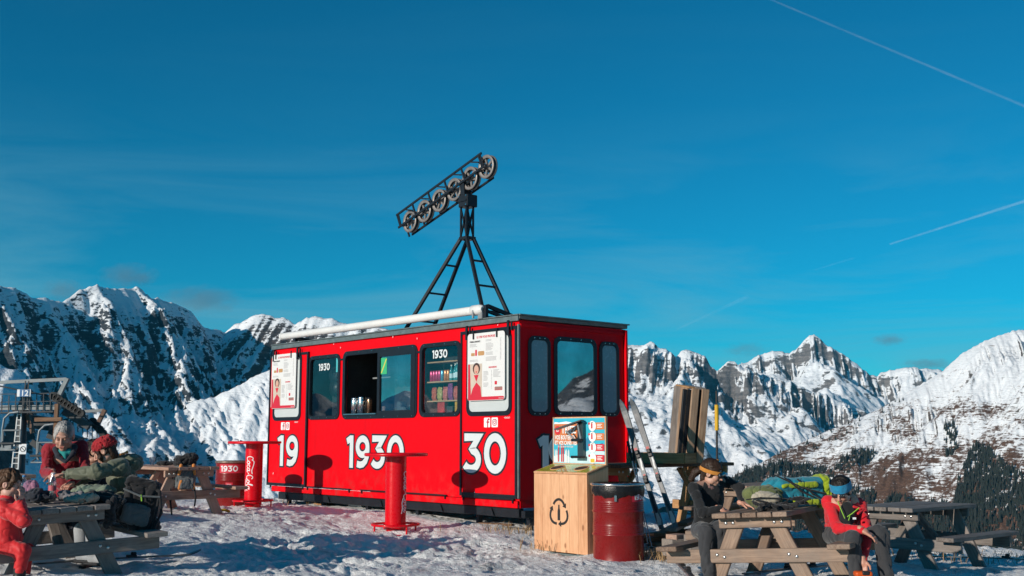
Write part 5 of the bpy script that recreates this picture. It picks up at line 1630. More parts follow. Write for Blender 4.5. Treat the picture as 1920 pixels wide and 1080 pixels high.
# man in red with a blue headband
J = dict(pelvis=pt(1578, 1000, 10.62), neck=pt(1584, 932, 10.36), sl=pt(1613, 945, 10.44), sr=pt(1552, 941, 10.44), el=pt(1628, 1006, 10.22), wl=pt(1618, 1052, 10.0),
         er=pt(1570, 990, 10.20), wr=pt(1618, 994, 10.02), hl=pt(1598, 1004, 10.56), hr=pt(1562, 1003, 10.56), kl=pt(1650, 1000, 10.14), kr=pt(1598, 1010, 10.04), al=pt(1664, 1092, 10.12), ar=pt(1608, 1088, 9.98))
def hair_m(root, base, w, B, s, seed):
    hair_cap(H_BLACK, fringe=.085, rough=.006)(root, base, w, B, s, seed)
    band(w, B, s, F_BLUE, root, base, z0=.050, tilt=.16, hgt=.084, rx=.094, ry=.117, thick=.008)
    G = SDF()
    for sg in (-1, 1): G.rbox(w(sg * .034, .098, .002), (.056, .012, .036), B, .006, .004)
    G.cap(w(-.08, .02, .006), w(-.05, .095, .006), .004); G.cap(w(.08, .02, .006), w(.05, .095, .006), .004)
    soft('sunglasses', G, .0045, M_LENS, root, base)
pm = person('person in a bright red jacket and blue headband bending forward on the bench', J, 190, (pt(1577, 920, 10.28), 212, -30, 0), (.50, .27, .19), ('jacket', F_RED), ('trousers', F_CHAR), ('boot', M_BOOT),
       dict(l=(Vector((-.05, -.25, -1)), Vector((-.4, -.6, .1)), 1, .45), r=(Vector((.8, -.35, -.55)), Vector((-.2, .3, -1)), -1, .30)), hair_m, seed=2, collar=.02)
b0 = np.array(pm.location)
S = SDF(); S.ell(pt(1588, 966, 10.225), (.070, .03, .12), basis(180, 0), .02); S.cap(pt(1590, 948, 10.27), pt(1590, 975, 10.20), .045, .03, .03); soft('undershirt', S, .008, F_BLACK, pm, b0)
for a, b in (((1571, 940), (1584, 972)), ((1584, 972), (1611, 952)), ((1594, 965), (1591, 976))):
    q = MB(); q.tube([Vector(pt(*a, 10.20)) - pm.location, Vector(pt((a[0] + b[0]) / 2, (a[1] + b[1]) / 2 + 1, 10.155)) - pm.location, Vector(pt(*b, 10.15)) - pm.location], .0045, 6); q.build('zip', F_LIME, pm)
S = SDF(); S.chain([pt(1601, 950, 10.19), pt(1618, 955, 10.20), pt(1609, 963, 10.16)], [.012, .010, .012], .02); soft('collar_flap', S, .006, F_RED, pm, b0)
q = MB(); q.box((0, 0, 0), (.03, .004, .018)); o_ = q.build('chest_logo', M_PLATE, pm); o_.location = Vector(pt(1602, 972, 10.155)) - pm.location
S = SDF(); c0 = pt(1618, 1076, 9.90); S.rbox(c0, (.15, .10, .05), None, .02, .01)
ob = empty('ski_boot_cuff', tuple(c0)); tag(ob, 'orange and black boot cuff gripped by the person in bright red', 'boot')
soft('shell', S, .006, paint('orange_shell', (.60, .085, .012), .35), ob, c0)
S = SDF(); S.rbox(c0 + np.array([.01, -.045, .012]), (.06, .03, .035), None, .008, .01); soft('buckle', S, .005, M_BOOT, ob, c0)
S = SDF(); S.cap(c0 + np.array([-.02, 0.02, -.06]), c0 + np.array([-.03, .02, -.20]), .06, .055); soft('boot_shaft', S, .009, M_BOOT, ob, c0)

# grey-haired man in the dark red fleece
J = dict(pelvis=pt(135, 925, 12.0), neck=pt(121, 842, 11.50), sl=pt(153, 835, 11.62), sr=pt(90, 842, 11.58), el=pt(160, 880, 11.45), wl=pt(135, 905, 11.15),
         er=pt(86, 886, 11.42), wr=pt(99, 888, 11.12), hl=pt(150, 930, 12.0), hr=pt(122, 930, 12.0), kl=pt(150, 990, 11.95), kr=pt(120, 990, 11.95), al=pt(150, 1045, 12.0), ar=pt(118, 1045, 12.0))
pg = person('grey-haired person in a dark red fleece leaning over the table at left', J, 165, (pt(120, 818, 11.40), 172, -24, 0), (.46, .25, .18), ('fleece', F_DRED), ('trousers', F_NAVY), ('boot', M_BOOT),
       dict(r=(Vector((.25, -.6, -.7)), Vector((-.2, -.5, .3)), -1, .5), l=(Vector((-.2, -.8, -.4)), Vector((0, 0, -1)), 1, .3)), hair_cap(H_GREY, fringe=.082, rough=.006, thick=.008, freq=60, low=.02), seed=5, hs=1.14, collar=.015, size=1.02, bulk=.006)
b0 = np.array(pg.location)
S = SDF(); S.cap(pt(115, 848, 11.42), pt(130, 848, 11.43), .04, .04, .02).cap(pt(121, 848, 11.41), pt(122, 862, 11.37), .035, .016, .02); soft('undershirt', S, .008, F_TEAL, pg, b0)
S = SDF(); S.chain([pt(104, 842, 11.42), pt(109, 856, 11.36), pt(121, 866, 11.33)], [.030, .022, .014], .02); S.chain([pt(140, 838, 11.46), pt(136, 852, 11.39), pt(124, 866, 11.33)], [.030, .022, .014], .02); soft('collar', S, .008, F_NAVY, pg, b0)

# woman in the olive parka and red wool hat
J = dict(pelvis=pt(243, 960, 11.55), neck=pt(222, 862, 11.45), sl=pt(226, 876, 11.18), sr=pt(226, 868, 11.68), el=pt(180, 884, 11.0), wl=pt(124, 890, 11.02),
         er=pt(190, 884, 11.6), wr=pt(140, 905, 11.5), hl=pt(234, 962, 11.40), hr=pt(234, 958, 11.66), kl=pt(172, 966, 11.25), kr=pt(176, 962, 11.55), al=pt(168, 1050, 11.2), ar=pt(160, 1044, 11.5))
def hair_h(root, base, w, B, s, seed):
    hair_cap(H_BROWN, back=.05, fringe=.045, rough=.006)(root, base, w, B, s, seed)
    S = SDF(); S.ell(w(0, -.025, .062), (.104, .122, .084), B, .02).ell(w(0, -.03, .035), (.106, .122, .04), B, .02); S.ell(w(0, .02, -.085), (.2, .2, .095), B, .01, '-')
    soft('wool_hat', S, .0055, F_WOOL, root, base, folds(.010, 34, 7))
    S = SDF(); S.chain([w(.06, .045, .03), w(.072, .05, -.04), w(.062, .05, -.09)], [.022, .02, .012], .02); S.chain([w(-.06, .045, .03), w(-.072, .05, -.04), w(-.062, .05, -.09)], [.022, .02, .012], .02)
    soft('loose_strands', S, .0055, H_BROWN, root, base, folds(.006, 40, 3))
ph = person('person in an olive parka and red wool hat reaching across the table', J, 275, (pt(196, 846, 11.36), 262, -30, 0), (.52, .29, .21), ('parka', F_OLIVE), ('trousers', F_NAVY), ('boot', M_BOOT),
       dict(l=(Vector((-1, -.1, -.15)), Vector((0, -.3, -1)), -1, .4), r=(Vector((-1, -.1, -.2)), Vector((0, 0, -1)), 1, .4)), hair_h, seed=8, bulk=.03, hs=1.04, collar=.03, fold=.011)
b0 = np.array(ph.location)
S = SDF(); S.ell(pt(246, 868, 11.5), (.12, .13, .10), None, .03); soft('hood', S, .008, F_OLIVE, ph, b0, folds(.012, 12, 3))
S = SDF(); S.chain([pt(226, 852, 11.28), pt(238, 848, 11.45), pt(232, 850, 11.62)], [.011, .011, .011], .02); soft('orange_lining', S, .007, F_ORANGE, ph, b0)
# companion half hidden behind her
J = dict(pelvis=pt(196, 948, 12.25), neck=pt(183, 866, 12.12), sl=pt(190, 878, 11.94), sr=pt(188, 872, 12.32), el=pt(170, 910, 11.92), wl=pt(150, 925, 11.85), er=pt(172, 905, 12.3), wr=pt(150, 918, 12.2),
         hl=pt(188, 950, 12.1), hr=pt(188, 948, 12.36), kl=pt(150, 955, 12.1), kr=pt(152, 952, 12.3), al=pt(150, 1035, 12.1), ar=pt(150, 1032, 12.3))
person('dark-haired person in a navy jacket half hidden behind the red wool hat', J, 265, (pt(176, 848, 12.10), 258, -18, 0), (.50, .27, .19), ('jacket', F_NAVY), ('trousers', F_CHAR), ('boot', M_BOOT), {}, hair_cap(H_BLACK, fringe=.07, back=.03), seed=9, hs=1.05, bulk=.015)

# child in the red ski suit
J = dict(pelvis=pt(14, 1015, 10.1), neck=pt(14, 932, 10.08), sl=pt(16, 948, 10.24), sr=pt(2, 950, 9.92), el=pt(44, 968, 10.22), wl=pt(38, 938, 10.12),
         er=pt(44, 976, 9.86), wr=pt(36, 944, 9.92), hl=pt(16, 1020, 10.2), hr=pt(8, 1022, 10.0), kl=pt(48, 1030, 10.22), kr=pt(42, 1034, 9.98), al=pt(44, 1078, 10.22), ar=pt(36, 1084, 9.98))
pc = person('child in a red ski suit cut off by the left edge', J, 90, (pt(18, 908, 10.08), 92, -8, 0), (.52, .29, .22), ('ski_jacket', F_SUIT), ('ski_trousers', F_SUIT), ('boot', M_BOOT),
       dict(l=(Vector((.2, .1, 1)), Vector((-1, .2, 0)), 1, .5), r=(Vector((.2, .1, 1)), Vector((-1, .2, 0)), -1, .5)), hair_cap(H_KID, fringe=.055, back=.02, thick=.018, rough=.012), size=.84, seed=12, bulk=.035, hs=.98, collar=.02, fold=.008)
b0 = np.array(pc.location)
_pv, _nk = J['pelvis'], J['neck']
for t_, r_, h_ in ((.42, .176, .026),):
    S = SDF(); S.ell(_pv * (1 - t_) + _nk * t_, (r_, r_ * .86, h_), None, .02); soft('white_band', S, .008, F_STRIPE, pc, b0)
# ------------------------------------------------------------------ goods inside the kiosk
def kthing(name, label, cat, x, y, z, group=None, rz=0.0):
    o = empty(name, kpt(x, y, z), KROT + rz); tag(o, label, cat, group); return o
SHY = .16
W_SHELF = wood('shelf_wood', (.30, .17, .09), (.50, .31, .18))
for z in (2.155, 1.845, 1.545, 1.352):
    p_ = MB(); p_.box((-1.85, .26, z), (.90, .34, .02)); p_.build('shelf', W_SHELF, kiosk)
p_ = MB(); p_.box((-1.85, .44, 1.86), (.94, .02, 1.05)); p_.build('cabinet_back', M_DARKIN, kiosk)
ORD = ['leftmost', 'second', 'third', 'fourth', 'fifth', 'sixth', 'seventh']
def can_mesh(col, nm):
    q = MB(); q.lathe([(.0, 0), (.026, 0), (.033, .008), (.033, .135), (.026, .150), (.024, .150)], 18, cap1=True); return q.mesh('can', paint(nm, col, .25, metal=.4, var=.3, scale=20))
cm = {'pink': can_mesh((.55, .05, .16), 'can_pink'), 'orange': can_mesh((.58, .22, .08), 'can_orange'), 'blue': can_mesh((.10, .33, .45), 'can_blue')}
for k, (c, x) in enumerate((('pink', -2.27), ('pink', -2.20), ('pink', -2.13), ('pink', -2.06), ('blue', -1.99), ('orange', -1.91), ('orange', -1.84))):
    o = link_mesh('drink_can', cm[c], None, kpt(x, SHY, 1.856), (0, 0, k))
    n_ = [i for i, (cc, _) in enumerate((('pink', 0), ('pink', 0), ('pink', 0), ('pink', 0), ('blue', 0), ('orange', 0), ('orange', 0))) if cc == c].index(k)
    o.scale = (1, 1, 1.15)
    tag(o, ('single blue can between pink and orange cans on the upper kiosk shelf' if c == 'blue' else '%s %s can on the upper shelf of the kiosk window' % (ORD[n_], c)), 'can', 'cans on the upper kiosk shelf')
M_BOTT = paint('teal_bottle_glass', (.04, .26, .27), .1, var=.2, coat=1); M_BLAB = flat('bottle_label', (.55, .70, .72)); M_CAP = flat('bottle_cap', (.6, .6, .55))
bm = MB(); bm.lathe([(0, 0), (.030, 0), (.034, .01), (.034, .14), (.030, .165), (.014, .20), (.013, .235)], 16, cap1=True); bme = bm.mesh('glass', M_BOTT)
bl = MB(); bl.lathe([(.0348, .04), (.0348, .11)], 16); blm = bl.mesh('paper_label', M_BLAB)
bc = MB(); bc.lathe([(.0155, .225), (.0155, .248), (0, .249)], 12); bcm = bc.mesh('cap', M_CAP)
for k in range(6):
    o = kthing('bottle', '%s of the teal bottles on the upper kiosk shelf' % ['leftmost', 'second from left', 'third from left', 'fourth from left', 'fifth from left', 'rightmost'][k], 'bottle', -1.765 + k * .073, SHY + .02 * (k % 2), 1.856, 'bottles on the upper kiosk shelf', k)
    link_mesh('glass', bme, o); link_mesh('paper_label', blm, o); link_mesh('cap', bcm, o); o.scale = (1, 1, 1.0 + .08 * (k % 3))
def snack_mesh(nm, col, w=.11, h=.20, col2=None):
    S = SDF(); S.rbox((0, 0, h / 2), (w, .05, h * .8), None, .022, .01); S.rbox((0, 0, h / 2), (w * .96, .012, h), None, .004, .01)
    V, Q = S.mesh(.006, folds(.006, 30, len(nm)))
    return np_mesh('snack', V, Q, fabric(nm, col, .25, scale=4, rough=.3, col2=tuple(.6 * a + .4 * b for a, b in zip(col, col2))))
for k, (c, c2, nm) in enumerate((((.42, .02, .03), (.6, .3, .1), 'red crisp'), ((.35, .30, .05), (.5, .45, .3), 'yellow gold crisp'), ((.45, .02, .03), (.7, .5, .4), 'red and white crisp'), ((.16, .03, .15), (.4, .1, .3), 'purple sweet'), ((.42, .02, .05), (.65, .4, .2), 'tilted red crisp'), ((.20, .03, .09), (.4, .2, .2), 'dark plum sweet'))):
    o = link_mesh('snack_bag', snack_mesh('snack_' + nm.replace(' ', '_'), c, .115, .21 if k != 3 else .26, c2), None, kpt(-2.19 + k * .138, SHY, 1.556), (0, .05 * (k % 3 - 1), KROT))
    tag(o, '%s bag on the middle shelf of the kiosk window' % nm, 'snack bag', 'snack bags on the middle kiosk shelf')
for k, (x, w, h, c, lb_) in enumerate(((-2.17, .20, .07, (.10, .05, .04), 'low dark chocolate bar box'), (-1.98, .18, .17, (.45, .03, .03), 'red and white chocolate bar box'), (-1.76, .15, .10, (.06, .05, .06), 'black chocolate bar box'), (-1.56, .14, .18, (.55, .28, .03), 'orange sweet box'))):
    q = MB(); q.box((0, 0, h / 2), (w, .08, h), ch=.004); o = q.build('sweet_box', fabric('box_%d' % k, c, .5, scale=5, rough=.4), None, kpt(x, SHY, 1.363), (0, 0, KROT))
    tag(o, lb_ + ' on the lowest shelf of the kiosk window', 'box', 'sweet boxes on the lowest kiosk shelf')
# serving hatch: counter, flasks, curtain, cups
p_ = MB(); p_.box((-3.52, .36, 1.345), (2.1, .55, .03)); p_.build('counter', paint('counter_top', (.10, .10, .10), .4), kiosk)
cv = MB(); vs = []
for k in range(41):
    x = -4.55 + k * .052
    vs += [(x, 1.05 + .035 * math.sin(k * 1.7), 1.3), (x, 1.05 + .04 * math.sin(k * 1.7 + .4), 2.5)]
cv.add(vs, [(2 * k, 2 * k + 2, 2 * k + 3, 2 * k + 1) for k in range(40)], True); cv.build('curtain', fabric('dark_curtain', (.055, .05, .045)), kiosk)
p_ = MB(); p_.box((-4.28, .75, 2.02), (.55, .35, .025)); p_.build('wall_shelf', M_GREY, kiosk)
def flask(x, y, r, h, mat, lab):
    o = kthing('thermos_flask', lab, 'flask', x, y, 1.362, 'flasks on the serving counter')
    q = MB(); q.lathe([(0, 0), (r, 0), (r, h * .82), (r * .9, h * .9)], 22); q.build('body', mat, o)
    q = MB(); q.lathe([(r * .92, h * .88), (r * .95, h * .93), (r * .9, h), (0, h * 1.01)], 22); q.build('lid', M_CHROME if r > .05 else M_BLACK, o)
    if r > .05:
        q = MB(); q.tube([(r, 0, h * .8), (r + .04, 0, h * .7), (r + .04, 0, h * .4), (r, 0, h * .3)], .009, 6); q.build('handle', M_BLACK, o)
flask(-4.36, .10, .075, .30, M_CHROME, 'wide steel flask at the left of the serving hatch')
flask(-4.15, .10, .080, .31, M_CHROME, 'wide steel flask second on the serving hatch counter')
flask(-3.93, .10, .042, .29, paint('copper_flask', (.42, .22, .13), .25, metal=.9), 'slim copper flask beside the steel ones')
o = kthing('coffee_device', 'black appliance on the wall shelf inside the hatch', 'appliance', -4.28, .72, 2.035); q = MB(); q.box((0, 0, .10), (.32, .2, .2), ch=.03); q.build('housing', M_BLACK, o); q = MB(); q.box((-.03, -.105, .12), (.2, .01, .03)); q.build('chrome_strip', M_CHROME, o)
for x, y, c, n_, lab in ((-3.58, .16, (.45, .30, .24), 2, 'short stack of paper cups beside the sliding pane'), (-3.20, .30, (.62, .62, .58), 1, 'white tray heaped behind the sliding pane')):
    o = kthing('cup_stack' if n_ == 2 else 'white_tray', lab, 'cups' if n_ == 2 else 'tray', x, y, 1.362)
    q = MB()
    if n_ == 2: q.lathe([(.025, 0), (.035, .14), (.033, .14)], 16, cap0=True)
    else: q.box((0, 0, .06), (.30, .2, .12), ch=.02); q.box((-.08, 0, .16), (.12, .14, .10), Matrix.Rotation(.4, 3, 'Y'), ch=.02)
    q.build('body', paint('cup_%d' % n_, c, .5), o)
for k in range(3):
    o = kthing('green_tub', 'green tub behind the sliding pane, %s of three' % ('left', 'middle', 'right')[k], 'tub', -2.94 + k * .13, .28, 1.362, 'green tubs behind the sliding pane')
    q = MB(); q.lathe([(0, 0), (.055, 0), (.06, .12), (.062, .13)], 18); q.build('body', paint('tub_green', (.03, .30, .22), .4), o); q = MB(); q.lathe([(.064, .125), (.064, .15), (0, .152)], 18); q.build('lid', M_WHITE, o)
q = MB(); q.prism(rrect(-3.45, -3.28, 2.02, 2.29, .004), .0035, .0050, FM); q = q.build('green_sticker', flat('sticker_green', (.03, .38, .16)), sl)
r_ = MB(); r_.prism([(-3.45, 2.04), (-3.42, 2.04), (-3.28, 2.27), (-3.31, 2.27)], .005, .0062, FM); r_.build('yellow_stripe', flat('sticker_yellow', (.55, .50, .08)), q)
# machine behind the second window
o = kthing('ice_machine', 'dark catering machine with round drums behind the small window', 'machine', -5.22, .55, 1.15)
q = MB(); q.box((0, 0, .55), (.62, .4, 1.1), ch=.03); q.build('housing', paint('machine_dark', (.03, .035, .04), .4), o)
for z, x in ((.95, -.16), (.72, -.14)):
    q = MB(); q.lathe([(0, 0), (.15, 0), (.15, .06), (0, .08)], 28, Matrix.Translation((x, -.20, z)) @ Matrix.Rotation(math.pi / 2, 4, 'X')); q.build('drum', M_BLACK, o)
q = MB(); q.tube([(.2 + .12 * math.cos(a * math.tau / 28), -.22, .42 + .16 * math.sin(a * math.tau / 28)) for a in range(28)], .014, 6, closed=True); q.build('wheel_ring', M_GREY, o)
q = MB(); q.tube([(-.06 + .10 * math.cos(rad(a)), -.25, .26 + .10 * math.sin(rad(a))) for a in range(20, 161, 14)], .008, 6); q.build('handle', M_CHROME, o)
q = MB(); q.prism(rrect(-4.85, -4.775, 2.12, 2.37, .004), -.012, -.009, FM); q.build('window_sticker', flat('sticker_teal', (.06, .40, .42)), kiosk)

# ------------------------------------------------------------------ tall wooden counter with crate and upright planter beside the kiosk
TE = picnic_table((1.98, 15.25, .10), 49, W_BROWN, 'tall brown wooden table beside the kiosk end, skis lean on it', length=2.3, width=.82, height=1.02, span=1.2, seat_h=.52, splay=.30, mat2=W_ORANGE, seats=(0, 0), name='tall_table')
TE['category'] = 'table'
crate = empty('wooden_crate', tuple(at(1243, 866, 15.0))); crate.rotation_euler = (0, 0, KROT + .25); tag(crate, 'low open crate of orange boards lying on the tall table', 'crate')
crate.location.z = 1.122
for p0, p1 in (((-.42, -.24, .07), (.42, -.24, .07)), ((-.42, .24, .07), (.42, .24, .07)), ((-.42, -.22, .07), (-.42, .22, .07)), ((.42, -.22, .07), (.42, .22, .07)), ((-.1, -.22, .07), (-.1, .22, .07))):
    plank('side_board', crate, p0, p1, .028, .14, W_ORANGE)
plank('base_board', crate, (-.42, 0, .012), (.42, 0, .012), .42, .02, W_BROWN)
pl_ = empty('upright_planter', tuple(at(1283, 868, 14.75)), rot=(rad(-3), rad(7.5), KROT - rad(22)))
tag(pl_, 'tall planter of wide and narrow boards stood on end above the tall table', 'planter')
HP = .98
W_PLANT = wood('planter_wood', (.17, .095, .055), (.46, .31, .20), weather=((.30, .23, .18), .35))
for k, m_ in ((0, W_SILVER), (1, W_PLANT)):
    plank('wide_board', pl_, (-.36 + k * .185, -.0, 0), (-.36 + k * .185, -.0, HP), .18, .03, m_, up=(0, 1, 0))
plank('gap_shade_panel', pl_, (-.10, .12, .01), (-.10, .12, HP - .02), .36, .03, M_BLACK, up=(1, 0, 0))  # black panel added so the gaps between the boards read as deep shade
for k in range(2):
    plank('narrow_board', pl_, (-.055, .10 + k * .15, 0), (-.055, .10 + k * .15, HP), .105, .035, W_PLANT, up=(1, 0, 0))
plank('wide_board', pl_, (-.27, .30, 0), (-.27, .30, HP), .36, .03, W_BROWN, up=(0, 1, 0))
plank('cap_board', pl_, (-.46, .06, HP + .002), (-.09, .06, HP + .002), .10, .03, W_ORANGE)
plank('cap_board', pl_, (-.46, .20, HP + .002), (-.09, .20, HP + .002), .16, .03, W_SILVER)
# dark boards added in place of the shadow and sledge under it, then blocks
pal = empty('shade_boards', tuple(at(1262, 1000, 14.2))); pal.location.z = gz(pal.location.x, pal.location.y) + .02; pal.rotation_euler = (0, 0, rad(41)); tag(pal, 'dark boards put in for the shadow and sledge beneath the tall table', 'boards')
for k in range(5):
    plank('board', pal, (-.8 + .05 * k, -.35 + .17 * k, .10 + .045 * (k % 2)), (.75 + .06 * k, -.35 + .17 * k, .12 + .045 * (k % 2)), .15, .04, W_BROWN)
for k in range(3):
    plank('board', pal, (-.7 + .2 * k, -.40, .21 + .05 * k), (.5 + .1 * k, .35 - .1 * k, .22 + .05 * k), .14, .045, W_BROWN if k != 1 else W_SILVER)
def block(u, v, Y, s, rz, mat, lab):
    p = at(u, v, Y); o = empty('wood_block', tuple(p), rz); tag(o, lab, 'wood block', 'wooden blocks on the snow')
    plank('timber', o, (-s[0] / 2, 0, s[2] / 2), (s[0] / 2, 0, s[2] / 2), s[1], s[2], mat)
block(1268, 1042, 12.9, (.26, .20, .19), .5, W_SILVER, 'thick squared wooden block on dry grass under the bench end')
block(1268, 1013, 12.9, (.20, .15, .07), .8, W_PINK, 'small reddish offcut lying on the squared block')
block(1312, 1032, 12.7, (.30, .20, .17), .2, W_SILVER, 'wooden block under the bench just right of the squared one')
block(1330, 1012, 12.6, (.50, .22, .10), -.3, W_TAN, 'long pale offcut on the blocks under the bench')
# ------------------------------------------------------------------ skis, poles, snow stake
M_SKI = paint('ski_topsheet', (.11, .12, .13), .35, var=.6, scale=7, coat=.15); M_SKIE = paint('ski_edge', (.55, .50, .44), .35, metal=.6); M_SKIG = paint('ski_graphic', (.03, .035, .045), .3, coat=.5)
def ski_mesh():
    q = MB(); n = 34; L = 1.68; rows = []
    for i in range(n + 1):
        t = i / n; x = t * L
        wdt = .042 - .012 * math.sin(min(1, t / .82) * math.pi) if t < .82 else .042
        if t > .9: wdt = .042 * math.sqrt(max(.02, 1 - ((t - .9) / .1) ** 2))
        if t < .03: wdt *= .8
        z = .0 if t < .86 else .75 * (t - .86) ** 2 * L * 2.2
        z += .012 * math.sin(t * math.pi)
        rows.append((x, wdt, z))
    vs = []
    for x, w_, z in rows: vs += [(x, -w_, z), (x, w_, z), (x, w_ * .82, z + .014), (x, -w_ * .82, z + .014)]
    fs = []
    for i in range(n):
        a, b = 4 * i, 4 * i + 4
        for k in range(4): fs.append((a + k, b + k, b + (k + 1) % 4, a + (k + 1) % 4))
    fs += [(0, 1, 2, 3), tuple(4 * n + k for k in (3, 2, 1, 0))]
    q.add(vs, fs); return q, rows
sq, srow = ski_mesh(); SKI_ME = sq.mesh('board', M_SKI)
def ski_print(i0, i1, off, hw, hw2, mat, name, dz):
    vs = []; q = MB()
    for i in range(i0, i1 + 1):
        x, w_, z = srow[i]; vs += [(x, (-hw + .2 * math.sin(i * 2.1)) * w_ + off, z + dz), (x, (hw2 + .2 * math.sin(i * 1.3)) * w_ + off, z + dz)]
    q.add(vs, [(2 * k, 2 * k + 2, 2 * k + 3, 2 * k + 1) for k in range(i1 - i0)]); return q.mesh(name, mat)
M_SKIL = paint('ski_light_print', (.50, .52, .52), .3, coat=.3); M_SKIR = paint('ski_red', (.40, .03, .03), .3)
PRINTS = [ski_print(4, 11, 0, .5, .3, M_SKIG, 'graphic', .0152), ski_print(22, 31, .008, .38, .25, M_SKIG, 'graphic', .0152), ski_print(12, 14, 0, .3, .6, M_SKIR, 'red_graphic', .0156), ski_print(19, 21, 0, .3, .6, M_SKIR, 'red_graphic', .0156),
          ski_print(1, 4, 0, .6, .6, M_SKIL, 'light_graphic', .0154), ski_print(15, 18, 0, .5, .1, M_SKIL, 'light_graphic', .0154)]
def bind_mesh():
    q = MB(); q.box((0, 0, .03), (.10, .055, .035), ch=.008); q.box((-.02, 0, .058), (.05, .045, .03), ch=.008); return q.mesh('binding', M_BOOT)
BI_ME = bind_mesh()
def ski(tail, tip, facing, lab, grp='pair of skis leaning on the tall table'):
    tail, tip = Vector(tail), Vector(tip); x = (tip - tail).normalized(); z = Vector(facing); z = (z - x * z.dot(x)).normalized(); y = z.cross(x)
    o = empty('ski', tail); M = Matrix((x, y, z)).transposed().to_4x4(); M.translation = tail; o.matrix_basis = M; tag(o, lab, 'ski', grp)
    link_mesh('board', SKI_ME, o); [link_mesh(m_.name.split('.')[0], m_, o) for m_ in PRINTS]
    link_mesh('binding', BI_ME, o, (.62, 0, 0)); link_mesh('binding', BI_ME, o, (.95, 0, 0), (0, 0, math.pi))
ski(at(1241, 992, 13.55), at(1166, 755, 14.05), (-.35, -1, .1), 'leaning ski on the left, nearer the kiosk corner')
ski(at(1267, 988, 13.55), at(1187, 757, 14.05), (-.35, -1, .1), 'leaning ski on the right, further from the kiosk')
def pole(a, b, lab):
    a, b = Vector(a), Vector(b); o = empty('ski_pole', b); tag(o, lab, 'ski pole', 'ski poles leaning beside the skis')
    d = (a - b)
    q = MB(); q.tube([Vector(), d * .84], [.006, .009], 8); q.build('shaft', M_CHROME, o)
    q = MB(); q.tube([d * .82, d * .93, d], [.015, .017, .019], 10); q.build('grip', M_BOOT, o)
    q = MB(); q.tube([d, d * .97 + Vector((-.03, -.02, -.04)), d * .93 + Vector((-.04, -.02, -.12)), d * .93 + Vector((-.01, -.02, -.14)), d * .96], .005, 6); q.build('strap', M_BOOT, o)
    q = MB(); q.lathe([(.01, .0), (.04, .008), (.01, .016)], 14, Matrix.Translation(d * .06)); q.build('basket', M_BOOT, o)
pole(at(1177, 828, 14.0), at(1226, 1042, 13.2), 'left ski pole with black grip leaning beside the skis')
pole(at(1186, 834, 14.0), at(1217, 1036, 13.3), 'second ski pole crossing behind the red drum')
ps = at(1342, 870, 17.2); st0 = gz(ps.x, ps.y) - .3
o = empty('snow_stake', (ps.x, ps.y, st0)); tag(o, 'thin black snow stake with a yellow band behind the person in black', 'snow stake')
zt = at(1344, 733, 17.2).z; za = at(1344, 759, 17.2).z; zb = at(1344, 807, 17.2).z; lean = Vector((.016, 0, 1))
q = MB(); q.tube([Vector((0, 0, 0)), lean * (zt - st0)], .017, 8); q.build('rod', M_BOOT, o)
q = MB(); q.tube([lean * (zb - st0), lean * (za - st0)], .032, 10); q.build('yellow_sleeve', paint('yellow_sleeve', (.62, .36, .02), .5), o)
q = MB(); q.lathe([(.02, 0), (.04, .02), (.02, .04)], 10, Matrix.Translation(lean * (at(1343, 866, 17.2).z - st0))); q.build('collar', F_ORANGE if 'F_ORANGE' in globals() else W_ORANGE, o)
# skis lying on the snow
def flat_ski(a, b, lab):
    a, b = Vector(a), Vector(b)
    for p in (a, b): p.z = float(ground_z(np.array([p.x]), np.array([p.y]))[0]) + .05
    ski(a, b, (0, 0, 1), lab, 'skis lying on the snow')
flat_ski(at(1395, 1078, 10.9), at(1560, 1060, 11.6), 'ski lying on the snow beneath the foreground picnic table')
flat_ski(at(1312, 1110, 10.2), at(1284, 1066, 11.0), 'black ski tip poking up beside the seated boots')
flat_ski(at(1730, 1040, 14.2), at(1850, 1048, 13.9), 'ski lying in the shade under the right picnic table')
flat_ski(at(60, 1080, 10.9), at(220, 1058, 11.4), 'ski lying on the snow under the left picnic table')
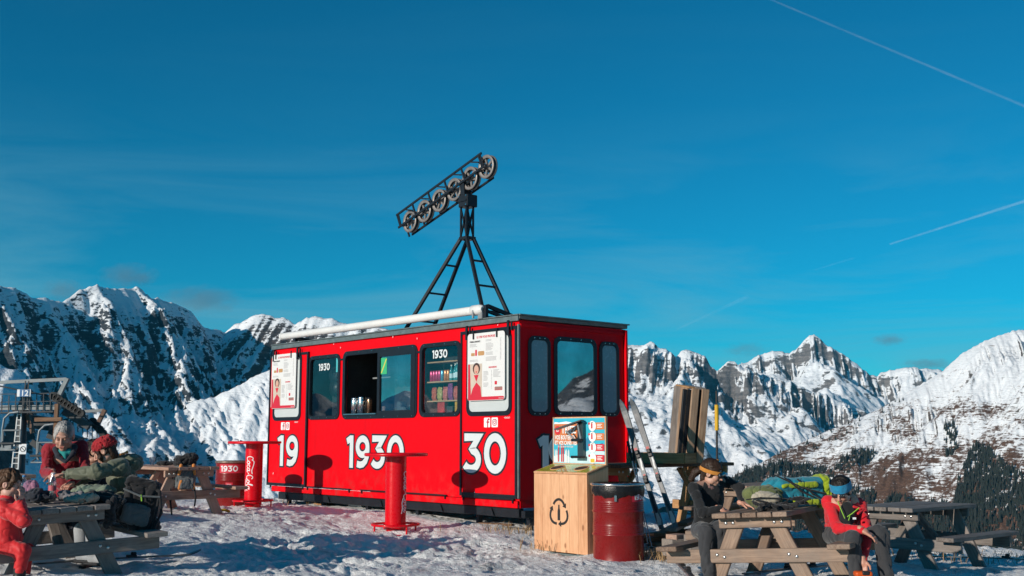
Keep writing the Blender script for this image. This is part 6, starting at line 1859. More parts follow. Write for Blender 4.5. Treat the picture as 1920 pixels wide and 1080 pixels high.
# ------------------------------------------------------------------ backpacks, clothes and small things on the tables
def P3(u, v, Y): return np.array(at(u, v, Y))
F_PGREY = fabric('pack_grey', (.10, .11, .115)); F_PBLK = fabric('pack_black', (.014, .014, .016)); F_PORG = fabric('pack_orange', (.55, .20, .05))
F_PTEAL = fabric('pack_teal', (.012, .20, .27), .2); F_PLIME = fabric('pack_lime', (.28, .36, .015), .15); F_PSAND = fabric('pack_sand', (.36, .32, .25)); F_PKH = fabric('pack_khaki', (.12, .14, .05), .3)
F_BEIGE = fabric('beige_wool', (.45, .32, .24), .2); F_JGREY = fabric('grey_jacket', (.16, .15, .16), .3); F_SAGE = fabric('sage_jacket', (.19, .23, .17))
def pack(name, label, cat, c, build, grp=None):
    o = empty(name, tuple(c)); tag(o, label, cat, grp); build(o, np.array(c)); return o
def b1(o, c):
    R = basis(150, 0)
    f = lambda x, y, z: c + x * R[0] + y * R[1] + z * R[2]
    S = SDF(); S.rbox(f(0, 0, .19), (.30, .20, .36), R, .07, .03); soft('main_bag', S, .008, F_PGREY, o, c, folds(.012, 12, 3))
    S = SDF(); S.rbox(f(0, -.02, .40), (.30, .24, .15), R, .06, .03); S.ell(f(-.05, .06, .45), (.12, .09, .07), R, .03); soft('top_lid', S, .008, F_PBLK, o, c, folds(.016, 14, 5))
    for x, z0, z1 in ((-.10, .02, .12), (.10, .02, .12), (-.11, .22, .34), (.11, .22, .34)):
        S = SDF(); S.cap(f(x, .10, z0), f(x * .8, .115, z1), .020, .026, .01); soft('orange_panel', S, .007, F_PORG, o, c)
    S = SDF(); S.rbox(f(0, .10, .09), (.22, .09, .16), R, .04, .02); soft('front_pocket', S, .008, F_PGREY, o, c, folds(.008, 14, 7))
    S = SDF(); S.chain([f(.14, .03, .30), f(.20, .0, .10), f(.20, .04, -.15), f(.17, .02, -.34)], [.016, .016, .013, .012], .01); soft('strap', S, .006, F_PBLK, o, c)
    S = SDF(); S.chain([f(-.12, .08, .02), f(-.13, .12, -.10), f(-.12, .12, -.22)], [.014, .013, .012], .01); soft('strap', S, .006, F_PBLK, o, c)
cB = P3(346, 918, 16.0)
pack('backpack', 'grey and black backpack with orange trim on the bench left of the kiosk', 'backpack', cB, b1)
def b2(o, c):
    R = basis(165, 0, -14); f = lambda x, y, z: c + x * R[0] + y * R[1] + z * R[2]
    S = SDF(); S.rbox(f(0, 0, .24), (.36, .24, .40), R, .08, .03); S.ell(f(-.06, 0, .08), (.20, .14, .10), R, .04); soft('bag', S, .008, F_PBLK, o, c, folds(.012, 8, 6))
    S = SDF(); S.rbox(f(.02, -.02, .44), (.34, .26, .10), R, .045, .02); soft('top_lid', S, .008, F_PBLK, o, c, folds(.012, 11, 9))
    S = SDF(); S.rbox(f(0, .13, .15), (.27, .08, .20), R, .04, .02); soft('grey_pocket', S, .007, F_PGREY, o, c, folds(.008, 12, 8))
    S = SDF(); S.chain([f(-.17, .125, .36), f(0, .145, .33), f(.17, .125, .36)], [.010] * 3, .01); soft('compression_strap', S, .005, F_PGREY, o, c)
    for k in range(2):
        S = SDF(); S.chain([c + np.array([.16, -.02, .44 - .04 * k]), c + np.array([.27, -.04, .36]), c + np.array([.30 - .05 * k, -.06, .16]), c + np.array([.22, -.06, -.02 + .03 * k])], [.014, .013, .013, .012], .01); soft('strap', S, .006, F_PBLK, o, c)
    S = SDF(); S.cap(f(-.02, .15, .29), f(.0, .15, .34), .008, .007); soft('yellow_tag', S, .005, F_LIME, o, c)
cK = P3(247, 992, 11.0)
pack('backpack', 'slumped black backpack with dangling straps on the bench end at left', 'backpack', cK, b2)
def b3(o, c):
    d = np.array(Vector((.93, .36, 0))); n = np.array([-.36, .93, 0]); up = np.array([0, 0, 1.])
    f = lambda x, y, z: c + d * x + n * y + up * z
    R = np.array([d, n, up])
    S = SDF(); S.rbox(f(0, 0, .15), (.58, .26, .26), R, .08, .04); S.ell(f(-.26, 0, .16), (.12, .12, .09), R, .05); soft('main_bag', S, .009, F_PTEAL, o, c, folds(.014, 8, 2))
    S = SDF(); S.ell(f(.30, -.02, .20), (.085, .13, .11), R, .04); S.ell(f(.32, -.03, .06), (.085, .12, .11), R, .04); S.ell(f(.26, 0, .24), (.08, .11, .05), R, .03); soft('rain_cover', S, .008, F_PLIME, o, c, folds(.013, 10, 3))
    for x0, z0, x1, z1, r in ((-.22, .235, .14, .245, .034), (-.10, .06, .16, .05, .030)):
        S = SDF(); S.cap(f(x0, -.125, z0 * .85), f(x1, -.13, z1 * .85), r * .6, r, .01); soft('lime_panel', S, .007, F_PLIME, o, c, folds(.006, 14, 4))
    for k, (x0, x1) in enumerate(((-.30, .25), (-.2, .1), (-.05, .22))):
        S = SDF(); S.chain([f(x0, -.12, .30 - .02 * k), f((x0 + x1) / 2, -.165, .18 - .03 * k), f(x1, -.15, .12 - .03 * k)], [.008, .008, .008], .01); soft('strap', S, .005, F_PBLK, o, c)
cP = P3(1492, 955, 10.95); cP[2] = .80
pack('backpack', 'teal backpack with lime green rain cover lying on the foreground table', 'backpack', cP, b3)
def b4(o, c):
    S = SDF(); S.ell(c + np.array([0, 0, .11]), (.17, .14, .11), None, .04); S.ell(c + np.array([-.10, .02, .14]), (.10, .10, .07), None, .04); S.ell(c + np.array([.09, .05, .15]), (.10, .10, .07), None, .04); soft('main_bag', S, .008, F_PKH, o, c, folds(.014, 9, 12))
    S = SDF(); S.ell(c + np.array([-.01, -.10, .11]), (.14, .09, .075), None, .03); soft('sand_pocket', S, .007, F_PSAND, o, c, folds(.010, 12, 13))
    S = SDF(); S.chain([c + np.array([-.2, -.14, .10]), c + np.array([-.08, -.20, .12]), c + np.array([.1, -.20, .115]), c + np.array([.2, -.12, .10])], [.007] * 4, .01); soft('zip_cord', S, .005, F_PBLK, o, c)
cQ = P3(1434, 955, 10.75); cQ[2] = .78
pack('backpack', 'khaki backpack with sand coloured pocket beside the teal one', 'backpack', cQ, b4)
def b5(o, c):
    rr = random.Random(5); S = SDF()
    for k in range(7):
        a = rr.uniform(0, 6.28); p = c + np.array([rr.uniform(-.16, .16), rr.uniform(-.06, .06), .02]); pts = [p]
        for j in range(4): a += rr.uniform(-1, 1); p = p + np.array([.09 * math.cos(a), .04 * math.sin(a), rr.uniform(-.02, .05)]); p[2] = max(p[2], c[2] + .012); pts.append(p)
        S.chain(pts, [.014] * 5, .012)
    S.ell(c + np.array([.02, 0, .03]), (.17, .08, .045), None, .03)
    soft('webbing', S, .006, F_PBLK, o, c, folds(.012, 18, 4))
cS = P3(1452, 962, 10.45); cS[2] = .785
pack('climbing_harness', 'tangle of black straps heaped in front of the khaki backpack', 'harness', cS, b5)
def cloth(name, label, cat, c, ells, mat, seed, amp=.02):
    o = empty(name, tuple(c)); tag(o, label, cat, 'clothes piled on the left picnic table'); S = SDF()
    for d, r in ells: S.ell(np.array(c) + np.array(d), r, None, .03)
    soft('cloth', S, .0075, mat, o, c, folds(amp, 10, seed)); return o
def onA(u, v, Y, z=.855): q = P3(u, v, Y); q[2] = z; return q
cloth('wool_scarf', 'crumpled beige wool garment at the table edge', 'garment', onA(148, 940, 10.55), [((0, 0, .03), (.15, .10, .04)), ((.08, .02, .05), (.09, .07, .04))], F_BEIGE, 3)
cloth('grey_jacket', 'crumpled grey jacket behind the beige garment', 'garment', onA(138, 928, 10.85), [((0, 0, .04), (.14, .10, .05)), ((-.08, 0, .06), (.08, .07, .04))], F_JGREY, 5)
cloth('black_jacket', 'black jacket spilling over the right table edge', 'garment', onA(190, 930, 10.75), [((0, 0, .04), (.19, .12, .055)), ((.16, -.06, .0), (.11, .08, .07)), ((.13, -.14, -.12), (.05, .04, .14))], F_PBLK, 7, .026)
cloth('sage_jacket', 'pale green jacket lying under the reaching arm', 'garment', onA(178, 918, 11.05), [((0, 0, .08), (.20, .14, .07)), ((-.14, 0, .07), (.10, .10, .05))], F_SAGE, 9)
cloth('navy_coat', 'dark navy coat heaped beside the child', 'garment', onA(68, 938, 10.75), [((0, 0, .05), (.12, .11, .07)), ((.10, 0, .03), (.10, .08, .04))], F_NAVY, 11)
cloth('pink_bag', 'pink and lilac plastic bag on the table near the child', 'bag', onA(58, 925, 11.0), [((0, 0, .10), (.09, .08, .10))], fabric('pink_lilac', (.30, .16, .24), .5, col2=(.5, .2, .3)), 13)
M_PET = glass('pet_plastic', (.86, .92, .94), .06, .16)
def bottle(c, label, capc, h=.23, labelc=None):
    o = empty('water_bottle', tuple(c)); tag(o, label, 'bottle')
    q = MB(); q.lathe([(.0, 0), (.030, 0), (.036, .012), (.035, h * .35), (.032, h * .45), (.036, h * .55), (.034, h * .72), (.014, h * .92), (.014, h * .95)], 20); q.build('body', M_PET, o)
    q = MB(); q.lathe([(.0165, h * .94), (.0165, h), (0, h)], 14); q.build('cap', flat('cap_' + label[:8].replace(' ', '_'), capc), o)
    if labelc: q = MB(); q.lathe([(.0362, h * .38), (.0365, h * .56)], 20); q.build('paper_label', flat('lbl', labelc), o)
bottle(onA(97, 935, 10.75), 'clear plastic water bottle with a red label in the hand of the leaning person', (.6, .6, .62), .27, (.5, .1, .12))
bottle(onA(43, 932, 10.95), 'small bottle with a blue cap beside the child', (.02, .20, .45), .24)
o = empty('plastic_cup', tuple(P3(285, 872, 16.9))); tag(o, 'clear plastic cup on the reddish picnic table', 'cup'); o.location.z = 1.052
q = MB(); q.lathe([(0, 0), (.030, 0), (.043, .12), (.045, .122), (.042, .12)], 20); q.build('cup_wall', glass('cup_plastic', (.85, .9, .9), .1, .35), o)
def gl(o, c):
    S = SDF(); S.ell(c + np.array([0, 0, .03]), (.10, .06, .035), None, .02); S.cap(c + np.array([.05, 0, .03]), c + np.array([.16, .01, .04]), .03, .035, .02); soft('glove', S, .007, F_PBLK, o, c, folds(.01, 16, 4))
cG = P3(306, 872, 16.8); cG[2] = 1.052
pack('gloves', 'black gloves dropped on the reddish table beside the cup', 'gloves', cG, gl)
def bt_(o, c):
    S = SDF(); S.cap(c + np.array([0, 0, .30]), c + np.array([.02, 0, .06]), .075, .065, .02).cap(c + np.array([.02, 0, .05]), c + np.array([.20, -.10, .045]), .055, .045, .02); soft('boot_shell', S, .008, F_GREY, o, c)
    S = SDF(); S.rbox(c + np.array([.10, -.05, .0]), (.34, .12, .03), basis(90 + 27, 0)[[1, 0, 2]], .01, .01); soft('boot_sole', S, .008, M_BOOT, o, c)
for k, (u, v, Y) in enumerate(((150, 1050, 11.15), (172, 1052, 10.95))):
    c = P3(u, v, Y); c[2] = gz(c[0], c[1]) + .04
    pack('ski_boot', 'grey ski boot under the left table, %s of the pair' % ('back one' if k == 0 else 'front one'), 'ski boot', c, bt_, 'grey ski boots under the left table')
# drinks carton and blankets omitted; yellow strap on the snow
q = MB(); c = P3(398, 955, 16.6); q.tube([Vector((0, 0, .03)), Vector((.08, .05, .05)), Vector((.18, .02, .06)), Vector((.22, .12, .03))], .02, 8); o = q.build('yellow_strap', fabric('yellow_strap', (.45, .30, .03)), None, (c[0], c[1], gz(c[0], c[1]))); tag(o, 'yellow strap on the snow beside the dark red drum', 'strap')

# ------------------------------------------------------------------ dry grass
def tufts(spots):
    q = MB(); rr = random.Random(9)
    for u, v, Y, n, s in spots:
        c = at(u, v, Y); 
        for k in range(n):
            x, y = c.x + rr.gauss(0, s), c.y + rr.gauss(0, s * .6); z = float(gz(x, y)) - .02
            a = rr.uniform(0, 6.28); L = rr.uniform(.07, .22); b = Vector((math.cos(a), math.sin(a), 0)); w_ = Vector((-b.y, b.x, 0)) * .004
            p0 = Vector((x, y, z)); p1 = p0 + Vector((0, 0, L * .6)) + b * L * .3; p2 = p0 + Vector((0, 0, L * .7)) + b * L * .8
            q.add([p0 - w_, p0 + w_, p1 + w_, p1 - w_, p2], [(0, 1, 2, 3), (3, 2, 4)])
    o = q.build('dry_grass', fabric('dry_grass', (.30, .19, .09), .4)); tag(o, 'dry straw coloured grass showing through the snow', 'grass', kind='stuff')
tufts([(1262, 1038, 13.1, 160, .25), (1300, 1046, 12.9, 160, .3), (1225, 1046, 13.2, 70, .2), (925, 978, 15.7, 60, .25), (985, 992, 15.4, 50, .2), (545, 952, 20.3, 30, .3), (1750, 1030, 14.2, 120, .5), (1030, 1040, 13.9, 40, .25), (1880, 1042, 15.0, 60, .4)])

# offcuts pushed under the kiosk
def offcut(x, y, z, s, rz, mat, lab):
    o = empty('timber_offcut', kpt(x, y, z), KROT + rz); tag(o, lab, 'timber', 'timber offcuts under the kiosk'); plank('timber', o, (-s[0] / 2, 0, s[2] / 2), (s[0] / 2, 0, s[2] / 2), s[1], s[2], mat)
offcut(-.12, .06, -.34, (.42, .14, .06), .1, W_SILVER, 'grey board end on the snow under the kiosk corner')
offcut(.02, .10, -.43, (.22, .13, .08), -.2, W_ORANGE, 'short orange offcut beside the kiosk corner post')
offcut(-.72, .16, -.30, (.60, .10, .05), .3, W_BROWN, 'dark brown board lying under the right kiosk door')
offcut(-5.6, .25, -.28, (.30, .16, .10), .2, W_ORANGE, 'orange block under the left end of the kiosk')
offcut(-4.55, .35, -.22, (.42, .20, .07), 0, paint('blue_white_crate', (.45, .52, .55), .5), 'pale crate board under the serving window')
# ------------------------------------------------------------------ chairlift station and wooden cross at the left
M_GALV = paint('galvanised_steel', (.20, .22, .23), .5, metal=.3, var=.2, scale=3, bump_s=.03); M_GALVD = paint('dark_lift_steel', (.05, .055, .06), .5, var=.3); M_RUST = paint('brown_lift_steel', (.15, .085, .06), .6, var=.2)
CY = 38.0
lift = empty('chairlift_tower', tuple(at(36, 905, CY))); tag(lift, 'steel chairlift tower with ladder and wheel trains at far left', 'chairlift')
LO = lift.location.copy(); LO.z -= 6
lift.location = LO
def lp(u, v, dy=0.0): return at(u, v, CY + dy) - LO
def lbeam(name, a, b, w, h, mat, dy=0.0, dy2=None, par=None):
    q = MB(); q.beam(lp(*a, dy), lp(*b, dy if dy2 is None else dy2), w, h); return q.build(name, mat, par or lift)
q = MB(); a_, b_ = lp(42, 770), lp(36, 905); b_ = b_ + (b_ - a_).normalized() * 6; q.tube([b_, a_], [.22, .15], 16); q.build('column', M_GALVD, lift)
ld = lbeam('ladder_rail', (33, 775), (22, 880), .035, .035, M_WHITE, -.35)
lbeam('ladder_rail', (40, 775), (34, 880), .035, .035, M_WHITE, -.35)
for k in range(11):
    t = k / 10
    lbeam('ladder_rung', (33 - 11 * t, 777 + 102 * t), (40 - 6 * t, 777 + 102 * t), .025, .025, M_WHITE, -.35)
lbeam('gantry_beam', (-60, 720), (124, 711), .11, .11, M_GALV)
lbeam('gantry_beam', (120, 774), (196, 769), .10, .10, M_GALV, 2)
lbeam('gantry_strut', (127, 709), (108, 748), .16, .13, M_GALV)
lbeam('gantry_strut', (197, 768), (182, 798), .16, .13, M_RUST, 2)
lbeam('gantry_strut', (52, 777), (62, 812), .16, .12, M_RUST)
lbeam('cross_arm', (-60, 765), (112, 764), .30, .16, M_GALV)
lbeam('walkway', (-40, 775), (105, 772), .5, .05, M_GALVD, -.4)
for k in range(9):
    u = -10 + k * 13
    lbeam('railing_post', (u, 772), (u + 1, 738 if u > 20 else 742), .028, .028, M_GALVD, -.5)
lbeam('railing_bar', (-40, 740), (110, 737), .028, .028, M_GALVD, -.5); lbeam('railing_bar', (-40, 755), (110, 752), .022, .022, M_GALVD, -.5)
for k in range(7):
    u = 128 + k * 9
    lbeam('railing_post', (u, 800 + k * 5), (u, 775 + k * 4), .026, .026, M_GALVD, 1)
lbeam('railing_bar', (124, 778), (186, 800), .026, .026, M_GALVD, 1)
for u0 in (48, 54): lbeam('hanger_rod', (u0, 714), (u0 - 4, 766), .03, .03, M_GALVD, -.2)
for (u0, v0, u1, v1, n_, dy) in ((100, 744, 152, 777, 9, -.3), (174, 792, 212, 836, 7, 1.2), (30, 768, 92, 802, 8, 1.5)):
    lbeam('train_beam', (u0 - 4, v0 + 2), (u1 + 4, v1 + 4), .10, .10, M_GALVD, dy)
    for k in range(n_):
        t = k / (n_ - 1); p = lp(u0 + (u1 - u0) * t, v0 + (v1 - v0) * t - 2, dy - .12)
        w_ = MB(); w_.lathe([(0, -.05), (.10, -.05), (.13, -.06), (.13, .06), (.10, .05), (0, .05)], 18, Matrix.Translation(p) @ Matrix.Rotation(math.pi / 2, 4, 'X')); w_.build('sheave_wheel', M_TYRE, lift)
lbeam('train_link', (120, 770), (168, 800), .2, .25, M_GALVD, .5); lbeam('motor_housing', (60, 790), (100, 796), .6, .45, M_GALVD, 1.2); lbeam('motor_housing', (96, 812), (150, 830), .6, .35, M_GALVD, 1.5)
lbeam('lower_beam', (-20, 842), (22, 838), .12, .12, M_GALV, -.5); lbeam('lower_beam', (60, 828), (118, 872), .16, .2, M_GALVD, 1)
sgn = MB(); sgn.box(lp(45, 737, -.7), (.46, .03, .24), ch=.005); sgn = sgn.build('number_sign', M_PLATE, lift)
q = MB(); q.box(lp(45.5, 737, -.73), (.30, .02, .235)); q.build('blue_field', flat('sign_blue_field', (.03, .13, .30)), sgn)
text_mesh('lettering', '12', .26, M_PLATE, sgn, Matrix.Translation(lp(38.5, 742, -.745)) @ Matrix.Rotation(math.pi / 2, 4, 'X'), bold=.006)
sgn = MB(); sgn.box(lp(43, 842, -.6), (.24, .03, .34), ch=.005); sgn = sgn.build('prohibition_sign', M_PLATE, lift)
q = MB(); vs, fs = ribbon(arc(0, 0, .085, .085, 0, 345, 23), .018, 0, .004, True); q.add(vs, fs); vs, fs = ribbon([(-.06, .06), (.06, -.06)], .016, 0, .0034); q.add(vs, fs)
q = q.build('prohibition_ring', M_MARKK, sgn); q.location = lp(43, 842, -.62); q.rotation_euler = (math.pi / 2, 0, 0)
def lift_chair(u, v, Y, lab):
    p = at(u, v, Y); o = empty('lift_chair', p); tag(o, lab, 'lift chair', 'chairs at the lift station'); s = Y / 2082
    f = lambda a, b: Vector((a * s, 0, -b * s))
    q = MB(); q.tube([f(28, -42), f(12, -40), f(2, -30), f(0, -10), f(0, 16), f(4, 24)], .035, 8); q.build('hanger', M_GALV, o)
    q = MB(); q.tube([f(0, -8), f(34, -8)], .03, 8); q.tube([f(2, -8), f(2, 12)], .03, 8); q.tube([f(34, -8), f(34, 12)], .03, 8); q.build('backrest', M_GALV, o)
    q = MB(); q.box(f(18, 16) + Vector((0, -.2, 0)), (.62, .5, .07), ch=.02); q.build('seat', M_GALVD, o)
    q = MB(); q.tube([f(-2, 22), f(-2, 28) + Vector((0, -.3, 0)), f(34, 28) + Vector((0, -.3, 0))], .025, 8); q.build('footrest', M_GALV, o)
lift_chair(70, 838, 33, 'empty lift chair with grey bent bar left of the cross')
lift_chair(4, 815, 34, 'lift chair cut off by the left edge')
cb = MB(); pts = [at(-80, 706, 37.6), at(0, 724, 37.6), at(95, 743, 37.7), at(152, 776, 37.9), at(176, 796, 39), at(214, 838, 42)]
o = empty('lift_cable', pts[0]); cb.tube([p - pts[0] for p in pts], .028, 6); cb.build('rope', M_GALVD, o); tag(o, 'dark hauling rope running over the lift wheels', 'cable')
cp = at(105, 800, 24.0); cz0 = gz(cp.x, cp.y) - .5
cr = empty('wooden_cross', (cp.x, cp.y, cz0)); tag(cr, 'brown wooden summit cross behind the grey-haired person', 'cross')
zt_ = at(105, 757, 24).z - cz0; za_ = at(105, 787, 24).z - cz0
plank('post', cr, (0, 0, 0), (0, 0, zt_), .085, .085, W_BROWN, up=(0, 1, 0))
plank('crossbar', cr, (-.42, -.09, za_), (.16, -.09, za_ + .01), .08, .085, W_BROWN)

# ------------------------------------------------------------------ conifers on the hill at right
M_SPR = fabric('spruce_needles', (.016, .022, .018), .4, scale=4, rough=.9, bump_s=0); M_TRUNK = fabric('spruce_bark', (.05, .035, .025), .3, bump_s=0)
def tree_arrays(seed, n=7):
    rr = random.Random(seed); V, F = [], []
    for (z0, z1, r) in ((.10, .52, .185), (.30, .72, .145), (.50, .88, .105), (.70, 1.0, .062)):
        b = len(V)
        for k in range(n):
            a = (k + rr.uniform(-.2, .2)) * math.tau / n; q = r * (rr.uniform(.75, 1.15) if k % 2 else rr.uniform(.5, .8))
            V.append((q * math.cos(a), q * math.sin(a), z0 + rr.uniform(-.02, .03)))
        V.append((rr.uniform(-.01, .01), rr.uniform(-.01, .01), z1))
        F += [(b + k, b + (k + 1) % n, b + n) for k in range(n)]
    return np.array(V), np.array(F)
hu, hv = project(HX, HY, HZ)
def inside(poly, u, v):
    r = np.zeros(u.shape, bool); n = len(poly)
    for i in range(n):
        (x0, y0), (x1, y1) = poly[i], poly[(i + 1) % n]
        c = ((y0 > v) != (y1 > v)) & (u < (x1 - x0) * (v - y0) / (y1 - y0 + 1e-9) + x0)
        r ^= c
    return r
front = np.zeros(HX.shape, bool); front[-(HX.shape[0] - 70):, :] = True
gidx = np.argwhere(np.ones(HX.shape, bool))
rn = vnoise(HX / 55, HY / 55, seed=77)
FOREST = [([(1788, 1060), (1786, 960), (1796, 905), (1818, 852), (1838, 830), (1868, 858), (1925, 900), (1990, 930), (1990, 1075), (1786, 1075)], .95),
          ([(1600, 1075), (1640, 985), (1668, 930), (1735, 938), (1790, 955), (1800, 1075)], .55),
          ([(1300, 1000), (1330, 932), (1400, 884), (1470, 868), (1560, 884), (1570, 912), (1640, 925), (1640, 1000)], .75),
          ([(1560, 880), (1600, 848), (1645, 843), (1640, 862), (1590, 890)], .5), ([(1772, 860), (1770, 800), (1790, 795), (1796, 850)], .5)]
rng = np.random.default_rng(5)
pick = np.zeros(HX.shape, bool)
nrows, ncols = HX.shape
jr = rng.random(HX.shape)
for poly, dens in FOREST:
    m_ = inside(poly, hu, hv) & (rn * .6 + .8 > rng.random(HX.shape) * .9)
    pick |= m_ & (jr < dens * .42)
# a thin line of trees along the left ridge and scattered singles
sk = np.interp(hu, [p[0] for p in SKY_H], [p[1] for p in SKY_H])
rid = (hv > sk - 2) & (hv < sk + 26) & (hu > 1340) & (hu < 1700)
lone = rid & (jr < .012) | ((hu > 1380) & (hu < 1800) & (hv > sk + 10) & (hv < 900) & (jr < .0008) & (rn > .1))
T = [tree_arrays(s) for s in range(5)]
pts = np.argwhere(pick & ~lone); V_, F_ = [], []; nv = 0
for i, j in pts:
    v0, f0 = T[rng.integers(5)]; h = rng.uniform(14, 26); a = rng.uniform(0, 6.28); ca, sa = math.cos(a), math.sin(a)
    s = np.array([h * 1.05, h * 1.05, h])
    v1 = v0 * s; v2 = np.stack([v1[:, 0] * ca - v1[:, 1] * sa + HX[i, j] + rng.uniform(-2, 2), v1[:, 0] * sa + v1[:, 1] * ca + HY[i, j] + rng.uniform(-2, 2), v1[:, 2] + HZ[i, j] - .8], 1)
    V_.append(v2); F_.append(f0 + nv); nv += len(v2)
if V_:
    o = link_mesh('conifer_forest', np_mesh('conifer_forest', np.vstack(V_), np.vstack(F_), M_SPR, smooth=False)); tag(o, 'dense dark spruce forest on the lower slopes at right', 'forest', kind='stuff')
lp_ = np.argwhere(lone)
if len(lp_) > 240: lp_ = lp_[rng.permutation(len(lp_))[:240]]
CR_ME = [np_mesh('crown', v * np.array([1.05, 1.05, 1]), f, M_SPR, smooth=False) for v, f in T[:3]]
tq = MB(); tq.lathe([(.018, -.06), (.012, .2)], 6); TR_ME = tq.mesh('trunk', M_TRUNK)
for k, (i, j) in enumerate(lp_):
    h = rng.uniform(9, 19); o = empty('spruce_tree', (HX[i, j], HY[i, j], HZ[i, j] - .3), float(rng.uniform(0, 6))); o.scale = (h, h, h)
    tag(o, 'small dark spruce standing apart on the snowy ridge of the right hill', 'tree', 'lone spruces on the right hill')
    link_mesh('crown', CR_ME[k % 3], o); link_mesh('trunk', TR_ME, o)

# ------------------------------------------------------------------ ranges beside and behind, seen only in the window glass
def ring_range(name, label, a0, a1, d0, d1, elev, seed, mat=None):
    az = np.radians(np.linspace(a0, a1, 420)); t = np.linspace(0, 1, 130)
    A, T_ = np.meshgrid(az, t); D = d0 + (d1 - d0) * T_
    X, Y = D * np.sin(A), D * np.cos(A)
    top = D * math.tan(rad(elev)) * (.62 + .38 * fbm(A * 9, A * 0, octaves=4, seed=seed)) * smooth01((A - az[0]) / .12 + .3) * smooth01((az[-1] - A) / .12 + .3)
    Z = -500 + (top + 500) * T_ ** .8 + 150 * (1 - .6 * T_) * smooth01(T_ * 2) * (np.abs(fbm(X / 520, Y / 520, octaves=6, seed=seed + 3)) - .35)
    n, m_ = X.shape; i = np.arange(n - 1)[:, None] * m_; j = np.arange(m_ - 1)[None, :]
    F = np.stack([i + j, i + j + 1, i + m_ + j + 1, i + m_ + j], -1).reshape(-1, 4)
    me = np_mesh(name, np.stack([X, Y, Z], -1).reshape(-1, 3), F, mat or M_ROCK_R)
    if me.polygons[50].normal.z < 0: me.flip_normals()
    tag(link_mesh(name, me), label, kind='structure')
ring_range('mountain_range', 'snowy range beyond the right of the picture', 48, 150, 2600, 5200, 6.4, 5, mat_alpine('alpine_ring', .83, .62, (.03, .035, .045), (.12, .12, .125), vert=40, size=170, contrast=.07))
ring_range('mountain_range', 'snowy range beyond the left of the picture', -112, -48, 3000, 5600, 3.6, 9)

# ------------------------------------------------------------------ vapour trails and small clouds
def mat_vapour(name, op, scale):
    m = bpy.data.materials.new(name); m.use_nodes = True; nt = m.node_tree; nt.nodes.clear()
    out = nt.nodes.new('ShaderNodeOutputMaterial'); tr = nt.nodes.new('ShaderNodeBsdfTransparent'); df = nt.nodes.new('ShaderNodeBsdfDiffuse'); df.inputs[0].default_value = (.9, .92, .95, 1)
    g = nt.nodes.new('ShaderNodeNewGeometry'); f = maprange(nt, noise(nt, g.outputs['Position'], scale, 4, .6), .3, .7, op * .3, op)
    mx = nt.nodes.new('ShaderNodeMixShader'); nt.links.new(f, mx.inputs[0]); nt.links.new(tr.outputs[0], mx.inputs[1]); nt.links.new(df.outputs[0], mx.inputs[2]); nt.links.new(mx.outputs[0], out.inputs[0]); return m
def contrail(a, b, Y, r, op, lab):
    p, q_ = at(*a, Y), at(*b, Y * .92); o = empty('vapour_trail', p)
    m_ = MB(); n = 24; m_.tube([(q_ - p) * (k / n) + Vector((0, 0, 0)) for k in range(n + 1)], [r * (.7 + .1 * math.sin(k * 2.1) + .5 * k / n) for k in range(n + 1)], 8, caps=False)
    m_.build('trail', mat_vapour('vapour_%d' % int(a[0]), op, .0015), o); tag(o, lab, 'vapour trail', 'vapour trails in the sky')
contrail((1390, -24), (1990, 228), 26000, 30, .03, 'long thin vapour trail crossing the upper right corner')
contrail((1668, 458), (2000, 352), 26000, 34, .05, 'bright vapour trail at the right edge, halfway up')
contrail((1528, 506), (1600, 484), 26000, 24, .014, 'short faint vapour trail left of the bright one')
contrail((1268, 618), (1402, 556), 26000, 40, .014, 'faint vapour trail low above the range right of the kiosk')
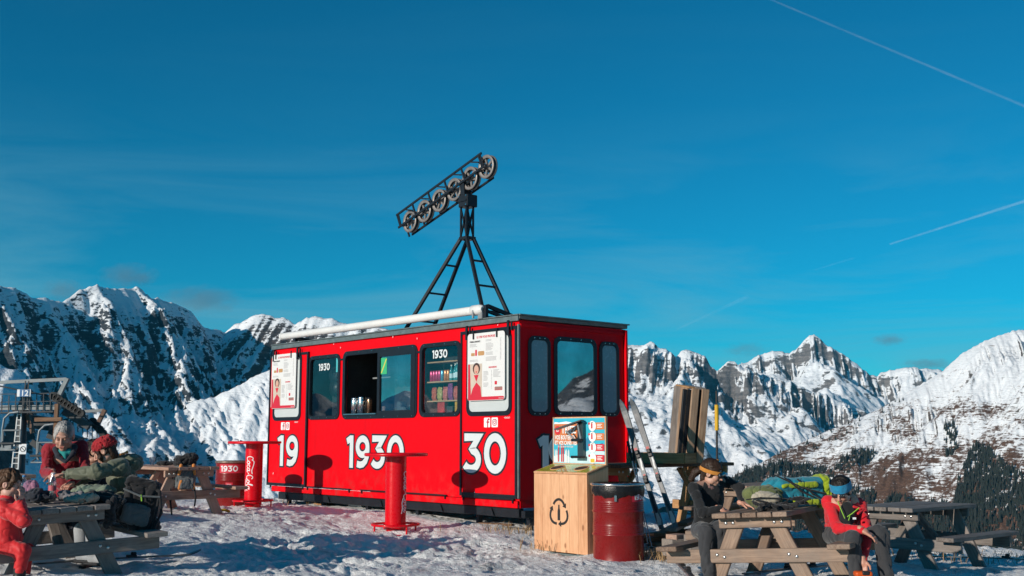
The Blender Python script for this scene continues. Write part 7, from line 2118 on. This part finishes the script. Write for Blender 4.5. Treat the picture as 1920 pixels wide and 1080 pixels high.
def mat_cloud(seed, dens):
    m = bpy.data.materials.new('cloud_%d' % seed); m.use_nodes = True; nt = m.node_tree; nt.nodes.clear()
    out = nt.nodes.new('ShaderNodeOutputMaterial'); pv = nt.nodes.new('ShaderNodeVolumePrincipled'); pv.inputs['Color'].default_value = (.42, .47, .52, 1)
    tc = nt.nodes.new('ShaderNodeTexCoord')
    ln = nt.nodes.new('ShaderNodeVectorMath'); ln.operation = 'LENGTH'; nt.links.new(tc.outputs['Object'], ln.inputs[0])
    mp = nt.nodes.new('ShaderNodeMapping'); mp.inputs['Location'].default_value = (seed * 3.1, seed, 0); mp.inputs['Scale'].default_value = (2.0, 2.0, 1.3); nt.links.new(tc.outputs['Object'], mp.inputs[0])
    nz = noise(nt, mp.outputs[0], 1.3, 6, .62)
    d = math_n(nt, 'SUBTRACT', math_n(nt, 'ADD', nz, .12), math_n(nt, 'MULTIPLY', ln.outputs['Value'], .42))
    nt.links.new(math_n(nt, 'MULTIPLY', maprange(nt, d, .22, .50, 0, 1), dens), pv.inputs['Density'])
    nt.links.new(pv.outputs[0], out.inputs['Volume']); return m
cl = MB(); cl.lathe([(math.cos(rad(a)), math.sin(rad(a))) for a in range(-90, 91, 15)], 18)
for k, (u, v, Y, rx, rz_, dens, lab) in enumerate(((242, 517, 6500, 62, 26, .0035, 'small grey cloud above the highest left peak'), (378, 562, 6500, 85, 32, .0035, 'long grey cloud beside the left ridge shoulder'), (118, 545, 6500, 42, 24, .003, 'faint grey cloud low behind the left crest'),
        (1668, 637, 15000, 36, 12, .0018, 'tiny grey cloud right of the pointed peak'), (1738, 683, 15000, 60, 14, .0016, 'flat grey cloud touching the far right ridge'), (1400, 655, 15000, 50, 16, .0010, 'faint cloud scrap left of the pointed peak'))):
    o = link_mesh('cloud', cl.mesh('cloud', mat_cloud(k + 1, dens)), None, at(u, v, Y)); s = Y / 2082; o.scale = (rx * s, 130 if Y < 9000 else 300, rz_ * s)
    tag(o, lab, 'cloud', 'small grey clouds')
# ------------------------------------------------------------------ thin mountain air
hz = MB(); hz.box((0, 3500, 20), (26000, 20000, 2300))
hm = bpy.data.materials.new('thin_haze'); hm.use_nodes = True; hnt = hm.node_tree; hnt.nodes.clear()
ho = hnt.nodes.new('ShaderNodeOutputMaterial'); hv_ = hnt.nodes.new('ShaderNodeVolumePrincipled')
hv_.inputs['Color'].default_value = (.08, .62, .95, 1); hv_.inputs['Density'].default_value = 1.9e-5; hv_.inputs['Anisotropy'].default_value = .1
hnt.links.new(hv_.outputs[0], ho.inputs['Volume'])
tag(hz.build('haze', hm), 'thin haze over the valleys and far ranges', 'haze', kind='stuff')
